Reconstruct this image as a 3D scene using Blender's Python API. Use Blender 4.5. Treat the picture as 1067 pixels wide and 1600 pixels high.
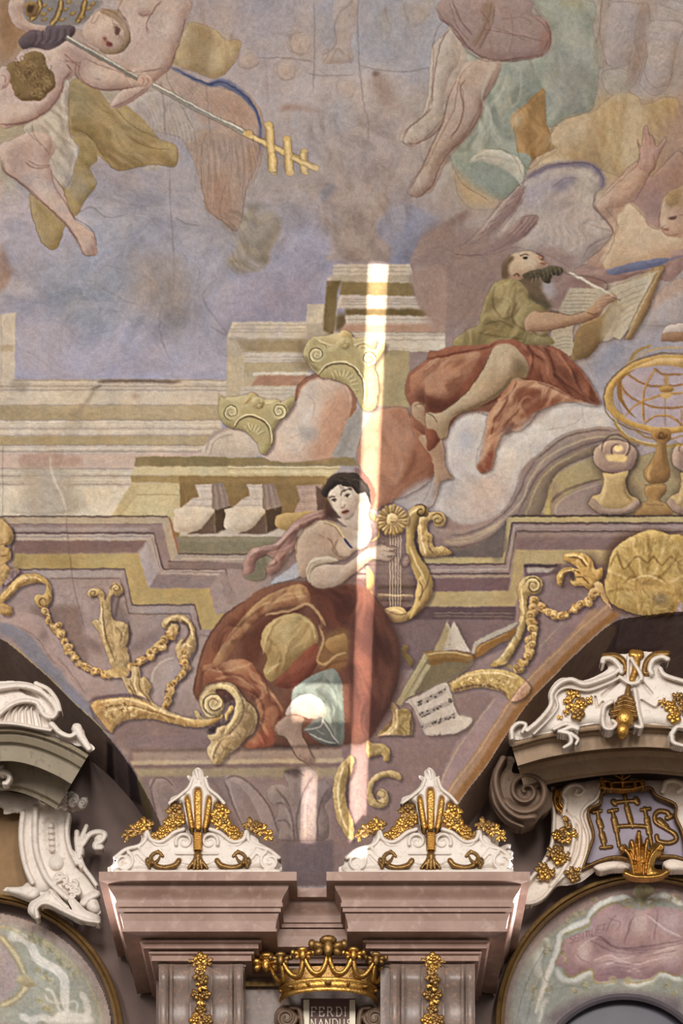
import bpy, math, random
import numpy as np
from mathutils import Vector, Matrix
from mathutils.geometry import tessellate_polygon

for o in list(bpy.data.objects): bpy.data.objects.remove(o, do_unlink=True)
scene = bpy.context.scene
COL = scene.collection

# ---------------------------------------------------------------- camera
# the nave wall stands at Y = 0; 200 photo pixels are one metre there
CAMD, CAMZ, PPM, ZB = 14.0, 1.6, 200.0, 8.0
def at(px, py, Y=0.0):
    f = (CAMD + Y) / CAMD
    return ((px - 533.5) / PPM * f, Y, CAMZ + (ZB + (1600 - py) / PPM - CAMZ) * f)
cd = bpy.data.cameras.new('camera'); cam = bpy.data.objects.new('camera', cd); COL.objects.link(cam)
cam.location = (0, -CAMD, CAMZ); cam.rotation_euler = (math.pi / 2, 0, 0)
cd.sensor_fit = 'VERTICAL'; cd.sensor_height = 36; cd.lens = 36 * CAMD / (1600 / PPM)
cd.shift_y = (ZB + 4.0 - CAMZ) / 8.0; cd.clip_end = 200
scene.camera = cam

# ---------------------------------------------------------------- light
scene.view_settings.view_transform = 'Standard'; scene.view_settings.look = 'None'
scene.view_settings.gamma = 1; scene.view_settings.use_curve_mapping = False
scene.view_settings.exposure = 0.23
w = bpy.data.worlds.new('world'); scene.world = w; w.use_nodes = True
w.node_tree.nodes['Background'].inputs[0].default_value = (1.0, .955, .91, 1)
w.node_tree.nodes['Background'].inputs[1].default_value = .40
def area(name, loc, tgt, sx, sy, power, col=(1, 1, 1), spread=180, up=None):
    l = bpy.data.lights.new(name, 'AREA'); l.shape = 'RECTANGLE'; l.size = sx; l.size_y = sy
    l.energy = power; l.color = col; l.spread = math.radians(spread)
    o = bpy.data.objects.new(name, l); COL.objects.link(o)
    z = (Vector(loc) - Vector(tgt)).normalized(); u = Vector(up or (0, 0, 1))
    y = (u - z * u.dot(z)).normalized(); x = y.cross(z)
    o.matrix_world = Matrix((x, y, z)).transposed().to_4x4(); o.location = loc
    return o
# added lamps standing in for assumed, unseen tall windows of the opposite nave wall
for wx in (-5.5, 0, 5.5):
    area('added_window_lamp', (wx - 1.5, -15.5, 11.6), (wx * .3, 0, 10.5), 2.2, 4.5, 760, (1, .965, .92))
# lamps added before the two wall arches; assumed window daylight on the cornice ends
area('added_arch_lamp', at(975, 1500, .05), at(812, 1425, -.4), .5, .3, 9, (.93, .96, 1), 50)
area('added_arch_lamp', at(10, 1500, .05), at(165, 1425, -.4), .5, .3, 9, (.93, .96, 1), 50)
# ---------------------------------------------------------------- fresco painter
# The fresco is paint on plaster: shapes are filled into a colour grid that
# becomes the colour attribute of the vault mesh.
CW, CH = 1067, 1600
CAN = np.zeros((CH, CW, 3), np.float32)
LAB = np.zeros((CH, CW), np.int16)
LABN = [None]
_st = dict(x=0.0, y=0.0, s=1.0, lab=0)

def T(x, y, s=2.997): _st.update(x=x, y=y, s=s)
def lab(n=None):
    if n is None: _st['lab'] = 0
    else:
        if n not in LABN: LABN.append(n)
        _st['lab'] = LABN.index(n)
def hexc(h):
    if not isinstance(h, str): return np.array(h, np.float32)
    return np.array([int(h[i:i+2], 16) / 255 for i in (0, 2, 4)], np.float32)
def pts(s):
    if isinstance(s, str): a = np.array([float(v) for v in s.split()]).reshape(-1, 2)
    else: a = np.array(s, float).reshape(-1, 2)
    return a / _st['s'] + (_st['x'], _st['y'])
def cr(p, closed=True, n=5):
    m = len(p)
    if m < 3: return p
    if closed: P = np.vstack([p[-1:], p, p[:2]])
    else: P = np.vstack([2*p[0]-p[1], p, 2*p[-1]-p[-2]])
    t = np.linspace(0, 1, n, endpoint=False)[:, None]
    out = []
    for i in range(1, len(P) - 2):
        a, b, c, d = P[i-1], P[i], P[i+1], P[i+2]
        out.append(.5*((2*b)+(c-a)*t+(2*a-5*b+4*c-d)*t*t+(3*b-a-3*c+d)*t**3))
    if not closed: out.append(p[-1:])
    return np.vstack(out)
def blur(M, r):
    if r < .4: return M
    k = int(math.ceil(r * 2))
    g = np.exp(-.5 * (np.arange(-k, k + 1) / r) ** 2); g /= g.sum()
    md = 'edge' if M.shape == (CH, CW) else 'constant'
    P = np.pad(M, ((k, k), (0, 0)), mode=md); O = np.zeros_like(M)
    for i, w in enumerate(g): O += w * P[i:i + M.shape[0]]
    P = np.pad(O, ((0, 0), (k, k)), mode=md); O = np.zeros_like(M)
    for i, w in enumerate(g): O += w * P[:, i:i + M.shape[1]]
    return O
def raster(p, pad):
    x0 = int(max(math.floor(p[:, 0].min()) - pad, 0)); x1 = int(min(math.ceil(p[:, 0].max()) + pad + 1, CW))
    y0 = int(max(math.floor(p[:, 1].min()) - pad, 0)); y1 = int(min(math.ceil(p[:, 1].max()) + pad + 1, CH))
    if x1 <= x0 or y1 <= y0: return None
    SS = 3; w = x1 - x0; h = (y1 - y0) * SS
    a = p - (x0, y0); b = np.roll(a, -1, 0)
    W = np.zeros((h, w + 2), np.float32)
    ya, yb = a[:, 1] * SS - .5, b[:, 1] * SS - .5
    lo = np.maximum(np.ceil(np.minimum(ya, yb)), 0).astype(int); hi = np.minimum(np.ceil(np.maximum(ya, yb)), h).astype(int)
    cnt = np.maximum(hi - lo, 0); e = np.repeat(np.arange(len(a)), cnt)
    if len(e) == 0: return None
    off = np.arange(len(e)) - np.repeat(np.cumsum(cnt) - cnt, cnt)
    rows = lo[e] + off
    xs = a[e, 0] + (rows - ya[e]) / (yb[e] - ya[e]) * (b[e, 0] - a[e, 0])
    d = np.where(yb[e] > ya[e], 1., -1.).astype(np.float32)
    xs = np.clip(xs, 0, w); f = np.floor(xs).astype(int); fr = (xs - f).astype(np.float32)
    np.add.at(W, (rows, f), d * (1 - fr)); np.add.at(W, (rows, f + 1), d * fr)
    M = np.clip(np.abs(np.cumsum(W, 1)), 0, 1)[:, :w].reshape(y1 - y0, SS, w).mean(1)
    return M, x0, y0, x1, y1
def _comp(M, box, col, alpha):
    x0, y0, x1, y1 = box
    A = (M * alpha)[..., None]
    C = CAN[y0:y1, x0:x1]; C[:] = C * (1 - A) + col * A
def F(s, col, fe=.7, a=1.0, sm=1, lb=1, c2=None, g=None):
    """fill; c2+g=(xa,ya,xb,yb): linear gradient of paint"""
    p = pts(s)
    if sm: p = cr(p)
    r = raster(p, int(fe * 2 + 2))
    if r is None: return
    M, *box = r
    if lb and _st['lab']:
        L = LAB[box[1]:box[3], box[0]:box[2]]; L[M > .5] = _st['lab']
    c = hexc(col)
    if c2 is not None:
        ga = pts(g); v = ga[1] - ga[0]
        yy, xx = np.mgrid[box[1]:box[3], box[0]:box[2]]
        t = np.clip(((xx - ga[0, 0]) * v[0] + (yy - ga[0, 1]) * v[1]) / (v @ v), 0, 1)[..., None]
        c = c * (1 - t) + hexc(c2) * t
    _comp(blur(M, fe), box, c, a)
def B(s, col, hi, lo, r=6, k=1.5, L=(-.6, -.8), fe=.5, a=1.0, sm=1, lb=1):
    """fill with modelled light and dark like a painted volume"""
    p = pts(s)
    if sm: p = cr(p)
    q = raster(p, int(r * 2 + 2))
    if q is None: return
    M, *box = q
    if lb and _st['lab']:
        LL = LAB[box[1]:box[3], box[0]:box[2]]; LL[M > .5] = _st['lab']
    H = blur(M, r); gy, gx = np.gradient(H)
    sh = -(gx * -L[0] + gy * -L[1]) * r * k * -1
    sh = np.clip(blur(sh, max(r * .25, .6)), -1, 1)[..., None]
    c, ch, cl = hexc(col), hexc(hi), hexc(lo)
    C = c + np.maximum(sh, 0) * (ch - c) + np.maximum(-sh, 0) * (cl - c)
    _comp(blur(M, fe), box, C, a)
def S(s, col, w=2.0, fe=.5, a=1.0, w2=None, sm=1, lb=0, taper=1):
    """brush stroke; w in photo pixels"""
    p = pts(s)
    if sm: p = cr(p, False, 6)
    t = np.gradient(p, axis=0); t /= np.linalg.norm(t, axis=1)[:, None] + 1e-9
    n = np.stack([-t[:, 1], t[:, 0]], 1); u = np.linspace(0, 1, len(p))
    ww = (w if w2 is None else w + (w2 - w) * u) * .5
    if taper: ww = ww * np.clip(np.minimum(u, 1 - u) * 8 + .35, 0, 1)
    ww = (ww * np.ones(len(p)))[:, None]
    q = np.vstack([p + n * ww, (p - n * ww)[::-1]])
    r = raster(q, int(fe * 2 + 2))
    if r is None: return
    M, *box = r
    if lb and _st['lab']:
        L = LAB[box[1]:box[3], box[0]:box[2]]; L[M > .5] = _st['lab']
    _comp(blur(M, fe), box, hexc(col), a)
def SS_(col, w, fe, a, *ss):
    for s in ss: S(s, col, w, fe, a)
def E(cx, cy, rx, ry, rot=0, n=14):
    t = np.arange(n) * 2 * math.pi / n; c, s = math.cos(math.radians(rot)), math.sin(math.radians(rot))
    x = rx * np.cos(t); y = ry * np.sin(t)
    return np.stack([cx + x * c - y * s, cy + x * s + y * c], 1).ravel()
def spiral(cx, cy, r0, r1, a0, turns, n=22):
    t = np.linspace(0, 1, n); r = r0 + (r1 - r0) * t; a = math.radians(a0) + turns * 2 * math.pi * t
    return np.stack([cx + r * np.cos(a), cy + r * np.sin(a)], 1).ravel()
def vnoise(h, w, cell, rng):
    gh, gw = int(h / cell) + 3, int(w / cell) + 3
    g = rng.random((gh, gw)).astype(np.float32)
    y = np.arange(h) / cell; x = np.arange(w) / cell
    yi, xi = y.astype(int), x.astype(int); fy, fx = (y - yi)[:, None], (x - xi)[None]
    fy = fy * fy * (3 - 2 * fy); fx = fx * fx * (3 - 2 * fx)
    a = g[yi][:, xi]; b = g[yi][:, xi + 1]; c = g[yi + 1][:, xi]; d = g[yi + 1][:, xi + 1]
    return (a * (1 - fx) + b * fx) * (1 - fy) + (c * (1 - fx) + d * fx) * fy
def ground(cps, sig):
    """soft sky wash from colour control points (photo pixels)"""
    st = 6; yy, xx = np.mgrid[0:CH + st:st, 0:CW + st:st].astype(np.float32)
    num = np.zeros(yy.shape + (3,), np.float32); den = np.zeros(yy.shape, np.float32)
    for x, y, h in cps:
        w = np.exp(-.5 * ((xx - x) ** 2 + (yy - y) ** 2) / sig ** 2) + 1e-9 / (1 + (xx - x) ** 2 + (yy - y) ** 2)
        num += w[..., None] * hexc(h); den += w
    G = num / den[..., None]
    y = np.arange(CH) / st; x = np.arange(CW) / st; yi, xi = y.astype(int), x.astype(int)
    fy, fx = (y - yi)[:, None, None], (x - xi)[None, :, None]
    CAN[:] = (G[yi][:, xi] * (1 - fx) + G[yi][:, xi + 1] * fx) * (1 - fy) + (G[yi + 1][:, xi] * (1 - fx) + G[yi + 1][:, xi + 1] * fx) * fy

def lat(u, v, seed):
    """value noise at arbitrary coordinates"""
    ui, vi = np.floor(u).astype(np.int64), np.floor(v).astype(np.int64); fu, fv = u - ui, v - vi
    fu = fu * fu * (3 - 2 * fu); fv = fv * fv * (3 - 2 * fv)
    def h(a, b):
        k = (a * 374761393 + b * 668265263 + seed * 1442695041) & 0xffffffff
        k = ((k ^ (k >> 13)) * 1274126177) & 0xffffffff
        return ((k ^ (k >> 16)) & 0xffff) / 65535.
    return (h(ui, vi) * (1 - fu) + h(ui + 1, vi) * fu) * (1 - fv) + (h(ui, vi + 1) * (1 - fu) + h(ui + 1, vi + 1) * fu) * fv
_fs = [0]
def folds(s, ang, sc, hi, lo, a=.5, curl=1.0, stretch=4.0):
    """painted cloth folds running along ang (degrees), sc photo pixels apart"""
    _fs[0] += 1; p = cr(pts(s)); r = raster(p, 10)
    if r is None: return
    M, *box = r; M = blur(M, 3.5)
    yy, xx = np.mgrid[box[1]:box[3], box[0]:box[2]].astype(float); c, q = math.cos(math.radians(ang)), math.sin(math.radians(ang))
    al, ac = xx * c + yy * q, -xx * q + yy * c
    wv = (lat(xx / (sc * 3), yy / (sc * 3), _fs[0]) - .5) * sc * 2.4 * curl
    n = lat((ac + wv) / sc, al / (sc * stretch), _fs[0] + 50) * .65 + lat((ac + wv * 1.4) / sc * 2.1, al / (sc * stretch) * 1.5, _fs[0] + 90) * .35
    n = np.clip((n - .5) * 3.4, -1, 1)
    sh = np.sign(n) * np.abs(n) ** .8
    _comp(M * np.maximum(sh, 0), box, hexc(hi), a); _comp(M * np.maximum(-sh, 0), box, hexc(lo), a)
# ---- sky and heavenly figures
ground([(20,20,'b09178'),(330,20,'b3a4a6'),(420,30,'aaa2ad'),(480,60,'b5a8aa'),(420,120,'b3a7ad'),(550,40,'a9a5b2'),(640,80,'aaa7b1'),(600,150,'b5a7a6'),
(520,200,'ab9fa3'),(470,300,'a99c99'),(600,230,'b0a09f'),(560,300,'ac9a96'),(660,270,'b0a09c'),(680,200,'b9aba4'),(400,300,'a89a92'),(330,330,'aaa2a8'),(250,300,'aaa4af'),
(220,270,'a89da4'),(200,380,'9c9fb3'),(100,430,'9b9db3'),(150,470,'9499b0'),(240,440,'a19698'),(280,490,'918e9a'),(330,430,'a1a0b3'),(60,350,'b7abb7'),(30,440,'aca2ac'),
(60,540,'aba6bb'),(200,560,'aaa6bd'),(320,560,'aea9bc'),(420,480,'a39db2'),(470,400,'9f9cb4'),(440,330,'9a97ac'),(340,500,'a49eb0'),(640,350,'9391a6'),(700,330,'a8968f'),
(20,150,'b0978b'),(780,150,'a3a49a'),(850,100,'a5a198'),(900,60,'a89f96'),(1000,50,'b3a49e'),(1050,150,'b19380'),(960,210,'c0a47f'),(880,240,'bfa88a'),(740,250,'a5a69a'),(800,300,'b5a59c'),
(860,350,'b3a39d'),(760,420,'9f8a86'),(700,460,'9b8580'),(930,400,'b9a79c'),(1040,300,'b08f80'),(1000,380,'c3a890'),(1050,480,'a89a9c'),(60,200,'b0a292'),(20,230,'b3a58c'),(120,160,'b8a89c'),(150,40,'b8a29a')],34)
T(0,0,1); folds('30 290 250 290 330 330 270 500 30 560',20,44,'bcb6c2','8a8b9e',.35,2,1.4); folds('250 330 520 300 540 560 260 570',-20,40,'b5aebd','8e8a9e',.32,2,1.4); folds('400 60 700 60 690 300 560 390 480 300',50,40,'bfb3b1','988b8c',.32,2,1.4)
T(0,0)
S('0 630 60 600 110 600',"ac9f84",14,6,.7)
# large angel, back
lab('painted_angel_figure')
F('0 0 60 0 40 60 70 120 130 150 90 200 60 260 0 300','a6805e',8,lb=0)
F('10 60 40 50 60 130 40 200 10 180','8f6847',8,.5,lb=0)
B('50 0 110 0 105 60 140 110 230 125 200 145 130 150 70 120 40 60','c6a89d','d2b8ac','a98274',7)
F('560 0 540 60 470 50 430 110 380 140 300 130 440 60 470 0','b7abae',3)
F('110 0 470 0 440 60 400 110 300 125 200 125 130 100','9b9293',2)
for a,b in (('185 0 185 55 130 100','190 40'),('290 0 275 70 235 120','a'),('400 0 392 60 352 112','a')):
    S(a,'8a6a3e',9,1); S(a,'b0905a',5,1); S(a,'c4a877',1.6,.8)
B('120 20 150 10 180 40 160 80 120 70','9a7a50','b89a66','6d4f30',5); F('130 30 160 30 150 60 125 55','6a4a34',3)
for x,y in ((205,70),(205,30),(235,40),(315,45),(290,95),(320,10),(420,40),(380,85),(430,20),(400,80)):
    F(E(x,y,16,8,-20),'94764a',1.5)
SS_('8f7f80',1.5,.8,.7,'460 10 490 12','475 0 478 25','560 55 590 90','545 60 560 20')
B('560 60 575 0 880 0 875 80 830 200 812 290 770 345 700 400 620 380 520 290 500 250 580 220 612 150 590 90','c6aca5','d2bcb4','b08f86',10)
S('700 160 690 100 720 50 760 10','a8807a',2.2,1,.8); S('575 30 565 60 600 110','a27c74',2,1,.7)
F('640 40 700 40 705 75 660 75','b68a82',5,.7); S('650 60 690 72 700 50','9c6a64',2,1,.6)
S('870 100 850 200 815 290','b4958b',6,3,.6); S('700 60 690 160','b79a92',5,3,.5)
SS_('b2928a',2,1.2,.8,'560 310 640 335 740 320','620 340 700 330 780 315')
# gold drapery right of the angel
F('875 0 1067 0 1060 190 1000 130 900 110','b0a0a0',6,.6,lb=0)
B('900 105 1000 135 1060 190 1110 185 1130 215 1090 310 1010 370 920 340 850 320 808 290 835 200 870 130','b8a07e','c9b594','967d5c',8)
folds('820 290 880 120 1000 140 1120 200 1020 360 900 330',60,14,'cbb690','8d7552',.45,1.2,3)
F('930 140 1000 180 960 300 880 280 880 200','a68c66',8,.6); F('1010 200 1090 200 1070 290 990 330','c7b088',8,.5)
S('930 0 960 110 980 150','a59080',5,3,.6); S('900 0 890 60 860 150','a38a7c',3,2,.7)
# wing with blue edge (brown)
B('745 380 800 300 860 330 960 390 1067 420 1150 430 1220 520 1240 640 1220 760 1180 860 1100 850 1067 700 1000 640 900 560 800 470','b79f94','c4afa2','a08478',12)
F('930 440 1060 430 1180 500 1200 600 1120 600 1000 520','b88c72',12,.55)
F('900 590 1000 600 1080 700 1060 800 960 800 880 700','aca2a8',10,.7); F('960 600 1060 640 1050 680 1000 660','8d8a96',6,.6)
T(0,0,1.976)
S('525 205 560 225 600 245 640 262 690 265 740 290 780 330 800 370 805 420 800 470 785 510','6c7090',5,1.2,.95)
S('640 262 690 253 740 280 785 330','5b6188',7,1.6,.8); S('690 255 730 265 770 310','8388a8',2.5,1,.7)
B('560 400 640 400 760 400 800 440 790 510 760 590 745 680 725 715 690 685 640 650 625 580 600 500','ae9588','bca79a','967a6c',10,fe=1.5)
F('650 540 700 560 740 690 690 680 640 640','ab826e',8,.55); F('770 450 800 460 770 570 745 590','b2876e',6,.5)
for i in range(16):
    x=610+i*11; S([x,430+i%3*12,x+8+i%4*3,500,x+14,580+i%5*14],('988278','c0aea2')[i%2],1.3,.8,.5)
SS_('8e7c80',1.6,1,.5,'660 470 690 450 720 455','700 480 690 500 705 470')
# feathers white
B('390 330 470 280 580 310 620 400 590 440 540 420 480 405 430 370','b6a8a4','c6bbb4','a2928c',8,fe=2)
for i in range(9): S([440+i*18,300+i*6,470+i*16,350+i*9,500+i*12,420+i*3],'cabfb8',2,1,.45)
# ochre cloak
T(0,0)
B('330 390 420 385 530 500 600 500 700 590 740 650 830 690 820 780 720 770 560 800 500 760 420 690 320 600','ae9469','bfa87c','8a7048',9)
folds('320 400 420 390 600 510 830 700 810 780 560 790 330 600',38,11,'c4ad80','86703f',.45,1,4)
B('150 0 370 0 350 110 430 300 370 340 300 430 250 480 220 500 180 450 155 330 145 250',"ad9568",'bca678','917a50',8) if 0 else None
S('420 410 520 530 580 600 740 640','8f774c',5,3,.7); S('330 600 430 640 520 740 570 795','8c744a',6,3,.7); S('540 520 620 600 720 660','bfa87a',4,2,.6)
S('480 640 600 700 720 700 820 690','c1a672',7,4,.6); S('620 620 720 660','99845c',4,3,.6)
F('330 390 400 390 480 500 420 560 330 540','a3936f',7,.7)
T(0,220)
B('330 0 440 0 455 90 420 130 455 200 420 260 385 300 370 340 330 370 300 420 270 500 220 500 180 440 155 360 140 250 220 170','ad9565','bca678','8d7548',8)
folds('150 250 330 20 440 90 440 230 290 430 230 500 170 400',65,13,'bda87a','876f42',.35,1,3)
S('370 0 400 110 430 120','8e7648',5,3,.5)
# white loin drapery
T(0,0)
B('110 600 150 560 240 480 300 390 326 385 318 520 330 630 370 690 350 780 330 875 290 870 240 800 190 700 140 640','c2b4a6','d3c9ba','9f8f82',7)
folds('130 600 310 390 330 630 370 700 330 860 190 700',62,9,'d9d0c2','93857a',.45,1,4)
SS_('a39588',3,1.6,.7,'170 600 250 680 320 740 330 800','200 560 280 640 350 690','230 500 290 560 300 620','150 590 160 640 200 690','270 640 330 700')
SS_('d8cfc0',3,1.8,.6,'290 420 300 520 310 600','330 680 355 720 340 800','240 740 290 840')
# small boy angel
B('95 245 160 225 245 235 320 190 390 200 470 260 600 340 700 375 712 395 640 405 560 420 480 418 410 390 360 350 330 370 300 380 290 430 240 500 180 550 100 580 0 580 0 330 60 320','c7ab9f','d6c0b2','a37a6e',9)
F('300 230 370 240 420 300 380 350 310 310','b28c80',7,.5); S('320 290 360 300 380 340 440 395 520 418','9f7468',3,1.6,.7)
S('0 575 100 578 200 535 280 450 300 380','9a7066',5,2.4,.7); F('400 300 500 320 560 370 480 390 420 360','d3bcae',8,.6)
S('330 195 400 250 500 300','b89488',2,1,.5); F('10 440 120 480 200 480 120 540 10 530','cfb7aa',8,.5)
B('600 340 660 330 700 355 715 380 690 400 640 405 610 395','c6a397','d6bcae','9c6c60',4)
SS_('9a6f66',1.4,.6,.8,'655 350 665 375 655 398','675 355 685 378 676 398','690 365 700 380 692 395','640 335 670 330')
B('90 190 150 140 205 150 225 125 350 125 320 190 240 235 170 225 110 230','756269','897880','554349',6)
for i in range(8): S([200+i*18,130+i%2*8,205+i*14,180,185+i*14,222-i*3],'584850',1.5,1,.5)
# boy hair
B('25 350 45 300 110 285 115 255 160 240 205 255 225 315 250 345 262 400 225 440 190 470 150 475 100 470 70 440 55 400','94784f','b09466','664a2c',6)
rng=np.random.default_rng(3)
for i in range(34):
    x=70+rng.random()*160; y=270+rng.random()*180; S(spiral(x,y,14,4,rng.random()*360,.8,8),('6f5434','af9468')[i%2],1.3,.8,.55)
B('0 330 20 320 50 350 40 400 20 415 0 410','c4a498','d0b5a8','a2786a',4)
# reclining face
B('385 140 430 75 480 45 540 70 590 120 606 190 575 235 510 240 440 215 395 180','c9ada2','d6bfb4','aa857a',7)
B('470 55 540 50 595 115 610 185 580 240 510 255 470 235 530 230 575 200 578 140 545 100','a88d74','bda48a','84684e',5)
F('540 120 562 130 560 165 545 165','8f7068',2.5,.8); F('480 180 500 178 495 210 482 205','a6685e',2.5,.8); F('505 188 530 205 520 218 505 212','9c5c54',2.2,.8)
S('440 80 470 60 500 80 480 95','b48f80',2.5,1,.6); S('430 120 470 90','d0b6aa',3,2,.5)
# staff and triple cross
lab('painted_cross_staff')
S('315 178 440 255 560 320 650 370','8d8784',8,1,sm=0,taper=0,lb=1); S('318 172 560 312 650 362','c7c0b8',3.4,1,sm=0,taper=0)
S('715 398 900 500 1080 590 1140 625','99938f',7.5,1,sm=0,taper=0,lb=1); S('715 394 1080 585 1140 620','c9c2b9',3,1,sm=0,taper=0)
T(356,0)
S('0 578 80 618','96908c',6.5,1,sm=0,taper=0,lb=1); S('0 575 80 614','c6bfb5',2.6,1,sm=0,taper=0)
def gold(s,w,sm=0):
    S(s,'8f7a55',w+1.6,.8,sm=sm,taper=0,lb=1); S(s,'c7ab77',w,.7,sm=sm,taper=0); S(s,'d8c08e',w*.45,.8,sm=sm,taper=0)
gold('75 622 420 790',7.5)
gold('195 580 212 800',11); gold('278 645 288 800',11); gold('358 700 366 800',8)
F(E(100,625,20,17),'c4a672',1); F(E(190,583,20,14),'c9ad79',1); F(E(277,652,22,14),'c9ad79',1); F(E(360,708,18,10),'c9ad79',1); F('400 770 425 780 415 797 395 790','c9ad79',1)
T(356,240)
gold('210 0 212 85',11); gold('285 0 293 95',11); gold('352 0 360 90',9); gold('300 20 420 75',7)
F('190 70 215 90 235 85 225 98 205 95','c9ad79',1); F('272 88 295 80 312 95 292 110','c9ad79',1); F('345 85 380 90 365 104','c4a672',1); F('400 55 430 65 415 85 395 75','c9ad79',1)
T(0,0); lab('painted_angel_figure')
SS_('a77c70',1.6,.7,.8,'655 350 668 375 655 398','678 358 688 378 678 398','640 345 690 352'); F('650 360 705 365 712 385 700 398 655 396','c8a79a',1.2,.85)
SS_('9f7267',1.3,.6,.8,'664 362 672 380 664 397','684 366 692 382 686 397')
# boy's leg
T(0,220)
B('0 20 60 0 240 0 260 40 230 110 250 160 290 220 320 300 350 370 400 410 440 430 455 490 450 535 395 535 370 480 330 420 280 350 200 290 130 230 70 180 20 150 5 100','c3a99f','d3beb3','9f7c70',8)
S('10 90 25 150 70 175 130 225 200 290 290 370 340 430 375 500','96736a',3,1.5,.7)
F('60 20 130 40 140 110 80 130 40 90','b2948a',9,.6); S('130 100 180 120 240 120','9a786e',4,2,.6); F('150 150 220 190 290 290 330 370 280 320 200 230','d0bab0',8,.55)
SS_('906a62',1.5,.7,.85,'385 470 395 530','405 480 420 532','425 475 445 535','435 440 448 500','400 535 415 530 425 538')
lab(); F('0 480 25 510 48 590 40 660 10 700 0 700','a88a7c',4); F('0 560 30 600 30 660 0 680','bba99b',4)
F('0 180 15 210 12 260 0 280','c0a599',2)
# boy's thigh shadow and cloud
S('0 150 60 185 130 240 150 260','9a94a2',8,5,.5)
F('0 270 120 260 150 400 210 470 180 540 60 540 0 470','bdb1bb',14,.5)
S('170 590 190 720 210 780','9894a4',3,2,.5)
# brown cloud pieces
T(356,240)
B('100 250 220 280 245 300 245 370 205 450 180 530 100 555 20 540 5 490 40 440 60 330','a19483','ada08e','837766',12,fe=3)
F('60 100 300 120 480 60 480 150 380 230 240 280 120 270','ab9d99',12,.7)
B('470 140 560 100 720 180 760 240 710 300 700 370 760 400 770 480 760 510 480 505 475 460 490 420 450 310 455 250','a99791','b5a59e','8d7b76',14,fe=3,k=1.8)
T(0,0,1); folds('510 290 600 280 610 410 520 410',80,24,'b7a7a0','8c7a74',.4,2,1.4); T(356,240)
F('640 430 700 390 750 410 765 470 740 505 650 495','a8938b',5,.8); S('690 390 745 410 765 470','8b7874',2,1.4,.7)
F('470 150 505 145 500 175 470 210 440 225 430 200','80808f',4,.8)
B('710 310 800 240 880 250 1000 320 990 360 930 390 870 470 860 520 770 520 760 440 700 380','9190a6','a29fb4','7c7b90',14,fe=3); F('830 260 930 280 980 330 900 380 850 340','a09fb3',12,.5)
B('860 500 900 410 960 370 1067 375 1120 350 1160 480 1160 800 980 790 900 720 850 590','9c847e','ab9690','7f6864',16,fe=2.5)
T(0,0,1); folds('640 380 760 340 760 500 700 510 650 470',60,26,'ab9690','836c68',.4,2,1.4); T(356,240)
F('920 470 960 450 990 470 970 500 930 510','7d6b66',5,.7); S('860 560 880 500 920 520','836d68',3,2,.6); S('1040 450 1050 600 1067 700','8a6a66',4,3,.5)
F('1000 360 1040 310 1067 310 1067 380','7f625a',4,.8)
# faint winged cherub heads in the clouds
T(356,0)
for x,y,rx,ry in ((340,200,48,52),(275,325,42,50),(555,410,45,50),(95,285,50,38)):
    F(E(x,y,rx,ry),'bba79e',6,.7); S(E(x,y,rx,ry)[:20],'9a8078',1.8,1,.55); S(E(x,y,rx*.55,ry*.5)[4:16],'a88e86',1.6,1,.45)
B('500 0 600 0 605 100 580 200 590 280 540 300 480 300 440 290 470 240 510 200 500 110','bba9a2','c8b9b2','9f8880',6,a=.75)
S('590 0 520 70 500 130 510 200 480 240 440 260','98827c',2,1,.7); SS_('a18379',1.5,.8,.7,'450 240 470 230 470 260 440 298','485 300 500 250 520 230 550 260','560 260 580 295 565 290')
F('680 350 730 345 770 420 770 500 730 500 690 440','9c8279',6,.6); F('680 340 700 330 710 350 690 362','7b5f58',2,.8)
F('725 30 760 60 780 150 740 210 700 160 710 80','a59b8e',7,.7); F('810 20 960 20 940 80 870 140 820 80','b6a291',8,.7); SS_('937f74',2,1.2,.6,'820 20 860 130 900 110 950 60','740 20 745 90 770 140 740 200')
F('470 450 560 450 600 560 520 620 470 540','a1a0ad',10,.6); F('240 520 280 490 370 505 440 525 330 515','a07a6c',3,.55)
F('400 20 500 20 500 200 410 200','a2a0ae',7,.55); F('620 90 960 100 950 330 700 320 625 280','a8a6b2',12,.6)
# cracks in the plaster and day joints
lab()
SS_('857a7c',1.5,.7,.65,'405 0 408 200 400 440','140 272 280 275 400 288','370 345 450 355 590 352','610 0 610 150 618 330 640 500 660 570 655 680','620 310 740 332 860 335 960 318 1067 330','180 300 190 480')
T(0,0); SS_('84777a',1.5,.7,.6,'755 370 770 520 775 640','965 380 980 560 985 700')
T(0,220); SS_('7f7478',1.6,.7,.6,'795 130 800 320 812 480 815 660 800 710','370 340 430 310 500 360 600 345','450 600 520 590 590 610','820 360 880 390 940 400')
T(0,400,1.976)
SS_('777380',1.8,.9,.55,'540 0 530 100 495 180 500 260 525 320','250 60 310 160 290 190','620 280 605 370','640 100 630 140 700 240 650 220','80 290 150 340 160 360','720 150 770 130','240 250 350 230','300 90 420 150 560 140')
F('400 0 540 0 580 60 570 180 520 220 510 180 430 160 395 80','a0938f',10,.75); F('510 180 570 170 575 215 520 215','8d8790',5,.7)
F('700 20 830 0 800 40 740 50','8f8478',4,.8)
F('120 60 380 20 390 100 300 200 180 190 120 120','9299ad',14,.55); F('60 200 200 200 250 330 100 360','b3aabb',14,.5); F('700 120 900 60 1000 120 940 190 720 190','a093a6',14,.6); F('150 310 680 290 690 370 60 370','aea9c0',10,.5)
for x,y in ((0,10),(12,50),(-10,80)): F(E(x,y,28,24),'9c7b74',4,.7)
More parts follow.
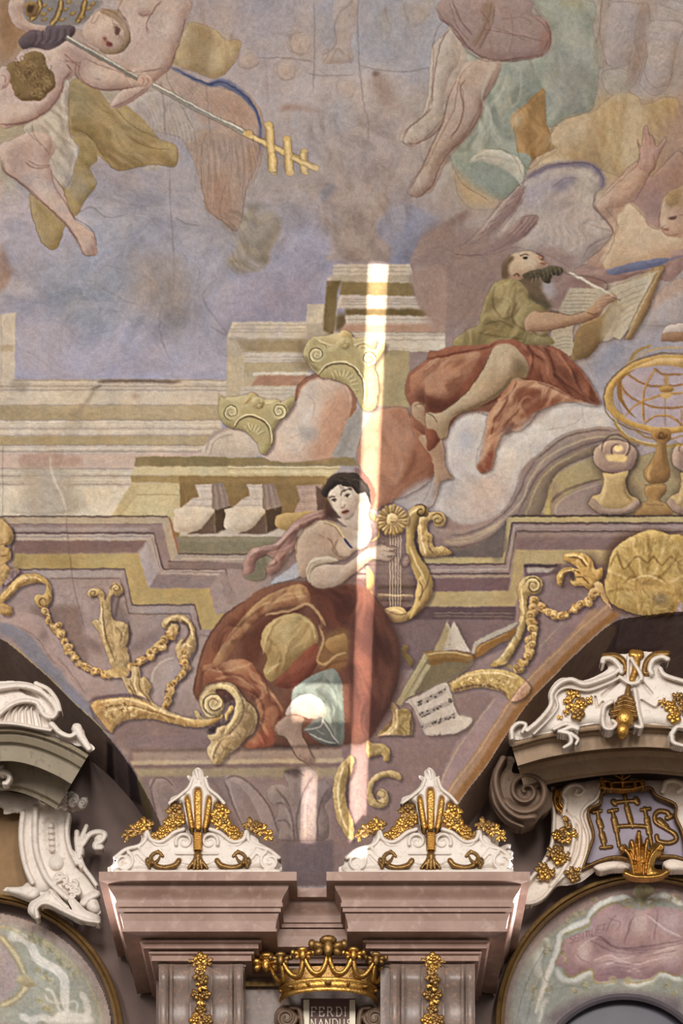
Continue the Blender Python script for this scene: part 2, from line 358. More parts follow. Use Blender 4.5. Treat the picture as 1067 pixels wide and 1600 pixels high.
# ---- painted architecture
lab()
def R(x0,y0,x1,y1,col,fe=.7,a=1.0): F([x0,y0,x1,y0,x1,y1,x0,y1],col,fe,a,sm=0)
def HL(col,w,a,*rows):
    for (y,x0,x1) in rows: S([x0,y,x1,y],col,w,.5,a,sm=0,taper=0)
T(0,0,1); F('-5 806 270 806 280 838 560 838 600 800 800 800 1072 800 1072 1345 -5 1345','957c77',1.5,sm=0)
lab('painted_cornice')
T(0,560)
F('-10 -200 75 -215 68 100 -10 160','bfb1a4',1,sm=0); S('8 -200 8 130','9f9086',2,.7,sm=0); S('68 -210 68 95','cdbfb0',2,.7,sm=0); R(-10,-60,66,-30,'a9977f',1,.7)
R(-10,100,1080,155,'bdafa4'); R(-10,155,1080,222,'c2b5a8'); R(-10,222,1040,292,'ab9a7d'); R(-10,292,1040,365,'c1b5ac'); R(-10,365,1000,410,'a89677'); R(-10,410,1000,450,'b9aca4'); R(-10,450,1000,520,'bda79e'); R(-10,520,640,600,'beb2a8'); R(-10,600,640,745,'c8bdb0')
R(500,225,1040,290,'b3a48b',4,.6); R(600,367,990,406,'b2a48e',4,.6); R(160,160,500,215,'cabfb1',8,.7); R(560,165,900,215,'c6b6a8',8,.5)
HL('95877f',1.4,.8,(103,60,1067),(132,0,1067),(150,0,1067),(220,0,1040),(290,0,1040),(330,0,1030),(362,0,1000),(408,0,970),(438,0,960),(518,0,630),(552,0,620),(592,0,620),(742,0,520))
HL('d5cbbf',1.6,.6,(115,70,1060),(312,0,1030),(345,0,1000),(424,0,960),(536,0,620),(570,0,620),(300,0,1030))
S('460 112 600 108 850 112','6a564e',5,1.4,.8); S('430 145 480 130','5f4d45',6,1.5,.8); S('830 112 1000 125','8b7a70',2,1,.7); F('60 105 130 105 120 160 70 150','93867a',4,.6)
S('330 280 380 240 420 190 450 140','8f7f70',5,2.5,.6); F('100 380 350 350 420 230 330 290 250 380','a1907a',9,.5); F('0 230 100 230 130 290 50 290','9d8a70',7,.6)
F('110 450 350 455 360 505 120 512','b08d80',3,.8); F('90 520 320 515 350 600 390 680 340 740 120 740 110 600','a2968b',9,.8); S('232 455 250 560 290 640 312 720','c3b8ae',3.5,1,.8); S('388 452 388 508','b0665a',1.6,.6,.8)
S('860 450 960 440','a0727a',3,1.2,.6); S('50 720 200 730 330 715','8c7f75',2,1.5,.7); S('20 260 60 285','8a7964',4,2,.6); F(E(635,180,14,12),'8f6f62',3,.6)
# right block entablatures (scale 3 from 340,400)
T(340,400)
F('70 310 420 308 420 390 45 385','c3b6a6',.8,sm=0); F('45 385 440 388 420 460 400 660 0 700 0 640 45 660','b0a089',.8,sm=0); HL('a09488',1.3,.8,(325,70,415),(345,60,415),(358,55,415))
F('90 395 400 395 400 450 130 450','9d8b6c',2,sm=0); F('45 385 125 455 115 660 45 660','b7a994',1,sm=0); S('125 455 118 660','cfc4b4',1.6,.6,sm=0)
R(128,455,420,500,'bdb2a8'); R(130,500,430,545,'ac9c80'); R(165,545,440,560,'c8beb2'); F('190 560 420 560 400 612 160 608','a8806c',1.2,sm=0); R(110,612,400,690,'beb2a6'); HL('998d82',1.2,.7,(475,130,420),(490,130,400),(500,130,400),(630,110,380),(648,120,370)); F('360 490 450 500 450 540 400 530','766048',6,.7); F('380 400 420 395 430 470 400 480','6f5e46',8,.7)
F('420 228 505 228 500 320 415 318','bfb2a0',.8,sm=0); F('415 318 540 318 545 390 420 390','ada090',2,sm=0)
F('540 38 900 42 930 130 510 115 540 90','b9ada2',.8,sm=0); HL('988c84',1.3,.8,(55,540,900),(75,540,905)); R(530,90,915,122,'a99d8e')
F('512 118 580 118 560 180 545 370 495 350','72613f',1,sm=0); F('580 120 920 128 930 190 570 185','86744f',1,sm=0); F('520 215 560 215 545 370 500 340','85714f',4,.7)
F('570 185 930 190 960 250 560 248','b4a9a2',.8,sm=0); S('570 190 550 370','cfc4b8',1.8,.6,sm=0); HL('8b8078',1.4,.8,(205,580,930),(215,580,935),(228,580,940))
F('600 248 960 250 1000 285 600 280','75623f',2,sm=0); F('560 280 605 280 590 350 555 350','6d5b3d',3); F('600 278 1067 285 1067 330 600 330','b5aaa2',.8,sm=0); F('600 322 1067 318 1067 362 570 358','ab8a78',2,sm=0); F('550 358 1067 362 1067 450 780 445 540 400','c1b6aa',.8,sm=0); HL('978b82',1.3,.8,(300,605,1067),(360,560,1067),(372,560,1067),(395,640,1067)); S('780 430 1020 445','8b8076',2,.8,.7)
F('690 445 900 445 900 710 690 700','a39575',1.5,sm=0); F('740 480 820 500 830 600 760 600','ad9f80',10,.6); F('640 690 720 700 690 800 620 800','a6a0a4',2,sm=0)
# mauve cloud edge over the entablature
F('905 90 960 60 1067 60 1067 320 1010 300 940 220','9a847f',2.5); S('905 90 905 130 940 220 1010 300 1067 320','84706b',2.5,1.5,.6)
F('1067 430 1000 470 920 540 880 620 900 700 1067 700','99604a',1) if 0 else None
# columns
lab('painted_column')
T(300,600)
B('340 335 480 110 500 60 560 0 700 0 745 80 735 150 680 260 655 340','bba79f','cbbdb4','a17f72',14,fe=1); F('540 150 660 60 720 120 670 250 640 335 560 335','b58f7e',14,.75); F('600 200 690 190 655 335 590 335','bb907a',8,.6)
F('480 210 600 220 570 260 500 250','a39a9c',7,.7); F('420 220 540 100 600 90 520 230 440 300','c8bab2',10,.7); S('400 280 470 200 520 110','d0c4bc',5,3,.5)
S('492 70 520 20 580 -15 650 -25 710 10 745 70 748 130 725 165','a5705c',9,1,.9); S('500 75 530 30 590 0 650 -8 700 25 728 80 730 130','c49a82',3.5,.8,.8)
B('65 335 70 280 110 230 180 208 250 225 300 265 330 335','c0b2a8','cbbfb6','a3948c',8); S('65 320 80 260 130 222 190 210 250 225 305 270 325 320','aa9c98',6,1,.8); S('85 330 100 270 150 240 200 235','93877f',1.5,.8,.6)
F('655 340 720 170 790 100 850 120 760 345','a39c9c',2,sm=0); F('660 335 715 190 735 190 700 335','958d8c',4,.6)
# corinthian capitals
lab('painted_capital')
def capital(cx,cy,k,m=1):
    q=lambda s:(np.array([float(v) for v in s.split()]).reshape(-1,2)*(k*m,k)+(cx,cy)).ravel()
    B(q('-130 -20 -120 -60 -60 -70 0 -80 60 -60 130 -60 150 -40 120 40 140 110 120 190 80 190 -60 60 -110 60'),'b7a881','cfc3a0','8a7a56',6)
    F(q('-80 70 -20 40 60 45 120 110 130 190 80 190 40 140 -20 100 -80 90'),'b3a47c',1.5); S(q('-80 60 -30 30 40 30 110 80 135 150'),'cabb94',3,.8,.8); S(q('-80 72 -30 42 40 44 105 92 128 160'),'897950',1.6,.7,.8)
    for i in range(6): S(q('%d %d %d %d'%(-40+i*26,80+i*8,-36+i*26,112+i*9)),'d0c4a0',2,.7,.8); S(q('%d %d %d %d'%(-31+i*26,82+i*8,-27+i*26,112+i*9)),'8f8058',1.2,.6,.7)
    for sx,sy in ((-85,-5),(95,-5)):
        S(q(' '.join('%g'%v for v in spiral(sx,sy,36,5,90,1.7))),'8c7c55',1.6,.6,.9); S(q(' '.join('%g'%v for v in spiral(sx,sy,30,4,110,1.6))),'d4c8a6',1.3,.6,.8)
    B(q('-20 -40 0 -85 20 -90 45 -70 40 -30 10 -10'),'baa67a','d0bf96','917d52',4); S(q('-15 -30 10 -60 35 -40'),'8c7a52',1.3,.6,.7); S(q('-120 -55 0 -20 130 -50'),'d3c8a8',2,.7,.7)
T(300,600); capital(265,130,1.0)
T(340,400); capital(580,450,1.12)
S('410 470 430 500 470 540','6f6047',6,2.5,.6)
# balustrade rail and balusters
lab('painted_balustrade')
T(300,600)
F('-82 345 760 345 780 385 -82 385','8d7d5b',.9,sm=0); F('-85 385 700 388 650 440 -105 438','bdb090',.8,sm=0); HL('8b7c5c',1.4,.8,(386,-80,700),(398,-85,690)); HL('cfc4a4',2,.7,(392,-80,690),(415,-90,660))
F('-105 438 650 435 640 600 420 660 300 720 -100 720','8e7548',1.2,sm=0); F('-95 440 600 440 600 470 -95 470','a08457',4,.6)
def baluster(dx,wide=0):
    f=lambda s:(np.array([float(v) for v in s.split()]).reshape(-1,2)+(dx,0)).ravel()
    F(f('250 470 380 470 425 590 345 600 270 560 235 560 265 520 240 490'),'6c553c',1.5,sm=0)
    B(f('245 472 372 470 380 500 395 585 345 600 325 520 245 492'),'b3a39d','c3b6ae','7f6d68',5,sm=0); B(f('255 500 330 500 330 580 180 575 225 550 255 540'),'bcaea6','c9bdb4','8f807a',5,sm=0)
    for i in range(4): S(f('%d 480 %d 590'%(335+i*14,350+i*13)),('8a7872','cabdb4')[i%2],2,.6,.8,sm=0)
    for i in range(4): S(f('%d %d %d %d'%(250-i*5,482+i*18,330,482+i*19)),('cabeb6','94867f')[i%2],2,.6,.7,sm=0)
    F(f('340 580 350 640 340 710 260 705 310 650'),'564436',1.5,sm=0)
    F(f('165 580 340 578 320 630 290 680 240 705 140 690 150 640'),'c0b2a6',1); S(f('340 580 320 640 260 705'),'62514a',3,1,.8); F(f('180 590 310 590 280 640 180 650'),'c9bcb0',7,.6)
baluster(-225); baluster(0)
B('500 475 600 475 610 600 480 590 500 540','aa9088','bca59a','7c6258',5,sm=0); 
for i in range(5): S([495,485+i*22,600,480+i*22],('c2b0a4','7f685e')[i%2],2.2,.7,.7,sm=0)
B('410 600 480 585 600 590 540 640 470 680 400 690','b0936a','c4a87c','86694a',6)
R(80,660,150,712,'b9aaa0'); R(345,660,420,712,'c0a89e')
T(0,560)
F('635 462 1067 462 1067 510 628 508','897a58',.9,sm=0); F('630 510 1067 508 1067 550 612 548','bdb090',.8,sm=0); F('612 548 1067 552 1067 582 620 582','a08a60',1,sm=0)
F('620 582 930 585 800 790 520 742','b8a883',.9,sm=0); F('660 600 880 600 780 740 570 740','bfb08c',2,sm=0); S('640 640 840 640','85744f',2.5,.9,.8); S('640 640 560 740','94835e',1.6,.7,.7); S('840 640 770 750','94835e',1.6,.7,.7); F('880 600 935 590 900 690 870 690','9f8a60',2,sm=0); R(640,468,700,508,'9b8a66',2,.5)
F('520 742 630 590 645 590 560 742','cabfa8',1,sm=0) if 0 else None
# ---- mauve entablature, left part
lab('painted_entablature')
T(0,780)
M1,M2,M3,M4,YE='a08882','8c716c','b8a69e','73585a','b79c66'
F('0 100 800 88 840 255 1067 250 1200 250 1260 330 1300 500 1300 1200 0 1200','a38c86',1,sm=0)
F('0 88 790 86 830 255 1100 258 1120 300 1200 310 1150 400 1000 520 940 610 760 800 -5 800','a38a85',1,sm=0)
# ledge light
F('0 86 795 84 838 255 1120 262 1150 300 800 292 760 118 0 118','b9a48c',.8,sm=0); S('0 82 790 82','5d4a44',2,.7,sm=0,taper=0); S('795 84 838 255','a8683e',2.2,.7,sm=0,taper=0); S('838 258 1067 262','5e4c46',1.8,.7,sm=0,taper=0)
F('30 120 760 120 800 292 1067 296 1080 330 770 330 722 162 60 160','9d8480',.8,sm=0); S('30 118 765 118','64504f',2,.7,sm=0); R(40,135,700,150,'b0a09a',1.5,.8)
S('60 162 722 160 765 328','5c474a',2.4,.7,sm=0,taper=0); S('790 294 1067 292','5c474a',2.6,.7,sm=0,taper=0); S('765 330 1060 330 1070 480','5c474a',2.2,.7,sm=0,taper=0)
F('60 165 715 165 760 330 745 345 690 195 70 195','b7a59c',.8,sm=0); S('65 178 705 176','735c5e',2,.6,sm=0); S('65 190 700 192','cdb57e',1.6,.6,.9,sm=0); S('712 180 752 335','735c5e',2,.6,sm=0); S('725 170 770 315','8d7674',2,.6,sm=0)
F('70 197 690 197 640 252 65 258','8b6c66',1,sm=0); F('650 260 690 200 745 345 695 418','b3a4a4',1.2,sm=0); F('700 260 735 340 700 400 680 330','a89799',5,.6)
F('765 335 1050 335 1020 360 745 352','b3a19a',.8,sm=0); S('760 342 1040 345 1050 470','806a6a',1.6,.6,sm=0); F('740 355 1020 360 985 418 700 418','94807f',1,sm=0); F('985 420 1030 360 1060 485 1067 535 1000 535','a18d8a',1.2,sm=0); F('1030 350 1060 345 1120 500 1060 490','9b8580',1,sm=0)
F('835 178 1290 178 1290 262 842 255','93876d',1,sm=0); F('850 190 1290 190 1290 215 850 215','9c9078',4,.7,sm=0); S('838 178 1290 178','b3a88a',1.6,.6,sm=0,taper=0)
F('838 258 1300 262 1300 300 800 292','a8968c',.8,sm=0); S('838 258 1300 262','5e4c46',1.8,.6,sm=0,taper=0); S('850 280 1300 284','c3b4a4',2.2,.6,.8,sm=0,taper=0); F('800 296 1300 300 1300 330 780 330','8d7672',.8,sm=0)
# yellow band
F('70 260 650 256 695 420 980 420 1010 540 1070 535 1010 610 940 612 915 495 620 498 585 328 70 332','b79d68',.9,sm=0); F('200 265 330 262 340 330 230 310','a28850',7,.55); F('400 268 620 268 640 400 600 330 400 320','c1a973',7,.5); S('650 258 695 418','d0a860',1.6,.6,sm=0); S('978 420 1005 535','d0a860',1.6,.6,sm=0); F('70 265 120 265 100 320 70 320','98804e',5,.6)
F('90 330 585 330 620 500 915 497 940 612 1010 612 980 640 920 640 890 540 600 540 560 375 240 378 180 345','a08a86',.9,sm=0); S('90 330 585 328 620 498 915 496 940 612','5f4a4c',2.4,.7,sm=0,taper=0); F('100 335 575 335 585 365 230 370','b0a09a',2,.8,sm=0); S('235 372 560 372','624c4e',2.6,.7,sm=0); S('240 380 550 380','cdb884',1.4,.6,sm=0); S('565 375 605 538 890 538 925 640','63504f',2.2,.7,sm=0); S('610 542 880 546','c2a87a',1.3,.6,sm=0); S('920 640 1000 640','604c4c',2,.7,sm=0); F('610 505 905 503 920 535 620 535','ab9a94',2,.8,sm=0)
# panel below
F('240 385 555 382 600 545 885 550 925 660 1000 650 960 800 800 1000 300 1100 60 580 70 500 200 460','a68f8a',1.2,sm=0); F('120 440 300 400 420 420 400 560 250 520','ac9692',10,.6); F('380 500 240 500 130 510 250 620 330 720 420 800 410 700 390 640','8a6d62',4,.8,sm=0); F('600 690 760 610 780 640 640 720','7d6566',5,.6); F('390 640 440 660 480 700 470 720 410 690','7e6666',4,.7); F('540 440 600 560 560 600 530 560','8a7470',3,.8); S('550 480 590 600','6c5656',2.5,1,.7)
F('800 560 880 560 915 660 960 660 940 780 700 800 640 780','a08986',8,.6)
# pink marble band along the groin
F('0 540 60 520 200 560 290 660 350 760 440 830 400 900 300 830 200 700 100 610 0 580','b0958f',1.2); S('0 580 90 600 180 660 240 750 310 810','8a6b6a',1.8,.8,.7); F(E(205,640,18,24),'846a66',4,.7)
F('0 580 60 590 150 650 250 780 330 880 300 900 170 780 60 650 0 620','8c8692',2); F('0 600 60 620 160 700 240 800 180 800 60 660 0 640','847f8c',4,.7); S('0 650 80 700 170 800','a89a80',1.5,.7,.7)
S('310 85 325 240 345 400 370 500 400 620','7a6864',1.8,.7,.6); SS_('86706c',1.4,.7,.5,'250 440 310 460 340 440','480 360 470 400 380 420')
# lower: pendentive field
T(90,960)
F('0 300 60 330 150 420 130 620 340 720 900 720 900 600 640 500 660 350 700 120 640 80 300 60 100 60 0 180','a38a85',1,lb=1) if 0 else None
F('130 400 200 380 320 380 430 420 560 470 660 490 660 640 320 640 230 560 150 470','967b76',2); F('300 500 560 520 690 540 690 625 330 630','917570',6,.8); F('440 300 560 210 590 260 560 330 500 440 440 400','a9938f',5,.8); F('460 260 520 215 560 250 520 330 470 380 440 330','b09d98',4,.8); S('440 340 450 270 490 225 545 200','c9bcb0',2.2,.8,.8)
F('0 120 60 260 160 380 140 410 60 320 0 240','ac928c',3); S('0 200 60 270 130 370','86686a',1.6,.8,.6)
F('0 250 60 330 140 410 180 500 260 570 240 600 150 530 60 420 0 340','8a8490',3)
# ledge below figure
F('320 630 1067 625 1300 625 1300 672 350 680','a08578',1,sm=0); F('350 675 1300 665 1300 705 370 712','ab9478',1,sm=0); F('340 700 1300 700 1300 740 380 745','8c7068',1.5,sm=0); F('380 735 1300 735 1300 800 420 800','a18d74',1.5,sm=0); S('330 632 700 630 1067 622','6a5250',3.5,1.2,.8,sm=0); S('360 708 900 705 1300 703','6d5650',2.5,1,.8,sm=0); F('370 680 460 680 480 800 430 790','b09a76',5,.6); S('350 672 700 665','c2a88a',2,.8,.7,sm=0)
# ---- upper right: seated figures, draperies, wing, clouds
T(711,0)
F('330 0 640 0 640 480 420 560 230 480 150 300 400 200','a4a79f',12)
F('640 0 1067 0 1067 480 700 440 640 300','b3a59f',12)
# mantle of green-grey
lab('painted_seated_figure')
T(527,0,1.976)
B('370 140 430 180 540 190 640 160 650 80 600 0 760 0 800 20 790 90 810 180 790 330 740 360 670 390 600 400 560 440 580 540 540 600 470 590 380 520 350 470 420 380 370 250','a1a599','b1b4a8','868d83',14,fe=3)
folds('380 180 640 160 760 0 790 330 600 400 570 560 460 580 360 460',70,13,'b9bcb0','7c857b',.5,1.2,4)
T(711,0)
S('420 240 400 340 380 420 280 500 220 560','7f8f84',9,5,.5); S('240 310 215 440 150 520 130 620','b9bab0',4,2.5,.7); S('350 300 330 400 260 460','878f86',6,4,.5)
S('210 300 260 330 280 400 200 480','8c968c',6,4,.5); S('130 590 140 660 80 740','bebdb2',4,2,.6); S('180 600 210 650 200 700','b5b6aa',4,2.5,.5)
F('440 250 510 230 520 330 500 500 460 540 430 420','9b9c98',9,.6); F('520 300 620 260 640 500 540 520 500 440','989997',10,.6); S('480 230 500 330 480 480','b0b1ac',5,3,.6)
F('520 110 600 120 670 280 660 350 610 300 540 180','b5b3a9',10,.7); F('440 80 480 90 490 150 450 160','8d8d7e',6,.6)
S('590 0 620 80 660 100 670 60','8f8a78',4,2.5,.6); F('500 0 600 0 590 40 510 30','a7a07e',6,.7); F('430 60 580 60 590 110 470 110','aab0ac',8,.5)
# legs
B('20 180 -30 160 -60 170 -100 210 -115 270 -120 340 -130 470 -170 560 -230 610 -255 640 -250 665 -190 670 -130 640 -90 580 -60 500 0 420 60 300','bcada4','cabfb6','9f8b82',8)
T(711,0)
B('60 290 210 290 205 350 160 410 140 440 130 520 90 600 40 660 -20 720 -50 780 -70 830 -110 900 -140 905 -160 880 -120 800 -90 720 -40 640 -20 560 0 480 10 400 20 350','baa398','cbb9ae','8f7468',9)
S('140 430 130 520 80 620 10 690 -50 780','866a5e',4,2,.6); S('60 380 40 440 50 500 30 580','957a70',4,3,.5); F('70 310 180 320 150 400 90 430 50 400','c8b6ac',8,.6)
T(527,0,1.976)
SS_('8f736a',1.6,.7,.75,'210 430 215 445 235 448','225 425 235 440','240 430 250 445','228 590 235 605 255 600','240 580 250 600','262 575 270 592','300 360 240 390 208 425','290 490 250 560 225 590')
# purple tunic
T(711,0)
B('-60 0 330 0 350 70 420 105 450 160 452 210 420 250 390 272 290 275 200 292 130 275 80 240 40 210 -10 150','a88f8b','b8a29c','8a6c68',9)
T(527,0,1.976); folds('350 10 600 0 650 120 600 180 450 185',65,16,'b9a49e','836460',.4,1.2,3); T(711,0)
F('180 20 320 30 360 110 440 140 430 230 300 240 180 200','ae9590',12,.6); F('-30 0 130 0 100 120 60 190 -10 130','9f8c8e',8,.6)
F('160 20 190 10 180 90 130 170 120 220 90 190 110 130 150 90','947a68',5,.75); SS_('7d5f58',3,1.6,.65,'10 170 90 240 150 280 240 285 370 270','430 150 448 200 400 260')
SS_('8a6a64',1.6,1,.5,'190 110 240 130 300 170','200 100 260 95','250 60 255 160 240 230','330 80 370 110 420 110','375 200 380 240'); F('400 190 440 170 445 220 410 250','b07f6c',6,.6)
# orange drapery point
B('260 555 330 490 400 425 422 430 425 560 440 620 470 690 440 710 380 740 330 790 290 730 290 640','b28c5c','c7a374','8d6a40',8)
folds('265 560 410 430 425 600 460 700 330 780 290 700',75,10,'c9a878','8b683e',.4,1,3)
S('360 500 345 620 370 740','94703f',5,3,.5); F('265 560 310 530 300 600 280 600','c9b79a',4,.8); S('410 440 415 560','9a7442',4,3,.5)
# big ochre-cream cloak
B('440 650 480 590 560 540 640 530 720 460 800 430 860 460 880 490 960 470 1040 460 1050 520 1010 700 960 780 900 880 700 800 560 770 420 790 360 830 400 760 480 700','c0a581','cfb898','a48660',14,fe=2)
folds('440 650 640 530 860 450 1040 470 1000 690 900 860 700 790 480 740',70,17,'d2bea0','9c7e56',.4,1,3)
F('700 480 780 460 790 600 780 780 720 790 690 640','c2a676',12,.6); F('790 500 880 500 870 700 800 780','c8b59a',10,.7); SS_('a68a5c',4,3,.55,'800 440 780 560 760 780','650 560 620 640 590 760','960 480 1000 500 990 640','690 500 700 600 690 700')
F('480 610 560 560 640 560 600 640 500 690 450 680','c9b8a0',8,.7); F('940 480 1040 470 1000 640 950 640','c39f68',8,.6); F('390 770 470 730 560 760 440 800','cabba6',5,.7)
# pale wing/cloth at far right
B('730 20 800 10 870 30 860 140 830 260 800 310 720 310 690 240 700 120','b2a5a5','c0b5b2','948682',12,fe=3); B('900 110 1000 100 1067 120 1030 260 1000 400 940 450 890 420 870 380 900 240','b6a7a4','c5bab4','978680',12,fe=3)
F('860 30 910 30 900 180 870 330 840 400 800 400 820 300 850 150','97796a',7,.65); F('690 0 720 0 705 150 690 320 660 250 680 120','97836f',7,.6); S('1040 200 1010 380 990 430','a28068',6,4,.6)
F('960 20 1067 60 1067 20 1000 0','bfb0aa',8,.7); F('690 340 800 330 820 420 720 440','b5ac9c',8,.7); SS_('8d8aa0',3,2,.5,'960 90 1067 100','800 180 850 160')
F('950 640 1067 500 1067 760 960 790','b5907c',12,.8)
# blessing hand arm of the youth on the right
lab('painted_youth_figure')
T(711,240)
B('1067 10 980 50 920 110 880 60 850 40 790 90 720 160 690 200 660 250 690 300 740 370 700 420 620 510 720 560 880 510 1067 470','b8937f','caab95','94705f',12,fe=1.5)
F('840 130 930 120 1000 150 960 300 910 340 880 290 830 230 800 230','97797a',9,.7); F('930 100 1067 20 1067 170 1000 170 940 200','a47f74',9,.7)
B('690 200 760 130 850 60 880 0 930 0 940 60 900 110 870 170 820 220 780 250 700 260 660 250','bd9a86','cfb29c','97715f',8)
B('740 370 720 420 690 500 720 550 820 530 960 500 1067 450 1067 380 1000 390 960 360 900 330 880 280 820 230 790 260 760 300','cdb195','dac3a8','a98870',10,fe=1.5)
S('700 250 760 330 750 380 700 430 640 480','8c6a5e',2.5,1.5,.6); S('930 10 920 70 880 150','9a7264',2.5,1.2,.6)
T(711,0)
B('850 650 870 690 880 640 890 590 905 600 910 630 930 640 945 690 985 640 990 660 950 740 930 800 860 790 865 720','bb9484','cba898','946a5e',5)
SS_('8a5a52',1.4,.6,.7,'890 600 895 680','912 620 918 690','935 650 935 700','855 650 870 700')
T(711,240)
B('960 330 965 260 985 200 1040 165 1080 170 1080 380 1000 385 965 365','c9a68e','d6b8a0','a47d68',7)
F('985 200 1030 165 1080 160 1080 260 1040 240 1010 260 985 240','a8875e',4,.9); rng=np.random.default_rng(8)
for i in range(12): S(spiral(1000+rng.random()*60,185+rng.random()*60,12,3,rng.random()*360,.8,7),('8a6c48','bfa070')[i%2],1.3,.7,.6)
SS_('84594e',1.8,.8,.8,'1000 300 1040 292','1015 302 1040 305','960 330 970 350','975 355 1000 358','1050 290 1067 288'); F('975 300 990 300 985 340 968 345','d8bda6',2,.6); F('975 355 1000 352 995 362 978 362','a5604f',1,.7)
# mauve mantle and blue sash on youth
B('590 520 700 540 820 530 960 500 1067 450 1067 540 1000 600 880 560 760 600 640 610 560 560','a98983','b99b92','8b6a66',8)
folds('600 530 820 540 1060 460 1060 540 880 560 650 605',-8,9,'bda097','80605e',.4,1,3)
B('710 550 800 520 900 500 1000 490 980 520 900 540 800 560 740 570','777896','8a8aa6','5f6080',5); S('880 510 940 520 1067 480','6d6e90',3,1,.7); S('780 590 840 570 900 550','7f5f58',4,2,.7)
B('990 620 1067 590 1067 680 960 700 880 740','b59c90','c6b0a2','957a70',6); B('860 760 940 700 1067 680 1067 800 860 800','aba0a4','b8aeb2','948890',8,fe=3)
folds('900 730 1067 600 1067 690',-30,9,'cdb6a8','8d7068',.4,1,3)
SS_('9b7a72',3,2,.6,'900 730 980 640 1067 600','1000 560 1067 520'); S('1000 600 1067 570','7d80a0',6,3,.6)
# wing of the angel
lab('painted_angel_wing')
T(711,240)
B('-5 440 60 410 130 330 200 250 280 150 340 110 430 60 540 45 630 50 690 100 695 150 660 190 650 250 740 370 620 500 560 540 480 500 420 470 330 450 280 440 160 475 60 480 0 470','b4a49e','c5b8b0','93827f',12,fe=1.5)
T(0,0,1); folds('780 290 940 260 950 400 860 420 800 380',-40,9,'cabfb8','948380',.35,1.2,3); T(711,240)
F('330 280 480 220 560 300 600 420 500 480 380 440 300 420','b9aba6',12,.7); F('300 180 440 100 560 100 580 160 440 190 320 260','aaa2b0',9,.7); F('560 80 640 100 650 240 590 250 560 180','c2b5a6',8,.7)
S('330 120 430 68 540 50 640 60 690 110 690 170','7d7288',9,2.5,.85); F('460 150 520 115 575 115 540 150 480 180','8c8498',5,.8); F('450 240 500 220 510 260 470 270','9c92a0',6,.6)
B('0 450 90 400 150 340 220 250 290 170 330 160 290 260 180 370 90 440 20 475','9c827e','ad9590','77595a',8,fe=1.5); B('20 470 120 440 220 390 310 300 390 295 370 350 300 410 180 460 80 480','9d807a','ad938c','7d5f5c',7,fe=1.5)
for i in range(7): S([40+i*12,455-i*3,140+i*16,380-i*8,250+i*14,270-i*12],('7d6262','b5a09a')[i%2],1.8,1,.6)
for i in range(6): S([230+i*20,410-i*8,290+i*14,350-i*4,330+i*12,300],('77585a','ae9690')[i%2],1.8,1,.6)
for i in range(10): S([440+i*16,320+i*4,450+i*18,390,430+i*20,460],('cabfb6','a0928e')[i%2],1.6,1,.45)
for i in range(8): S([570+i*9,70+i*3,590+i*10,95+i*4,600+i*10,90+i*6],'cfc4bc',1.2,.6,.5)
S('620 330 740 370 700 390 620 440','8d7a7a',2,1,.55); S('660 180 655 250 700 300 745 370','8f7568',2.5,1.2,.7)
lab()
# green bowl-like end of mantle and white cloth
lab('painted_seated_figure')
B('0 0 330 0 335 90 280 170 220 215 120 190 40 120','98a095','a5ada1','7f887e',10,fe=1.5); B('70 40 110 0 200 0 280 40 325 100 310 160 280 110 200 60 120 40','bdb9ac','ccc8bb','a09c90',5,fe=1.5)
F('0 90 60 130 140 190 210 220 180 260 80 260 20 200','bb9f7c',7,.9); F('50 190 110 180 170 215 110 250','c4ac86',6,.6)
lab()
F('60 280 150 260 200 250 120 350 40 420 0 420 0 350','b1a09c',8,.8); F('0 300 70 260 60 300 10 345','846861',5,.85)
# mauve cloud below the wing
T(711,240)
F('0 480 120 480 260 460 220 560 140 640 100 800 0 800','99827d',14,.9); F('280 440 420 440 500 500 480 540 380 500','afa4a2',10,.6); F('30 560 120 500 200 520 130 640','a28d8a',12,.5)
# ---- the writing evangelist
lab('painted_writing_saint')
# book pages
F('490 745 545 630 720 640 830 590 950 545 900 650 840 740 800 800 720 800 660 745','c0a995',1.2)
F('545 630 690 632 640 745 490 745','c5b7a3',1.2); F('720 640 830 590 930 550 860 690 790 790 750 700','c8b9a2',1.5)
B('920 550 960 530 975 545 900 700 830 800 790 800 850 710','a98961','bb9d74','7d5f40',4); S('935 545 880 660 810 790','c8ac80',2,1,.7)
for i in range(5): SS_('8d7c70',1.2,.7,.6,[560-i*14,655+i*19,620-i*12,658+i*18,680-i*10,655+i*18])
for i in range(5): SS_('8d7c70',1.1,.7,.5,[760+i*4,640+i*22,820,612+i*22,880-i*6,585+i*24])
F('540 570 700 600 690 650 560 640 500 600','8e6c66',5,.8); F('430 560 560 580 540 640 500 740 420 700','94706a',6,.7); F('400 620 440 610 440 660 410 660','b0a8b0',4,.7)
# head
B('230 520 260 480 330 458 390 470 410 490 400 510 440 520 400 550 330 590 270 590 230 570','c9ae94','dac6ac','967660',6)
F('225 580 222 520 250 485 275 480 250 520 240 560 250 585','7a6244',3,.9); F('300 490 340 480 380 495 350 520 300 520','d3bda4',4,.6)
B('330 580 400 540 480 530 510 560 480 605 430 600 400 620 350 640 310 600','6d5f4a','847559','4f4232',5); F('320 580 380 600 400 660 360 690 320 640','8a6f54',4,.9)
SS_('6a4c3c',2,.8,.85,'310 490 335 478 350 485','385 478 412 480 400 495','400 515 430 510','265 580 290 570 300 580','330 495 345 500'); S('380 470 412 478 402 500','a2604c',2.4,.8,.7)
F('270 570 310 565 320 580 280 590','c09a84',2,.9)
T(527,400,1.976)
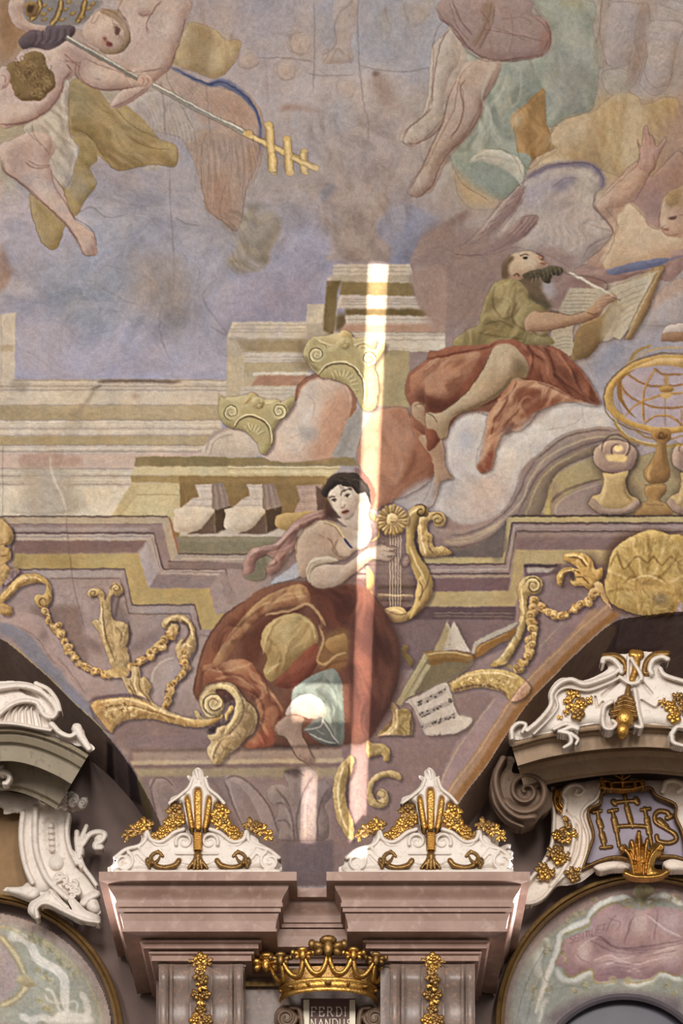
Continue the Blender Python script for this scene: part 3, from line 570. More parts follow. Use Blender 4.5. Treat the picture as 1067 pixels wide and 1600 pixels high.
# tunic
B('450 160 470 110 500 80 550 75 590 110 620 170 660 200 650 240 600 290 480 280 360 270 400 230 440 210','a8956a','bda97c','7f6c46',9)
folds('370 270 460 120 560 80 650 230 580 290',-65,12,'c6b488','77643f',.4,1.2,3)
F('460 130 520 90 570 110 560 200 480 220','b3a277',8,.6); SS_('86734c',4,2.5,.6,'590 170 560 190 540 230 560 250','470 130 520 190 600 180','420 240 500 220 570 260','500 100 480 160'); S('600 120 640 170 690 200','6e6048',5,2,.7)
F('610 120 650 170 680 200 640 180','6b5b45',3,.8)
# right arm and hand with quill
B('570 190 600 165 660 175 730 180 770 165 800 130 830 110 850 120 875 135 850 145 820 165 800 195 760 195 700 215 640 235 580 245','bd967c','d2b196','8b6450',6)
SS_('7f5646',1.4,.6,.8,'800 130 840 118 868 128','795 145 835 132','790 160 820 148','770 170 800 150 810 140')
S('715 50 770 80 830 115 875 138','d8cfc0',4,.8,w2=2); S('720 56 800 105','a8998a',1.5,.7,.8); S('860 128 880 142','4a3a30',2.5,.7)
F('660 240 700 150 760 150 730 220 720 290 660 280','b7a488',4,.8); B('760 200 830 180 860 190 760 310 720 310','a98a60','ba9b70','80643f',5)
# book drop + cloth
F('840 210 900 90 990 40 960 110 870 250','a88a66',3,.7); SS_('876a48',2,1,.7,'870 240 930 130 990 50','845 230 905 110 960 60')
# red mantle
B('215 380 250 340 330 290 390 275 450 290 510 255 560 255 600 290 680 280 720 320 770 370 815 460 740 455 680 440 640 470 560 500 540 540 470 570 450 660 430 650 440 590 480 540 480 500 420 480 340 490 330 530 260 560 225 530 230 470 210 430','99604a','b4795e','6b3a2c',10)
folds('220 400 330 300 450 290 560 270 700 300 800 450 700 430 600 310 430 420 340 470 240 460',-40,13,'c68f72','64341f',.45,1.4,3)
B('230 370 330 310 400 290 440 320 400 400 360 440 280 430 235 430','b3785c','c69072','84503c',9); F('240 420 310 425 360 440 330 470 260 460','7a4434',6,.7)
F('600 300 700 300 760 380 780 440 700 420 630 360','8f5440',9,.6); S('580 280 600 330 600 390 560 440','79412f',5,2.5,.7); S('660 290 720 360 790 440','75402f',4,2.5,.6); S('620 300 680 360 740 430','b87e62',4,2.5,.6)
# forward leg
B('470 310 500 280 550 275 585 310 600 360 560 420 500 440 440 470 380 480 340 510 340 540 310 570 290 540 240 500 230 465 250 450 300 470 350 460 400 420 440 380','b8997a','cfb597','86644a',8)
F('480 300 540 290 560 340 520 390 470 380','c9ad8e',9,.6); S('600 370 540 430 440 470 350 490','7c5a42',4,2,.6); SS_('7b5542',1.5,.7,.8,'235 465 260 455 275 475','250 455 290 465 300 480','260 480 310 490','240 455 248 470'); F('250 470 310 490 320 540 300 560 260 510','ad8568',5,.8)
B('480 400 580 385 660 400 700 430 640 450 580 470 530 480 540 520 470 560 440 620 450 560 500 470','b98062','cd9878','8c5742',7); B('560 410 640 400 700 440 640 470 560 480','a06850','b98166','77442f',6); S('500 480 560 430 640 420 720 440','cc9a7c',3,2,.6)
folds('460 560 500 460 600 400 700 430 560 490 450 650',-60,9,'d3a484','7a412d',.45,1.2,3)
F('450 600 490 580 470 650 450 665 430 640','8f4f3c',4,.9); F('530 500 620 470 580 530 540 540','93604c',4,.8)
# rear leg, lower mantle
B('230 530 270 560 290 600 300 660 280 700 190 750 175 730 200 650 210 600 240 570','a46a50','bb8468','75432f',7); B('60 620 110 490 210 470 230 540 240 580 200 650 170 760 110 780 100 700','b9846a','c99a80','9a6650',8,fe=2); SS_('7c4835',4,2.5,.6,'240 600 230 650 180 720','290 610 240 640','280 660 230 690')
folds('70 620 120 500 220 480 230 580 170 760 110 770',60,18,'cc9e84','96604a',.35,1.2,3)
B('250 560 310 560 330 590 335 650 355 685 320 700 310 740 290 775 265 770 285 720 300 680 290 620','b08a70','c5a388','80604a',6); F('330 660 360 688 320 690','b08a70',1.5)
SS_('7a5846',1.4,.7,.7,'265 768 290 740 300 700','340 670 355 688 330 690')
lab()
# white cloud
B('340 570 360 520 410 490 480 490 450 560 440 640 450 670 500 600 550 545 620 520 680 470 760 450 830 470 860 520 870 560 700 570 600 640 560 720 500 800 400 830 330 800 290 770 310 740 330 700 360 690 345 640','b9b0b0','cbc4c2','998f92',14,fe=2)
folds('345 570 480 490 600 540 820 470 860 540 600 640 500 800 330 780',30,30,'d0cac8','958b90',.4,2,1.5)
F('350 560 400 540 430 600 400 650 350 640','a3a3b4',10,.6); F('560 560 700 500 830 500 840 530 680 560 580 640','c3bbb8',12,.6); SS_('a0938f',2.5,1.6,.55,'440 640 470 660 520 680 520 750','400 690 450 720 440 790','480 560 530 530 560 540','620 540 700 520 760 540')
F('440 700 520 660 540 720 500 790 420 800','b9a197',10,.6); F('180 770 220 720 300 690 290 780 200 800','b5a9a8',5)
T(711,240)
F('780 800 800 760 900 700 1000 690 1067 700 1067 800','a7a0a8',10,.8)
T(527,400,1.976)
F('780 350 800 300 850 260 920 250 1000 230 1067 120 1067 280 900 330 850 380 830 460 790 400','a9a2ac',9,.9); F('790 330 840 270 900 270 850 330 820 400','9597aa',7,.7); B('890 230 960 150 1067 110 1067 210 960 230','b2a6a6','c1b6b2','988c8e',8,fe=2)
F('920 180 990 110 1067 70 1067 110 960 170','b89c8e',4,.8)
# ---- the evangelist, worked up
T(667,360,2.24); lab()
F('200 0 340 60 300 100 250 180 180 330 60 350 0 330 0 0','977f7a',8,.8); F('380 60 520 100 500 200 460 260 420 230','9b807b',6,.8); F('400 185 440 180 450 220 420 240','a9a2a8',4,.8)
lab('painted_writing_saint')
F('470 262 500 205 600 203 628 216 590 290 540 330 470 300','bcae9a',.7,sm=0); F('628 216 700 188 815 138 770 225 720 330 676 384 650 372 690 270','c2b39c',.7,sm=0); F('440 372 498 350 520 420 500 442 440 405','bdae96',.7,sm=0)
B('800 150 832 130 772 290 716 384 690 384 762 240','a3835c','bd9d72','735537',4,sm=0); S('818 142 752 262 700 378','d2bb90',1.6,.5,.9,sm=0); S('806 150 742 268 690 376','6f5236',1.4,.5,.8,sm=0)
B('530 345 600 312 664 240 650 330 570 440 512 442','94764e','ab8c60','6b5232',6); F('640 260 700 250 660 370 610 380','b9a88c',4,.8)
for i in range(6): S([492-i*6,222+i*13,540,220+i*13,596-i*7,222+i*13],'857566',.9,.4,.7)
for i in range(4): S([452,380+i*13,480,374+i*13,505,376+i*12],'857566',.9,.4,.7)
for i in range(6): S([652+i*7,232+i*18,700+i*2,212+i*18,772-i*5,184+i*20],'8d7d6a',.9,.4,.6)
# tunic
B('188 300 205 240 236 186 290 168 332 184 352 232 386 256 428 282 380 290 344 312 352 350 390 372 432 372 440 402 300 404 95 404 150 356 184 332','9c895c','b6a578','6f5d3a',9,fe=.6)
F('225 230 262 190 310 186 322 240 280 290 230 300','b1a074',8,.7); F('330 255 380 262 350 300 310 330 300 290','ab9a6c',6,.7); F('160 360 240 330 330 350 300 395 140 398','968252',7,.7)
SS_('6d5a36',2.2,1.1,.7,'318 250 300 290 310 330 350 352','240 200 232 260 262 310','262 310 300 300 330 262','200 330 260 320 310 345','180 360 250 372 340 380','350 340 390 366 430 372'); SS_('c8b98c',2,1,.6,'232 240 250 200 292 182','280 230 300 260 290 290','340 272 372 262','170 372 230 350'); F('352 232 400 262 428 284 436 262 408 222 380 200','5f5238',3,.85)
folds('190 300 240 190 330 190 345 300 430 375 300 400 120 400',-60,9,'c2b284','6b5a38',.4,1.2,3)
# arm and hand
B('346 318 372 284 420 284 500 296 552 286 590 250 618 226 648 219 668 234 652 250 622 266 604 300 560 320 500 336 420 352 352 352','b48c6e','d0ad8e','7f5a42',6,fe=.6)
F('360 300 430 296 500 308 430 330 364 336','c9a586',6,.6); F('590 262 620 236 646 232 620 262 600 282','cda88c',3,.7); SS_('74503c',1.3,.5,.75,'352 352 430 350 520 330 562 318 604 298','380 284 430 286 500 296 556 284','610 236 650 226','604 248 648 238','600 262 636 250','590 276 616 264','560 288 586 296 600 290')
S('496 146 540 168 600 200 672 242','d6cdbf',3.2,.6,w2=1.4); S('500 152 560 186','a4968a',1.2,.5,.8); S('650 232 678 246','3a2c26',2,.5)
# head
B('272 160 274 112 298 86 345 72 382 80 406 96 398 104 422 116 412 128 392 138 350 160 300 168','c2a68c','d8c3a8','8c6c56',6,fe=.6)
F('290 110 340 84 380 96 370 130 320 140','cfb79c',6,.7); F('266 168 266 122 288 92 306 96 286 126 290 164','6f5840',2,.9); F('300 158 322 150 330 166 306 172','b08a70',1.5,.9)
B('336 156 372 140 402 136 440 124 474 134 472 154 440 162 432 186 410 182 392 164 352 176','5f533e','7d7054','40362a',4); F('330 168 392 170 404 200 392 236 352 206','76604a',3,.9)
for i in range(16): S([350+i*7.5,150-i*1.5+(i%3)*6,364+i*7,162-i+(i%3)*5,360+i*7,182-i*2],('453a2c','91836a')[i%2],1,.4,.75)
SS_('4d352a',1.5,.5,.85,'326 92 342 84 358 88','334 98 346 94 356 98','386 80 406 96 396 106','396 118 420 118','302 160 316 152 326 162'); F('338 94 354 94 350 101 340 101','2f211b',.6,.9); F('392 84 404 96 396 103 388 98','b3705a',1,.6); F('398 112 418 116 408 124','9c5c4c',.8,.7); F('350 100 384 104 376 128 346 126','dccbb2',4,.5)
# red mantle
B('0 455 40 425 100 404 200 402 250 386 310 384 352 402 432 408 482 432 532 490 572 540 606 612 540 602 470 592 420 560 360 530 300 520 240 600 120 640 60 720 0 760','96563f','b57a5e','64301f',10,fe=.6)
B('0 470 60 446 130 432 190 430 160 490 120 545 70 590 0 575','b07a5e','c89a7c','86503a',9); F('0 580 70 596 120 560 100 610 40 640 0 630','6b3625',5,.8); S('0 452 60 440 130 426 200 414 248 394','6a3424',2,1,.8); SS_('d09f80',2.4,1.3,.55,'20 470 90 452 160 440','30 540 80 530 120 500')
F('360 410 440 420 490 460 470 520 400 490 350 440','a0634a',7,.7); SS_('5f2b1c',3,1.4,.7,'352 404 372 450 362 510','410 412 440 460 450 520','470 432 510 490 540 560 590 604','440 500 490 540 560 590'); SS_('c48c70',2.6,1.3,.6,'330 400 362 430 360 480','390 414 420 460 424 510','455 424 490 470 520 530')
folds('0 470 130 432 190 430 120 545 0 575',-35,11,'d0a184','7a4430',.4,1.3,3); folds('350 410 440 412 540 500 600 605 480 590 420 540 360 500',55,9,'b87a5e','5a2a1c',.42,1.2,3)
# knee and shin
B('226 424 252 402 290 400 330 430 354 470 350 514 306 518 270 566 200 610 122 640 84 668 72 722 50 732 26 700 0 690 0 640 40 642 90 612 150 560 196 490','b3987a','cfb798','7d6144',9,fe=.6)
F('236 430 280 410 310 440 290 480 236 500','d0ba9a',8,.65); F('310 440 350 480 344 512 300 512 300 470','846a48',6,.75); S('300 512 256 566 180 612 96 646','6e5036',3,1.4,.65); F('120 600 190 540 220 500 200 560 140 620','cdb394',6,.6); SS_('6b4c38',1.4,.5,.75,'226 424 200 480 150 555 90 610 40 640','84 668 74 722 50 732','0 640 20 650 36 676')
# turned-back lower drape
B('290 562 312 530 380 528 440 545 520 590 566 606 480 602 420 622 362 650 332 700 300 700 310 668 270 700 242 768 232 828 200 850 176 830 200 756 210 660 248 602','b98567','d0a283','8a5640',7,fe=.6)
F('318 566 360 552 400 566 372 596 330 612 316 600','8f4f3a',3,.85); F('400 590 470 594 420 618 350 650 320 690 306 696 330 650','97543c',3,.8); F('200 850 176 830 196 800 236 772 232 828','8f4c36',2,.9); SS_('d8b090',2.4,1.2,.65,'262 600 300 560 330 545 400 545','220 680 236 640 262 620','212 770 222 700','440 560 500 590'); SS_('6f3a28',2,.9,.65,'290 570 270 620 240 660 226 720','330 620 296 660 262 690','386 530 440 552 520 594','316 530 300 560 262 600')
folds('290 562 380 530 520 590 420 615 330 690 240 760 190 840 205 740 250 610',-50,7,'d9b092','7d4530',.42,1.2,3)
# white cloud lights
lab(); F('96 690 150 650 200 640 206 700 170 830 110 800 70 770','bdb4b2',5,.8); F('110 710 170 700 160 780 110 780','a6a5b2',9,.7); F('262 740 310 710 420 640 520 616 610 620 640 680 560 690 440 730 350 800 300 900 240 860 244 800','c0b7b3',7,.75); F('300 720 400 670 500 640 480 680 380 740 320 800','c9c1bc',10,.6); SS_('978c8a',1.2,.6,.6,'240 800 262 744 320 706','360 650 430 626 540 612','410 700 480 690 540 660 545 620','200 830 240 860 300 870','130 930 180 900 240 910','150 960 220 930','260 900 250 960 180 1000')
F('130 900 240 860 300 880 250 980 140 1010 90 980','b8a49a',10,.6)
# ---- columns and capitals, worked up
T(300,400,2.24); lab('painted_column')
B('246 702 368 500 390 456 440 432 500 430 546 460 562 522 540 584 490 704','bda9a0','cdc0b8','a07a68',12,fe=.6,L=(-.9,-.3)); F('440 560 520 470 556 520 540 584 488 702 410 702','b98a72',8,.75); F('300 660 390 520 430 500 440 580 380 690','cabdb6',10,.7); F('372 610 432 600 440 636 400 650','9d9698',5,.75); SS_('a39088',1.2,.6,.6,'400 480 430 520 420 580','340 640 400 620 420 640','470 460 500 500 480 560')
S('364 506 374 462 412 428 470 414 526 426 562 470 570 520 552 566','a0705a',7,.6,.95); S('372 500 384 464 420 436 472 424 520 436 548 474 556 520','c69f88',2.6,.5,.9); S('362 500 372 456 412 422 472 408 530 420','7a5242',1.2,.5,.8)
F('488 704 548 580 588 524 610 540 556 704','9a9596',.8,sm=0); F('500 704 556 590 570 590 530 704','8c8788',2,.7,sm=0)
B('48 700 56 650 90 616 140 602 190 614 226 650 244 700','bfb2a9','ccc2ba','9d8f88',8,fe=.6); S('50 694 60 650 94 618 142 606 190 618 228 656 242 694','a99b98',4,.6,.9); S('64 698 76 656 110 632 146 626','8d8078',1.2,.5,.7)
lab('painted_capital')
def cap2(o,vl,vr,fl,arc,fl2):
    B(o,'ada077','c9be98','7f7150',5,fe=.6)
    for (x,y),d in ((vl,1),(vr,-1)):
        if d: 
            F(E(x,y,30,28),'b9ad86',1.5,.8); S(spiral(x,y,30,4,90,1.7*d,24),'7d6e4a',1.5,.4,.9); S(spiral(x,y,25,3,100,1.7*d,24),'d8cdab',1.2,.4,.85)
    B(E(fl[0],fl[1],24,20),'b5a67c','d2c6a0','806f4a',3)
    for k in range(5): S([fl[0],fl[1],fl[0]+20*math.cos(k*1.25),fl[1]+18*math.sin(k*1.25)],('7d6c48','d6cbaa')[k%2],1.2,.4,.8)
    a=np.array([float(v) for v in arc.split()]).reshape(-1,2); S(a.ravel(),'7f7050',5,.6,.9); S((a-(0,4)).ravel(),'d3c8a4',2.2,.5,.9)
    b=np.array([float(v) for v in fl2.split()]).reshape(-1,2); c=cr(b,False,5)
    for k in range(2,len(c)-2,2):
        n=np.array([-(c[k+1]-c[k-1])[1],(c[k+1]-c[k-1])[0]]); n=n/np.linalg.norm(n)*24; S([c[k][0],c[k][1],c[k][0]+n[0],c[k][1]+n[1]],'d5caa8',2,.5,.85,sm=0); S([c[k][0]+6,c[k][1]+2,c[k][0]+n[0]+6,c[k][1]+n[1]+2],'7d6e4c',1.3,.4,.8,sm=0)
cap2('390 348 404 302 430 290 470 324 500 312 520 284 560 290 576 320 636 330 680 302 664 350 640 382 650 430 650 500 640 534 600 540 560 470 520 440 470 430 440 420 405 378',(438,346),(620,360),(532,308),'440 424 462 392 500 376 550 380 590 416 606 470 604 530','470 420 510 398 550 404 580 440 586 490')
cap2('94 545 100 494 140 512 200 520 214 494 250 498 262 520 310 512 356 490 350 530 292 600 286 650 262 690 240 690 224 650 180 612 140 604 108 584',(140,546),(306,544),(232,516),'146 604 164 576 200 560 246 574 276 612 280 664','172 602 204 586 240 600 262 640')
T(340,400); S('410 470 430 500 470 540','6f6047',5,2,.5)
lab()
# ---- angels at the upper left, worked up (coordinates from the 0..534 x 0..425 corner)
T(0,0,1.998); lab('painted_angel_figure')
SK,SH,SD='c2a79c','d6c2b6','8f6a5f'
def sk(s,r=5,fe=.5,a=1): B(s,SK,SH,SD,r,fe=fe,a=a)
# tiara and upper arm
F('70 0 300 0 290 40 260 72 200 84 120 78 84 60','8f8888',1.2)
for q in ('122 0 124 30 96 66','192 0 184 44 160 80','268 0 258 40 240 72'):
    S(q,'6b4e2c',9,.6); S(q,'a3824c',6,.6); S(q,'c9ad78',2,.5)
for x,y in ((138,46),(140,20),(158,30),(206,30),(196,62),(216,8),(278,28),(256,56),(290,14),(140,62),(228,44)): F(E(x,y,11,5,-25),'8f7042',.8); F(E(x,y-2,6,2.5,-25),'c4a870',.6,.8)
B('78 16 100 4 124 24 112 52 84 50','97774e','b59763','664a2c',4); F('88 20 108 20 102 40 86 38','5f4330',1.5)
sk('36 0 76 0 72 40 92 72 150 84 130 94 86 98 48 80 28 40')
# big angel torso and raised arm
sk('372 30 384 0 580 0 582 50 556 130 540 196 514 232 470 262 420 250 350 196 340 166 388 146 408 100 394 60',9)
F('470 60 540 20 560 60 530 150 480 170 466 110','cfbab0',10,.6); F('400 30 450 10 460 80 420 110','ccb6ac',8,.6); SS_('966f66',1.6,.7,.7,'582 60 560 130 540 196 516 232','466 106 460 76 480 34 508 4','372 28 368 44 396 66','372 208 430 226 510 214','434 40 448 48 466 44'); F('432 34 466 34 466 50 444 50','a87a70',2,.6)
sk('345 334 372 290 430 262 474 262 440 300 380 336',5); 
# wing behind, dark
B('60 128 100 94 138 100 150 82 234 84 214 128 160 156 112 150 74 154','6c5a61','857379','493a40',5)
for i in range(10): S([110+i*12,96-i*1,112+i*11,120,96+i*12,148-i*3],('473840','8d7c82')[i%2],1.2,.5,.6)
# boy: back, arm
sk('62 164 106 150 162 156 214 126 262 138 316 172 400 226 468 250 474 264 420 274 360 284 300 280 262 258 236 236 210 250 196 256 190 290 150 342 110 372 60 390 0 390 0 220 40 212',8)
F('190 150 250 160 280 200 250 230 204 206','ad877c',6,.55); F('270 200 330 214 372 246 316 262 280 240','d2bdb1',6,.6); F('0 300 80 322 130 320 80 364 0 360','d0bbb0',7,.6); F('120 166 190 160 190 200 150 220','d3beb2',7,.6)
SS_('8a6258',1.8,.8,.7,'0 388 60 388 112 370 160 336 192 286 198 254','204 190 230 196 250 210','240 196 236 230 270 264 330 284 400 276','210 204 226 224 200 250','300 246 312 252'); SS_('8a6258',1.4,.6,.7,'206 126 262 138 320 174 400 226')
sk('404 226 438 218 466 236 478 256 460 268 424 272 406 262',3); SS_('84584e',1.2,.4,.8,'434 232 444 250 434 266','450 236 460 252 450 266','462 244 470 256 462 264','424 222 446 220')
# boy hair
B('16 236 30 200 74 188 78 168 108 160 138 170 150 210 168 230 174 268 150 294 126 314 100 316 66 314 46 294 36 266','8d714a','ab8e60','5f4529',5)
rng=np.random.default_rng(13)
for i in range(60):
    x=44+rng.random()*112; y=178+rng.random()*124; S(spiral(x,y,10,3,rng.random()*360,.8,8),('5f4529','b89b6c','7d623e')[i%3],1.1,.4,.6)
sk('0 220 14 212 32 234 28 266 12 278 0 274',3); S('4 236 18 240 16 262','8a6056',1.2,.4,.7)
# reclining head
sk('258 94 286 50 320 30 360 46 394 80 404 126 384 158 340 160 294 144 264 120',6)
B('312 38 360 32 398 76 408 124 386 162 340 172 312 158 352 154 382 134 386 94 364 66','a0856c','b89e84','785c44',4)
for i in range(12): S([330+i*5,40+i*7,352+i*3.5,60+i*8,356+i*2.4,96+i*5],('745a42','bda48a')[i%2],1,.4,.5)
F('362 84 376 90 372 108 362 106','5f453d',.8,.85); S('352 74 376 80 384 92','7d5c50',1.3,.5,.7); F('322 118 336 118 330 140 320 134','a8766a',2,.7); F('336 132 354 140 346 148 334 144','8d4a42',.8,.85); S('350 110 338 122','b08a7e',2,.8,.6); F('290 70 340 50 350 80 310 110 280 100','d9c6bb',7,.6); S('296 50 286 66 296 76','a98272',1.6,.6,.7)
# staff over all
lab('painted_cross_staff')
S('208 118 290 166 372 212 432 246','7f7a78',7,.6,sm=0,taper=0,lb=1); S('210 114 372 206 432 240','d0cac2',2.8,.6,sm=0,taper=0)
S('478 264 600 330 720 392 762 412','8d8885',6,.6,sm=0,taper=0,lb=1); S('478 261 600 326 720 388 762 408','d0cac2',2.4,.5,sm=0,taper=0)
lab('painted_angel_figure'); F('434 238 470 242 476 258 466 266 436 264','c8a99c',.8,.9); SS_('8d6156',1.1,.4,.8,'444 240 450 254 444 266','458 244 464 256 458 266')
# leg
sk('6 500 14 468 40 436 90 414 150 420 166 452 150 500 160 524 170 580 206 640 236 690 270 712 298 740 302 772 296 798 262 792 244 752 206 696 146 642 92 590 44 556 14 534',7)
F('30 470 80 440 110 470 90 520 40 520','b0938a',7,.6); F('90 560 130 560 180 620 226 690 180 660 120 610','d3c0b6',6,.6); SS_('8a655b',1.7,.7,.75,'6 500 14 534 46 558 94 592 148 644 208 698 246 754','80 508 110 526 156 522','160 526 172 580 208 640 238 690','252 766 264 792','268 772 280 796','284 764 296 796','288 732 300 766')
# seated figure legs at upper right
T(533,0,1.998); lab('painted_seated_figure')
B('342 86 318 120 300 180 286 260 282 330 262 360 214 396 196 432 204 450 250 444 300 408 322 380 318 320 340 240 372 180','b8aaa1','c9beb5','967f75',6,fe=.6)
B('440 188 500 194 492 236 462 286 440 320 424 380 380 436 330 480 300 530 284 580 250 612 220 606 216 588 252 520 290 440 318 380 336 300 360 250','b59e92','c8b5aa','84695d',7,fe=.6)
F('440 200 490 200 470 250 440 280 410 260','c5b2a8',6,.6); F('360 270 380 280 360 370 320 440 340 350','c3b0a5',6,.55); SS_('7d564b',1.5,.6,.75,'340 90 316 124 300 182 288 262 284 330','196 432 214 398 262 362 284 336','204 450 250 444 302 410 322 378','216 590 254 522 292 440 318 382 338 300 362 250','250 612 286 580 304 530 336 480 384 436 426 380 442 320 466 286 494 236','388 250 372 280 384 330 372 390 340 430','226 594 232 606','240 586 246 606','254 582 260 602','206 436 214 446','220 430 226 444','234 428 240 440')
B('330 0 580 0 596 40 640 62 656 96 654 124 634 156 616 172 540 178 480 190 430 172 390 140 350 86 306 56','a48c88','b59e9a','836764',8,fe=.6); SS_('7a5650',1.8,.8,.7,'306 56 352 88 392 142 432 174 484 190 560 182 634 170','346 0 372 60 410 112','640 66 654 110 634 158','470 10 456 70 416 150','480 20 470 80 432 156'); F('440 20 480 4 466 80 430 140 412 130 446 80','907462',3,.7); F('480 60 580 50 630 90 620 150 520 160','ab928c',9,.6); SS_('8a6a66',1.2,.6,.6,'470 84 520 100 580 130','500 60 560 56 600 70','530 40 536 110 524 170','596 100 610 140'); F('620 110 650 100 646 140 622 160','ad7c6a',4,.6)
S('480 200 440 300 470 380 430 440','bcbcb2',2.4,1,.6); S('520 196 500 260 460 320','8a958b',4,2,.5); S('560 190 560 300 530 340','b4b6ac',2.4,1.2,.6); S('600 190 590 270','858f86',3,1.6,.5)
B('412 496 430 474 470 466 520 478 560 500 574 540 566 556 550 520 500 498 450 492','c3bfb2','d6d2c5','9b978b',3)
lab()
# ---- painted gilt ornament
GO,GH,GL='b08f5a','d3b985','6d5232'
lab('painted_gilt_scroll')
T(0,780)
# shell fragment left edge
lab('painted_shell')
B('-20 100 40 120 65 165 50 210 20 220 55 240 50 280 30 300 50 330 30 380 -20 400','b0905a','ccb07a','765a34',7); S('0 215 40 205 55 170','7a5c38',2,.8,.7); S('0 270 40 260 50 235','7a5c38',2,.8,.7); S('-10 320 30 300','7a5c38',2,.8,.7); S('60 130 68 180 55 230 60 290','4f3a34',3,1.2,.7); F('50 330 100 330 60 380 20 400','63504c',5,.7)
lab('painted_gilt_scroll')
B('-10 470 30 420 90 365 150 345 210 365 245 420 240 480 210 515 180 505 160 470 175 448 205 445 215 400 160 395 90 420 40 470 0 500','b08e54','d0b478','75562e',5); S(spiral(205,478,34,5,-60,1.2,14),'6f5230',1.8,.6,.8); S('20 470 90 385 150 365 200 380','d8bf88',2.2,.8,.7); S('230 400 250 470 230 520','58443a',2.5,1,.6)
for i in range(14): S([40+i*12,440-i*9+max(0,i-7)*11,50+i*12,462-i*9+max(0,i-7)*10],'7c5f38',1.1,.5,.6)
B('-10 490 40 495 60 520 50 545 20 545 -10 530','a5834e','c2a266','6a4c2c',3)
# floral garland chain
def chain(ps,r=16,seed=1,c=(GO,'cbab70',GL)):
    rg=np.random.default_rng(seed)
    p=cr(np.array([float(v) for v in ps.split()]).reshape(-1,2),False,8); d=np.r_[0,np.cumsum(np.linalg.norm(np.diff(p,axis=0),axis=1))]
    n=max(2,int(d[-1]/(r*1.15))); u=np.linspace(0,d[-1],n); X=np.interp(u,d,p[:,0]); Y=np.interp(u,d,p[:,1])
    S(np.stack([X+r*.4,Y+r*.3],1).ravel(),'63494a',r*1.5/_st['s'],1.5,.45)
    for i,(x,y) in enumerate(zip(X,Y)):
        dx,dy=(rg.random(2)-.5)*r*.7; k=.75+rg.random()*.5
        B(E(x+dx,y+dy,r*k,r*.8*k,rg.random()*180,8),c[0],c[1],c[2],2.6,lb=1); S(spiral(x+dx,y+dy,r*.6,r*.15,rg.random()*360,.9,7),('6a4c2c','dcc492')[i%2],1.2,.5,.8)
        if i%2: F(E(x-dy*1.5,y+dx*1.5,r*.55,r*.3,rg.random()*180,8),'ab8646',.7); F(E(x+dy*1.5,y-dx*1.5,r*.4,r*.3,0,7),'7a5430',.8,.7)
chain('215 530 240 590 290 650 330 720 370 770 420 790',19,2)
# acanthus stem with two curls
B('465 560 470 480 450 455 420 462 410 440 430 418 470 420 490 450 495 480 510 430 530 395 565 400 575 435 550 460 530 450 520 490 530 560 560 570 600 590 605 650 590 690 600 710 580 760 600 720 610 780 590 820 560 830 520 780 490 700 460 620 430 580 450 565','a89063','cdb98c','665033',5)
S(spiral(545,420,24,4,160,1.4),'6b5433',1.7,.6,.8); S(spiral(440,440,22,4,0,1.2),'6b5433',1.5,.6,.8); SS_('705a38',1.8,.8,.7,'480 480 485 560 500 650 540 760','510 500 520 580','545 600 570 630 560 680','560 600 600 610','490 590 500 680','570 640 600 650','575 700 590 690')
SS_('dac89c',1.6,.7,.7,'475 500 478 570 490 650','525 470 515 540','470 590 500 700','530 590 550 680','590 600 580 640')
SS_('4b3a34',3,1.4,.6,'600 570 612 640 598 700','610 720 620 780','585 440 560 470 540 560')
# hook scroll with flower chain
B('755 600 760 570 800 545 860 545 900 580 920 640 915 700 890 750 880 800 850 780 830 740 820 700 840 660 880 650 885 610 850 580 810 580 790 610','aa9164','cbb486','685033',5)
S(spiral(815,605,36,5,200,1.5),'63492c',2,.7,.85); B(E(815,605,22,22),'b09564','cdb486','75592f',3); S('850 570 885 600 880 650 850 680','4a3835',4,1.2,.6); S('915 620 925 700 900 760','4f3c38',2.5,1,.6)
SS_('dcc698',1.8,.7,.7,'770 580 810 555 860 560 895 600 905 660','850 700 870 680 900 690')
chain('800 640 760 680 720 715 670 750 620 785',23,5); chain('860 720 850 760 870 800',20,6)
T(90,960)
chain('540 75 500 130 450 180 400 215 350 245',23,7); chain('595 200 600 260 560 310 525 350 520 400 510 430',22,8); chain('0 60 40 140 80 200 130 250 190 275 240 285',20,9)
F('235 260 320 250 330 290 260 300','b79a62',2)
# big acanthus leaf down
B('300 290 340 300 350 250 385 250 390 300 410 290 440 340 430 380 460 420 560 470 660 490 760 470 770 490 700 520 620 530 500 500 400 470 340 380','ab9263','ccb88a','6d5634',5)
SS_('6f5836',1.7,.7,.7,'340 310 380 390 450 430','380 270 390 350 440 420','415 300 420 370','330 330 390 420 480 460'); SS_('d9c89c',1.6,.7,.7,'360 280 370 350 430 410','400 310 410 370','460 435 560 480 690 505')
# horn
B('155 425 200 400 300 390 370 395 430 420 500 460 600 490 700 490 780 470 730 520 640 530 540 515 460 495 400 490 320 500 270 530 250 560 220 520 170 460','b08e56','d2b67c','6f5230',7)
S('165 430 240 405 340 400 430 430 520 470 640 500','d9c08a',2.2,.8,.8); S('180 460 260 430 360 430 450 455 560 495','7c5c34',1.6,.7,.6); S('190 475 270 445 370 440 470 470','dcc48e',1.6,.7,.6); F('170 430 210 415 260 540 240 540','a8804a',3,.7)
rg=np.random.default_rng(5)
for i in range(26):
    t=rg.random(); x=180+t*190; y=430+rg.random()*55-t*10; S(spiral(x,y,10,2,rg.random()*360,.8,6),('7d5c34','dbc48e')[i%2],1.2,.5,.6)
S('145 415 200 390 300 380 380 385 440 410','5f464a',3,1.4,.7); S('150 430 180 500 250 565','5f4a4c',2.5,1.2,.6)
lab('painted_entablature')
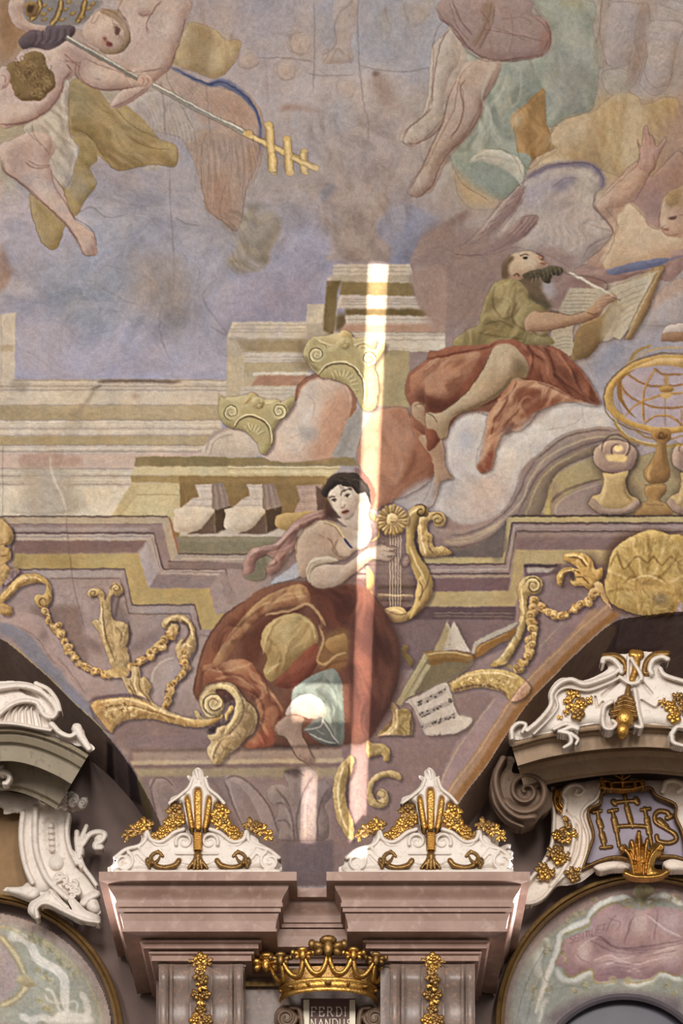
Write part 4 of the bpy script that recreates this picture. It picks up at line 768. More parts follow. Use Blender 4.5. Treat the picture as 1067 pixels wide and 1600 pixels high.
# ---- right-hand painted architecture
lab('painted_pediment')
T(711,540)
F('450 640 520 580 600 540 700 520 860 520 1080 480 1080 800 440 800','ab9870',1); F('420 800 460 640 520 700 480 740 480 800','a38c72',1)
B('230 800 280 690 310 590 400 500 500 420 620 390 740 388 860 460 820 480 700 450 640 470 540 520 440 620 370 660 330 800','a08a80','b5a196','766260',9)
B('320 800 375 650 450 560 560 500 700 462 700 500 560 550 460 630 400 800','8a7663','9c8874','6a574a',6); S('235 800 300 660 330 580 420 500 520 430 640 400 760 400','6d5854',2.4,.9,.8); S('265 800 330 670 350 610 440 520 560 460 660 430 780 430','c8b798',2.2,.8,.8); S('290 800 350 680 380 620 460 540 600 470 700 445','6f5a58',2.2,.9,.8); S('330 800 385 660 460 570 580 505','c3ae88',1.8,.8,.7)
F('480 800 485 740 560 680 680 640 720 800','a18c86',1.2); S('450 800 452 730 540 670 690 625','6c5650',4,1,.8,sm=1); S('475 800 478 745 560 690 690 645','c2ac90',1.6,.7,.8); F('500 620 640 560 680 600 560 650 480 700','b7a274',6,.7); F('440 690 450 640 450 800 420 800','bda567',2,sm=0)
lab('painted_gilt_baluster')
def pot(dx):
    f=lambda s:(np.array([float(v) for v in s.split()]).reshape(-1,2)+(dx,0)).ravel()
    F(f('640 560 650 480 700 440 800 440 860 490 860 560 820 620 870 700 870 760 760 810 640 780 615 740 660 690 690 640'),'5e4a42',5,.5,lb=0)
    B(f('650 540 660 480 720 445 800 450 850 490 850 540 810 590 740 600 680 580'),'a08874','bba68c','6c5650',6); B(f('690 595 740 602 810 590 800 640 820 700 860 720 860 760 800 790 680 785 630 750 640 710 680 690 695 640'),'ab9464','c9b382','6e5940',9)
    B(f('625 745 650 715 700 760 790 760 850 720 865 750 800 790 690 792'),'98826c','b09a7e','66524a',4)
    S(f(' '.join('%g'%v for v in spiral(765,485,80,12,170,1.35,24))),'65504a',2.6,.8,.8); S(f(' '.join('%g'%v for v in spiral(765,485,70,8,170,1.35,24))),'bfa98e',1.6,.7,.7)
    F(f('715 510 800 515 795 545 720 540'),'c9b07c',1.5); F(f('745 475 780 470 785 495 755 500'),'d0b888',1.5); S(f('700 610 700 680 680 740'),'d1bc8a',4,2,.6); S(f('800 620 800 690 830 730'),'77603f',4,2,.6)
pot(0); pot(365)
lab('painted_armillary_sphere')
F('790 130 900 80 1080 80 1080 440 1000 430 860 400 790 330 770 240','a3969a',1.5,.75)
# lower ring etc
T(900,500,6.389)
B('860 150 900 70 980 40 1080 40 1080 130 900 140','b6a99c','c6bbac','978a80',4); B('860 140 960 120 1080 125 1080 220 855 220','97765a','ab8b6c','75563c',4,sm=0)
F('440 660 470 640 470 800 440 800','9c7840',2)
T(711,540)
SS_('946a38',3.2,.7,.95,'800 130 850 165 920 190 1000 190 1080 180','780 190 820 240 900 280 990 295 1080 285','940 110 895 190 880 270 885 360','1060 300 1060 380','885 370 930 335 990 330 1040 350 1065 385','930 110 980 135 1067 135')
SS_('cfae70',1.3,.5,.9,'940 110 893 190 876 270 880 360','880 368 930 332 990 327 1040 347','800 330 850 275 930 240 1000 225 1080 222'); S('795 335 850 280 930 243 1000 228 1080 226','a87f44',3,.7,.9); S('985 240 985 390','946a38',2.4,.6)
B(E(990,205,34,18),'a88448','c8a566','6d4e26',3); F('965 225 1010 225 1005 245 970 245','b89a60',1); R(980,140,1002,190,'a98a58',1)
# wide main ring
def ring(o,i,c):
    a,b=pts(o),pts(i); p=np.vstack([cr(a,False),cr(b,False)[::-1]]); p=(p-(_st['x'],_st['y']))*_st['s']; B(p.ravel(),*c,r=4,sm=0)
ring('1080 45 960 45 860 70 780 115 720 180 700 250 720 310 790 365 880 400 990 415 1080 405','1080 70 960 75 880 95 820 130 760 180 740 240 760 300 820 350 900 375 990 385 1080 375',('b5924f','d6b878','7d5a2a'))
ring('1080 60 960 60 880 85 820 115 800 130','1080 110 1000 95 920 98 860 108 800 130',('c4a56c','d8be8c','96743c'))
ring('770 150 760 200 770 260 830 330 880 365','800 130 780 180 790 260 850 345 890 370',('8f6a36','a58048','6d4c22'))
S('1080 40 960 38 870 62 780 112 715 180 698 250 712 320 780 372 880 408 990 425','7c5826',1.6,.6,.9); S('745 345 780 410 860 455 970 475 1080 460','b08c4c',4.5,.7,.95); S('748 340 785 402 860 447 970 466','dcc48c',1.5,.5,.9); S('830 390 900 430 1000 440 1080 420','a0783a',2.5,.6,.9)
S('830 0 870 0','a98040',1,.5,.1); S('820 75 850 30 920 0','b08c4c',5,.8,.9); S('1080 8 950 15 870 45 800 95','caa868',3,.7,.8)
for i in range(10): S([905+i*17,66+i*1,910+i*17,86],'8d6a3a',1.2,.5,.5)
# stand
B('920 430 925 400 970 388 1010 400 1012 440 990 465 1000 550 1010 600 990 640 930 650 890 630 885 590 920 540 945 460','957142','bd9a5e','5c4222',7)
B(E(967,420,32,22),'8a6438','ad8850','553a1c',3); S(spiral(970,420,22,4,0,1.3,12),'5c3f20',2,.6,.8); S('925 560 905 600 910 630','c9a868',4,1.5,.7); S('975 480 985 560','5e4424',5,2,.5)
B('900 655 980 650 985 690 960 720 970 750 900 750 905 720 890 690','a07c48','c6a264','60452a',4); B('845 800 860 750 920 730 990 740 1010 800','9a7a4a','b59660','654a2c',5); S('885 655 985 652','5c4222',2,.7,.8); S('895 745 980 748','5c4222',2,.7,.8)
# ---- mauve entablature, right part
lab('painted_entablature')
T(711,780)
F('240 82 1080 82 1080 260 240 260 240 310 -460 310 -460 1300 0 1300 300 900 700 520 1080 420 1080 100','9b827e',1,sm=0)
F('-460 275 220 272 240 82 1080 82 1080 112 268 112 235 305 -460 305','b9a578',.8,sm=0); S('240 80 1080 80','55423c',2.4,.7,sm=0,taper=0); S('240 82 220 272','54423e',2,.7,sm=0,taper=0); F('215 110 240 80 220 275 180 275','6e6a66',4,.7)
F('268 112 1080 112 1080 152 290 152 255 350 -460 355 -460 305 232 305','9d8682',.8,sm=0); S('268 114 1080 114','5a4444',2.6,.7,sm=0,taper=0); S('268 114 234 305 -460 310','5a4448',2.4,.7,sm=0,taper=0); S('280 130 1080 132','b5a49c',3,.8,.9,sm=0); S('276 130 246 330 -460 340','b8a8a0',3,.8,.9,sm=0); S('290 152 1080 154','614c4c',2,.6,sm=0,taper=0); S('286 152 254 350 -460 352','614c4c',2.2,.6,sm=0,taper=0)
S('295 166 1080 170','b89f86',2,.7,.9,sm=0); S('282 175 258 362 -460 365','b89f7a',2,.7,.9,sm=0); F('290 180 1080 182 1080 240 282 236','8a6f6e',.9,sm=0); F('258 370 250 430 -460 440 -460 375','7f6163',.9,sm=0)
F('282 240 1080 240 1080 305 325 305 318 400 282 505 -460 510 -460 440 258 430','b59e72',.9,sm=0); S('282 240 700 242','d0ae70',1.6,.6,sm=0); F('300 250 700 252 600 300 320 300','beaa80',5,.5)
F('325 308 500 308 480 350 400 370 330 380','7a6062',.8,sm=0); F('335 322 470 322 440 345 340 348','b3a398',1,sm=0); F('325 306 480 306 480 320 325 320','5c4648',1,sm=0)
F('-460 505 285 505 282 570 -460 570','6b5255',.9,sm=0); S('-100 534 280 536','b6a48c',1.8,.6,sm=0); S('-100 548 280 552','b6a48c',1.8,.6,sm=0); F('-300 565 285 565 240 700 0 800 -460 800','836a6c',1.2,sm=0)
# mauve fields
F('400 380 560 400 650 440 700 480 560 640 400 780 330 800 300 700 330 480','957c7c',1.5); F('430 430 560 440 600 480 520 500 430 490','8d7272',6,.7); F('340 800 480 640 640 480 700 500 720 520 560 660 430 800','96797a',1.5)
S('360 730 440 650 520 565','b6a584',1.6,.7,.8,sm=0)
# ochre rim along the right groin and the far soffit panels
T(560,940)
F('1100 30 1100 130 960 280 800 460 640 700 560 820 500 820 640 620 790 400 960 200','b08a70',1.2); F('1100 130 960 290 800 470 660 700 600 820 540 820 660 640 800 430 960 240','a5733f',2.5); S('1080 80 900 270 700 540 520 820','bd9264',3,1.2,.7); S('790 400 700 540 560 760','c08a4a',5,2,.6)
F('160 820 160 560 260 560 420 480 560 420 640 470 560 600 420 820','937876',1.5); F('420 820 480 680 560 560 640 450 720 490 640 620 510 820','a5898a',1.5); S('420 810 480 680 560 560 645 455','c2ad8c',1.8,.7,.8)
F('150 680 240 680 400 640 520 560 430 780 400 820 150 820','8d7170',5,.7)
T(711,780)
F('760 540 1080 540 1080 800 700 800','7b676c',3); F('770 540 1020 540 1000 700 750 700','8e7b80',1.5,sm=0); S('720 590 705 720','a89878',1.6,.7,.8,sm=0); S('775 550 748 710','5a484c',4,1.2,.7,sm=0); S('975 550 950 690','b3a382',1.8,.7,.8,sm=0); S('1030 540 1005 720','554449',6,1.6,.7,sm=0); F('1035 540 1080 540 1080 700 1010 710','6b585c',2)
# curling pediment end left of entablature with leaf scroll
lab('painted_pediment')
T(560,720)
F('420 440 500 420 600 380 690 300 690 260 670 450 440 450','6f6460',2,sm=0); B('790 40 760 140 700 250 600 320 480 355 400 360 350 330 330 280 340 265 370 320 440 345 400 400 480 400 620 340 720 270 800 180','a08a82','b3a098','6e5c5a',6,fe=1) if 0 else None
S('850 -10 790 60 770 130 720 220 640 290 540 335 440 350 370 330 345 300','9c8680',16,1.2); S('830 0 780 80 755 150 700 230 620 295 520 340 430 352','726060',2.4,.9,.8); S('860 20 800 100 770 180 710 250 630 310 530 355 440 372','c3b090',2,.8,.8); S('660 300 560 360 470 385 400 380','b7a58c',6,2,.8); S('690 300 600 370 490 405 410 405','675654',2.5,1,.7); F('420 410 560 400 690 320 690 330 670 440 440 440','756662',3,.8)
lab('painted_gilt_scroll')
B('275 290 290 260 320 245 360 240 400 250 410 285 390 310 360 305 350 280 330 285 325 330 345 350 355 400 400 400 440 440 300 450 285 400','ae935c','d0b884','6c5432',5); S(spiral(372,278,32,5,200,1.3),'6a5030',1.8,.6,.8); S('290 300 300 380 320 440','d9c596',2,.8,.7); SS_('6f5636',1.6,.7,.7,'330 350 330 400 350 440','370 410 400 445')
# lyre
lab('painted_lyre')
F('60 330 240 330 280 480 280 660 180 700 60 680 40 500','6f5a50',4,.9); F('150 350 230 350 250 560 120 580 100 480','8c7870',8,.6); R(90,585,285,600,'5c4838',2,.7); S('90 632 260 636','b39a6a',4,1,.8,sm=0); S('100 655 250 658','4d3a30',5,1.4,.7,sm=0)
B('60 380 90 350 85 300 70 280 50 270 40 250 70 245 90 265 100 310 95 360','a58a54','cdb47e','5f4828',4)
B('225 330 215 280 230 240 270 210 310 210 330 240 320 262 290 262 280 300 265 340 265 400 290 450 325 500 350 570 335 650 290 710 230 750 150 760 120 735 60 680 45 620 40 560 60 600 90 660 130 700 200 720 250 690 280 640 280 580 250 500 225 420','a08650','cbb27c','5a4426',6)
S(spiral(292,238,34,5,220,1.3),'5e4828',2,.6,.8); S('232 330 228 290 245 250 280 225','d8c48e',2.2,.8,.8); S('240 400 270 480 310 560 310 640 260 710','d2bc84',2.2,.9,.7); S('270 330 275 400 310 480','463424',3.5,1.2,.7); B('270 620 290 540 310 560 330 640 290 700 240 740 260 690','ad925a','cdb47e','63492a',4); SS_('6b5030',1.5,.6,.7,'285 560 300 600 290 660','270 640 300 640','40 500 60 540 50 600'); B('40 500 65 520 75 570 60 610 40 600','a58a54','cbb27c','5f4828',3)
B('120 740 115 710 140 690 200 685 230 710 225 745 180 758','b59c66','d2bc88','6c5430',5); S('130 715 170 700 215 715','d9c694',2,.7,.7)
for i in range(5): S([150+i*12,350,150+i*12,685],'c5b494',1.1,.4,.8,sm=0,taper=0)
S('90 628 180 632 260 630','c7b48c',1.6,.5,.8,sm=0)
# sun mask on the lyre
lab('painted_sun_mask')
F(E(160,280,80,80),'5a4530',5,.6)
for i in range(22):
    a=i*2*math.pi/22; r1=66+(i%2)*6; da=.13; B([160+26*math.cos(a-da),278+26*math.sin(a-da),160+r1*math.cos(a-da),278+r1*math.sin(a-da),160+(r1+5)*math.cos(a),278+(r1+5)*math.sin(a),160+r1*math.cos(a+da),278+r1*math.sin(a+da),160+26*math.cos(a+da),278+26*math.sin(a+da)],('ab8f58','9a7e4a')[i%2],'d6bf8c','61482a',2,sm=0)
B(E(160,276,28,28),'c2a872','dcc898','7b6238',3); SS_('6f5632',1.3,.4,.8,'148 270 156 272','166 272 174 270','152 288 162 292 170 287','160 272 160 282')
# ---- gilt scallop shell at the right
lab('painted_shell')
T(711,780)
F('690 300 740 200 820 160 900 140 1000 150 1080 200 1080 520 900 550 740 520 680 420','6b4a30',5,.75,lb=0)
B('740 240 800 190 850 165 920 142 1000 165 1080 200 1080 500 1000 545 880 545 790 520 720 480 700 420 715 330','b0934f','d0b676','7c5c30',9)
for i in range(9):
    a=math.radians(175+i*24); x,y=900+200*math.cos(a),420+260*math.sin(a); S([900+60*math.cos(a),420+60*math.sin(a),900+130*math.cos(a+.06),420+160*math.sin(a+.06),x,y],('84642f','d8c084')[i%2],3,1.6,.55)
S('720 330 760 260 790 330 850 270 900 300 930 270 970 310 1010 270 1060 310','87642e',2.6,1,.7); S('790 400 830 360 880 400 940 360 1000 400','84622e',2.6,1.2,.7); B('770 460 840 430 960 430 1030 480 1000 540 880 545 800 520','a48a4c','c2a868','735a30',6); F('820 400 900 365 990 390 960 430 840 430','a8884c',5,.7); S('830 380 900 360 980 390','dac68c',2,.9,.6); F('930 450 990 455 990 490 940 490','6f644c',5,.7)
for i in range(16): S([800+i*10,190-i%3*5,800+i*9,260],('d4bd80','937238')[i%2],1.2,.7,.4)
# acanthus spray to the shell's left
lab('painted_gilt_scroll')
F('460 360 520 300 640 250 690 330 660 420 560 420 500 420','6d4e42',6,.6,lb=0)
B('510 260 540 250 600 255 640 280 660 330 690 320 690 370 660 400 640 430 600 410 560 410 540 380 560 350 540 340 510 360 500 410 480 400 475 360 500 330 540 320 580 330 540 300 510 290','b3904e','d8bd7c','6a4a24',4)
SS_('6a4a24',1.8,.7,.8,'530 270 580 280 620 320','500 340 540 330 590 350','560 370 600 370 630 400','600 260 640 320'); SS_('e0c88e',1.6,.6,.8,'520 265 570 265 630 310','490 370 510 340 560 330','570 390 610 390'); F('540 355 560 350 565 380 545 385','3f2c22',1.5,.8)
B('650 400 690 395 720 480 740 520 720 510 690 470','b2925a','d2b680','6f522e',3)
# S-scroll and chains
B('300 470 290 420 310 380 350 360 400 370 412 410 390 445 355 450 340 470 345 540 330 620 290 700 240 770 180 790 170 770 220 730 270 640 300 560','ab945e','cdb986','6a5430',6); S(spiral(368,408,42,5,200,1.6),'6a5230',2,.6,.85); S(spiral(368,408,34,4,200,1.6),'dcca9c',1.4,.5,.8); S('310 420 318 500 310 580 260 680 200 760','d6c494',2.2,.8,.8); S('345 480 345 560 310 660 260 750','4e3c36',3,1.2,.6)
chain('372 465 375 520 368 590 360 650 355 700 320 750 300 790',26,12,('b09156','d4b87c','6e5230')); chain('400 500 440 540 480 550 530 530 580 500 630 470 660 440',22,13,('b5935a','d8bc82','745632'))
T(560,940)
chain('820 0 815 60 815 130 810 200 790 260 740 300',24,14,('b09156','d4b87c','6e5230'))
# cornucopia beam
B('420 380 480 345 560 320 640 318 720 330 800 385 790 440 720 475 690 440 640 415 560 405 480 420 440 425','b3985a','d6c084','735830',6); S('430 385 520 345 640 335 740 360','dcc894',2.2,.8,.8); S('440 420 540 395 640 405 700 440','60463a',2.4,1,.7)
rg=np.random.default_rng(15)
for i in range(26):
    t=rg.random(); x=480+t*240; y=350+rg.random()*45+abs(t-.4)*20; S(spiral(x,y,11,2,rg.random()*360,.8,6),('7b5c30','e0cb96')[i%2],1.2,.5,.7)
S('620 300 680 290 730 320','b89a5c',5,1,.9)
# books
lab('painted_book')
F('180 480 220 400 320 240 400 230 500 260 540 290 420 380 300 420 240 450','80705a',1.5); F('330 300 430 290 520 290 440 350 370 390 300 420','857455',3)
F('355 235 420 85 430 130 450 90 490 170 530 240 440 230','beb0a2',1,sm=0); F('355 235 415 100 425 140 400 230','a89468',1.2,.8,sm=0); F('430 140 450 95 520 235 470 235','cabdb0',1,sm=0); SS_('8d7e78',1.2,.5,.7,'380 215 430 200','385 225 440 215','470 180 500 210')
F('310 240 400 232 500 240 535 255 530 275 430 265 340 275','9a7440',1); S('320 250 420 238 530 258','d6c296',2,.6,.9); F('340 275 430 262 520 280 500 290 420 285 345 300','8a6434',1)
F('530 245 545 190 600 160 740 95 735 120 620 180 570 200 550 240','b3a698',1); F('545 245 560 210 640 175 735 125 720 170 640 210 560 265','9a6c38',1); S('555 240 580 205 700 150','cfa86c',1.6,.6,.8); F('540 250 560 265 540 275','7a542c',1)
F('170 480 195 440 310 240 330 260 230 450 200 490','b3a27a',1,sm=0); S('185 470 315 250','d8ccaa',1.8,.6,.8,sm=0); S('215 460 325 275','6d5a40',1.8,.7,.8,sm=0); F('230 450 320 290 340 300 260 440','c3b48c',1,.8,sm=0)
B('205 250 200 215 225 200 240 220 230 240 260 280 250 310 225 280','8d7246','ab8f5c','57422a',3)
# music sheet
lab('painted_music_sheet')
F('195 495 240 455 290 435 400 380 430 410 470 530 535 550 500 600 400 640 345 655 310 620 285 560 250 490 215 475','b5a8a2',1); F('400 390 425 410 460 520 430 540 330 560 300 470','bdb2ac',6,.6); F('470 535 533 550 500 590 410 625','c3b8b0',3,.8)
for (a,b,c,d) in ((270,475,415,405),(285,525,440,460),(300,580,465,520),(330,635,390,620)):
    for k in range(4): S([a,b+k*6,(a+c)/2,(b+d)/2+k*6+3,c,d+k*6],'6b5f60',.9,.4,.6)
    rg=np.random.default_rng(a)
    for k in range(12):
        t=rg.random(); x=a+(c-a)*t; y=b+(d-b)*t+rg.random()*24; F(E(x,y,5,4),'3f3638',.5,.85); S([x+4,y,x+4,y-18],'3f3638',.8,.4,.8,sm=0)
S(spiral(432,462,12,3,0,1,8),'3f3638',1.4,.5,.9); S('240 460 280 520 310 610 345 655','90837e',1.8,.8,.7)
# bracket scroll by the figure's feet
lab('painted_gilt_scroll')
F('150 560 200 500 250 530 240 670 150 680 60 660','8f7848',1.5); S('252 500 240 668 150 680','4a3833',3,1,.8,sm=0)
B('110 490 140 470 175 480 190 520 180 580 190 640 130 660 60 690 45 650 110 620 150 590 160 540 150 510 125 510','ab9462','cfba8a','66502e',5); S('180 500 175 590 110 650','d8c698',2,.8,.7); SS_('6a5432',1.5,.6,.7,'150 600 170 640','120 630 140 660','165 540 185 560')
B('40 680 80 668 130 680 155 720 140 750 115 750 110 730 70 740 40 740','a58c58','c9b27e','634c2c',4); S('60 690 120 700 140 730','6a5230',1.6,.6,.7)
# ---- painted panel work at the foot of the pendentive
lab('painted_entablature')
T(200,1150)
F('0 0 1700 0 1700 700 0 700','8f7472',2,sm=0); F('20 60 1000 50 1010 110 30 140','a3897a',1.2,sm=0); F('10 60 700 52 1000 45 1000 62 700 70 20 78','7c625a',1.5,.8,sm=0); F('10 118 1010 105 1010 128 20 140','bca488',1.2,sm=0); F('20 138 1010 128 1010 150 40 155','8a6f68',1.2,sm=0); F('20 155 1010 148 1010 205 60 205','a18e74',1.2,sm=0)
F('60 190 250 190 700 200 960 200 960 500 130 500','8d7572',1.5,sm=0); F('450 195 960 195 960 500 700 500','937b78',4,sm=0); S('570 203 720 204','b49c70',1.4,.6,.8,sm=0)
B('100 235 130 195 180 195 220 230 260 330 290 430 170 440 150 400','96807d','ab9691','6b5553',7); S('105 250 130 200 175 200 215 235','64504f',2.2,.8,.8); S('105 240 140 400 160 440','64504f',2.2,.8,.8); B('140 230 190 220 220 270 240 330 200 430 160 350','8f7976','9c8683','6f5a58',6)
B('455 205 490 185 540 200 600 250 660 340 720 480 690 490 650 490 560 480 500 340','9c8783','b09c97','6d5856',8); S('460 205 490 188 540 202 610 262 670 350 715 480','68534f',2.2,.8,.8); S('455 215 500 340 560 470','68534f',2.4,.8,.8); B('480 225 520 230 570 290 620 390 640 480 580 480 520 360','8e7875','a08a86','6f5a58',7); S('380 190 430 260 480 380 520 470','6f5a58',5,2.5,.6)
lab('painted_acanthus')
B('650 270 670 235 720 225 750 240 730 180 760 160 800 150 850 145 885 175 880 215 920 210 955 240 950 290 920 330 940 400 920 490 720 495 710 420 690 400 700 370 700 330 670 320','8f7c79','a89692','5f4c4a',7)
SS_('5f4c4a',2.2,.9,.75,'800 490 790 400 810 300 840 230 870 190','780 490 770 380 740 300 690 250','890 490 890 380 910 300 940 250','690 320 730 320 760 360','700 400 740 400 770 450','910 410 930 400','730 170 790 160 830 190','820 250 850 240'); SS_('b09f9a',2,1,.6,'770 480 755 380 720 290','830 480 830 340 850 250','910 470 915 380','670 260 710 240','720 340 750 350','790 180 830 170')
F('735 165 790 150 810 160 800 190 760 185','54403e',3,.8)
lab('painted_entablature')
F('60 495 960 492 960 700 60 700','7f6a68',1.5,sm=0); F('730 495 960 492 960 700 730 700','746267',4,sm=0); S('720 492 960 490','5f4e4e',2,.8,.8,sm=0)
lab('painted_gilt_scroll')
B('1020 110 1040 90 1060 110 1050 170 1020 230 1020 320 1040 410 1060 470 1040 490 1000 440 970 360 960 280 970 190 990 140','a88f5c','ccb888','66502e',6); S('1010 140 985 220 985 330 1020 430','d8c898',2.4,.9,.8); S('1040 130 1030 220 1030 330','57432e',2,.8,.6)
lab('painted_entablature')
T(500,1150)
F('-20 500 -20 380 50 480 120 480 200 300 220 100 420 60 660 -20 640 140 600 340 560 260 300 500 60 700 -20 700','8c706d',2,.9,lb=0) if 0 else None
F('225 110 330 60 420 40 560 0 700 0 640 90 560 260 545 300 440 160 350 170 300 240 340 380 240 400 220 300','8f7472',2); F('670 0 800 0 700 130 640 270 620 340 560 300 560 250 600 120','a48684',1.5); S('560 255 590 170 640 70 690 0','c4ad8c',1.8,.7,.8); F('800 0 880 0 780 130 690 230 640 340 620 340 650 230 710 110','a56f3e',2); S('840 10 730 140 660 280','c08648',3,1.4,.6)
lab('painted_gilt_scroll')
B('370 210 385 190 350 165 290 165 240 200 220 260 230 320 270 340 310 330 325 290 310 255 280 250 265 275 285 290 275 300 250 285 250 240 280 205 330 195','a38c60','c5b084','62502f',4); S(spiral(290,280,40,5,60,1.2),'65502f',1.8,.7,.7)
B('220 0 240 30 300 40 330 70 325 115 300 120 290 90 250 100 220 100','a58c58','c9b27e','634c2c',4)
B('120 110 130 130 120 230 130 330 160 420 150 480 110 440 80 370 62 280 70 190','a88f5c','ccb888','66502e',6); S('110 140 85 240 95 350 130 450','d8c898',2.2,.9,.8)
lab()
# ---- balusters behind the lady, then the lady with the lyre
T(281,687,2.207); lab('painted_balustrade')
F('0 128 500 128 500 336 0 336','8a7049',.8,sm=0); F('0 128 500 128 500 150 0 150','9c8055',2,.7,sm=0)
def bal(dx,c1='bcaea6',c2='c2b2a4',k=1):
    q=lambda s:(np.array([float(v) for v in s.split()]).reshape(-1,2)+(dx,0)).ravel()
    F(q('285 240 352 228 356 300 300 326 296 250'),'5a4434',1,sm=0); F(q('285 154 325 150 352 230 290 246'),'8d7a72',.7,sm=0); F(q('230 156 285 154 287 244 180 238 215 206 244 196'),c1,.7,sm=0)
    for i in range(5): S(q('%d 156 %d 244'%(288+i*8,294+i*12)),('6b5650','b9a99f')[i%2],1.5,.4,.8,sm=0)
    for i,(y,x) in enumerate(((162,228),(170,238),(180,246),(196,240),(206,216),(216,206),(228,192))): S(q('%d %d 286 %d'%(x,y,y)),('8d7c76','d3c7bf')[i%2],1.4,.4,.7,sm=0)
    F(q('292 244 300 326 200 326 250 304'),'6d5648',.8,sm=0); B(q('165 238 290 238 272 282 236 314 188 318 154 302 158 264'),c2,'d0c4b6','93816f',5); F(q('180 246 270 244 250 276 190 284'),'cdc0b0',5,.6)
F('0 296 420 296 430 336 0 336','b3a69c',.8,sm=0); bal(-175); bal(0); F('395 252 415 206 405 160 490 156 496 252','a88e84',.7,sm=0)
for i in range(7): S([404,164+i*13,488,160+i*13],('7d665c','c2aea2')[i%2],1.5,.4,.75,sm=0)
F('470 160 502 180 494 252 476 250','6b5248',.8,sm=0); B('336 264 400 252 486 252 430 290 372 314 334 302','ae9160','c3a878','86693f',5)
lab('painted_entablature'); F('0 336 330 336 330 388 0 388','8c8168',.8,sm=0); F('0 340 330 340 330 352 0 352','9c9178',2,.8,sm=0)
lab('painted_lady_with_lyre')
# dress masses
B('50 880 60 800 90 700 150 612 220 560 290 512 380 492 440 490 480 512 590 500 650 520 702 584 750 680 760 780 740 880 692 980 640 1042 560 1052 220 1062 262 1000 200 900 110 930','80523f','9c6a52','53342b',12,fe=.7)
F('440 500 590 505 590 640 500 640 470 560','5f2d22',8,.75); F('590 510 660 530 740 680 750 790 700 960 600 1046 575 900','5c2e27',14,.75); F('100 720 180 620 260 560 200 700 110 820 70 860','96573b',8,.8)
folds('600 540 700 600 745 720 720 900 640 1030 585 1000',82,13,'84503e','46211b',.5,1,4)
# upper sweep of lit cloth
B('100 806 130 740 190 650 260 570 340 520 410 500 442 516 446 562 382 576 310 590 246 640 190 720 140 790','ac7a52','cda878','7a4630',7,fe=.6)
SS_('d8b686',3,1.4,.6,'130 760 190 668 262 590 350 540 420 528','320 560 380 548 440 540'); SS_('6b3626',3,1.3,.65,'210 700 270 620 330 590','160 700 230 620 300 570','370 520 330 550 300 580','420 510 436 550')
F('216 690 300 612 384 592 440 588 400 606 330 630 290 700 270 770 220 760','6e3927',5,.8)
S('296 604 384 590 440 566 480 602 504 644','c9a372',4,1,.85); S('300 610 384 598 440 576','6a3424',1.8,.8,.7)
# knee
B('280 706 300 642 360 606 420 604 466 642 476 700 442 722 402 762 350 812 312 834 290 804 302 752','b0915c','cfb682','7a5632',9,fe=.6); F('330 650 400 624 446 660 430 704 370 730','c8ae7a',8,.65)
SS_('8a6238',2.6,1.2,.65,'300 700 320 650 350 620','290 760 312 720 318 690','330 800 350 760 346 730','380 760 420 720'); SS_('e0cb9a',2.2,1,.65,'288 740 296 690 314 650','300 810 318 790 350 770','400 740 436 712','420 612 456 640 468 690')
B('476 704 440 724 384 780 330 836 352 858 410 850 462 800 484 744','8a4631','a05a40','5f2c20',6)
# fold between the knees
F('492 690 576 650 576 772 505 796 476 764','8f643c',3,.9); B('500 700 560 670 576 690 576 730 530 738','a87c48','c09660','76502e',5); SS_('cba874',3,.9,.8,'482 640 494 700 474 760 500 776 540 746 576 736','486 610 492 650'); S('500 790 540 766 576 762','6b4328',3,1.4,.7)
# lower left sweep
B('80 782 150 768 220 758 262 790 302 850 340 900 362 942 322 1000 322 1052 228 1062 272 990 262 902 200 850 110 832','9f6145','c0906a','6f3828',8,fe=.6)
SS_('cfa67c',2.8,1.2,.65,'90 792 150 800 216 784 250 770','120 826 200 820 262 862','270 842 326 890 356 940','250 800 290 850 300 880'); SS_('5f2d20',3,1.3,.65,'200 850 262 880 290 930 280 1000','262 792 300 846 310 900','350 950 316 996','150 770 100 800','230 830 280 900'); F('230 1056 276 1000 320 1006 318 1050','a8553e',4,.7)
S('50 880 60 800 92 700 152 610 224 558','56261b',1.8,.8,.7); S('700 580 752 684 762 780 740 884 690 984','4a2a26',10,6,.5)
folds('110 790 190 660 330 530 430 510 440 560 310 585 190 710',-48,9,'d3b084','6b3a28',.42,1.3,3); folds('100 800 220 765 300 850 355 940 315 1000 300 1050 240 1050 275 960 210 850',58,9,'cba27a','5f3024',.42,1.3,3); folds('290 720 330 640 420 615 465 680 400 750 320 820',-60,11,'d8c08e','7d5c36',.35,1.3,3); folds('60 870 100 720 230 580 200 690 110 790 100 900',-60,9,'a8694c','54281d',.4,1.2,3); folds('450 505 580 510 585 640 500 650',30,12,'7d4434','47211a',.45,1.4,2.5); folds('350 850 470 760 480 720 390 780 335 835',-45,8,'a2604a','5f2c20',.4,1,3)
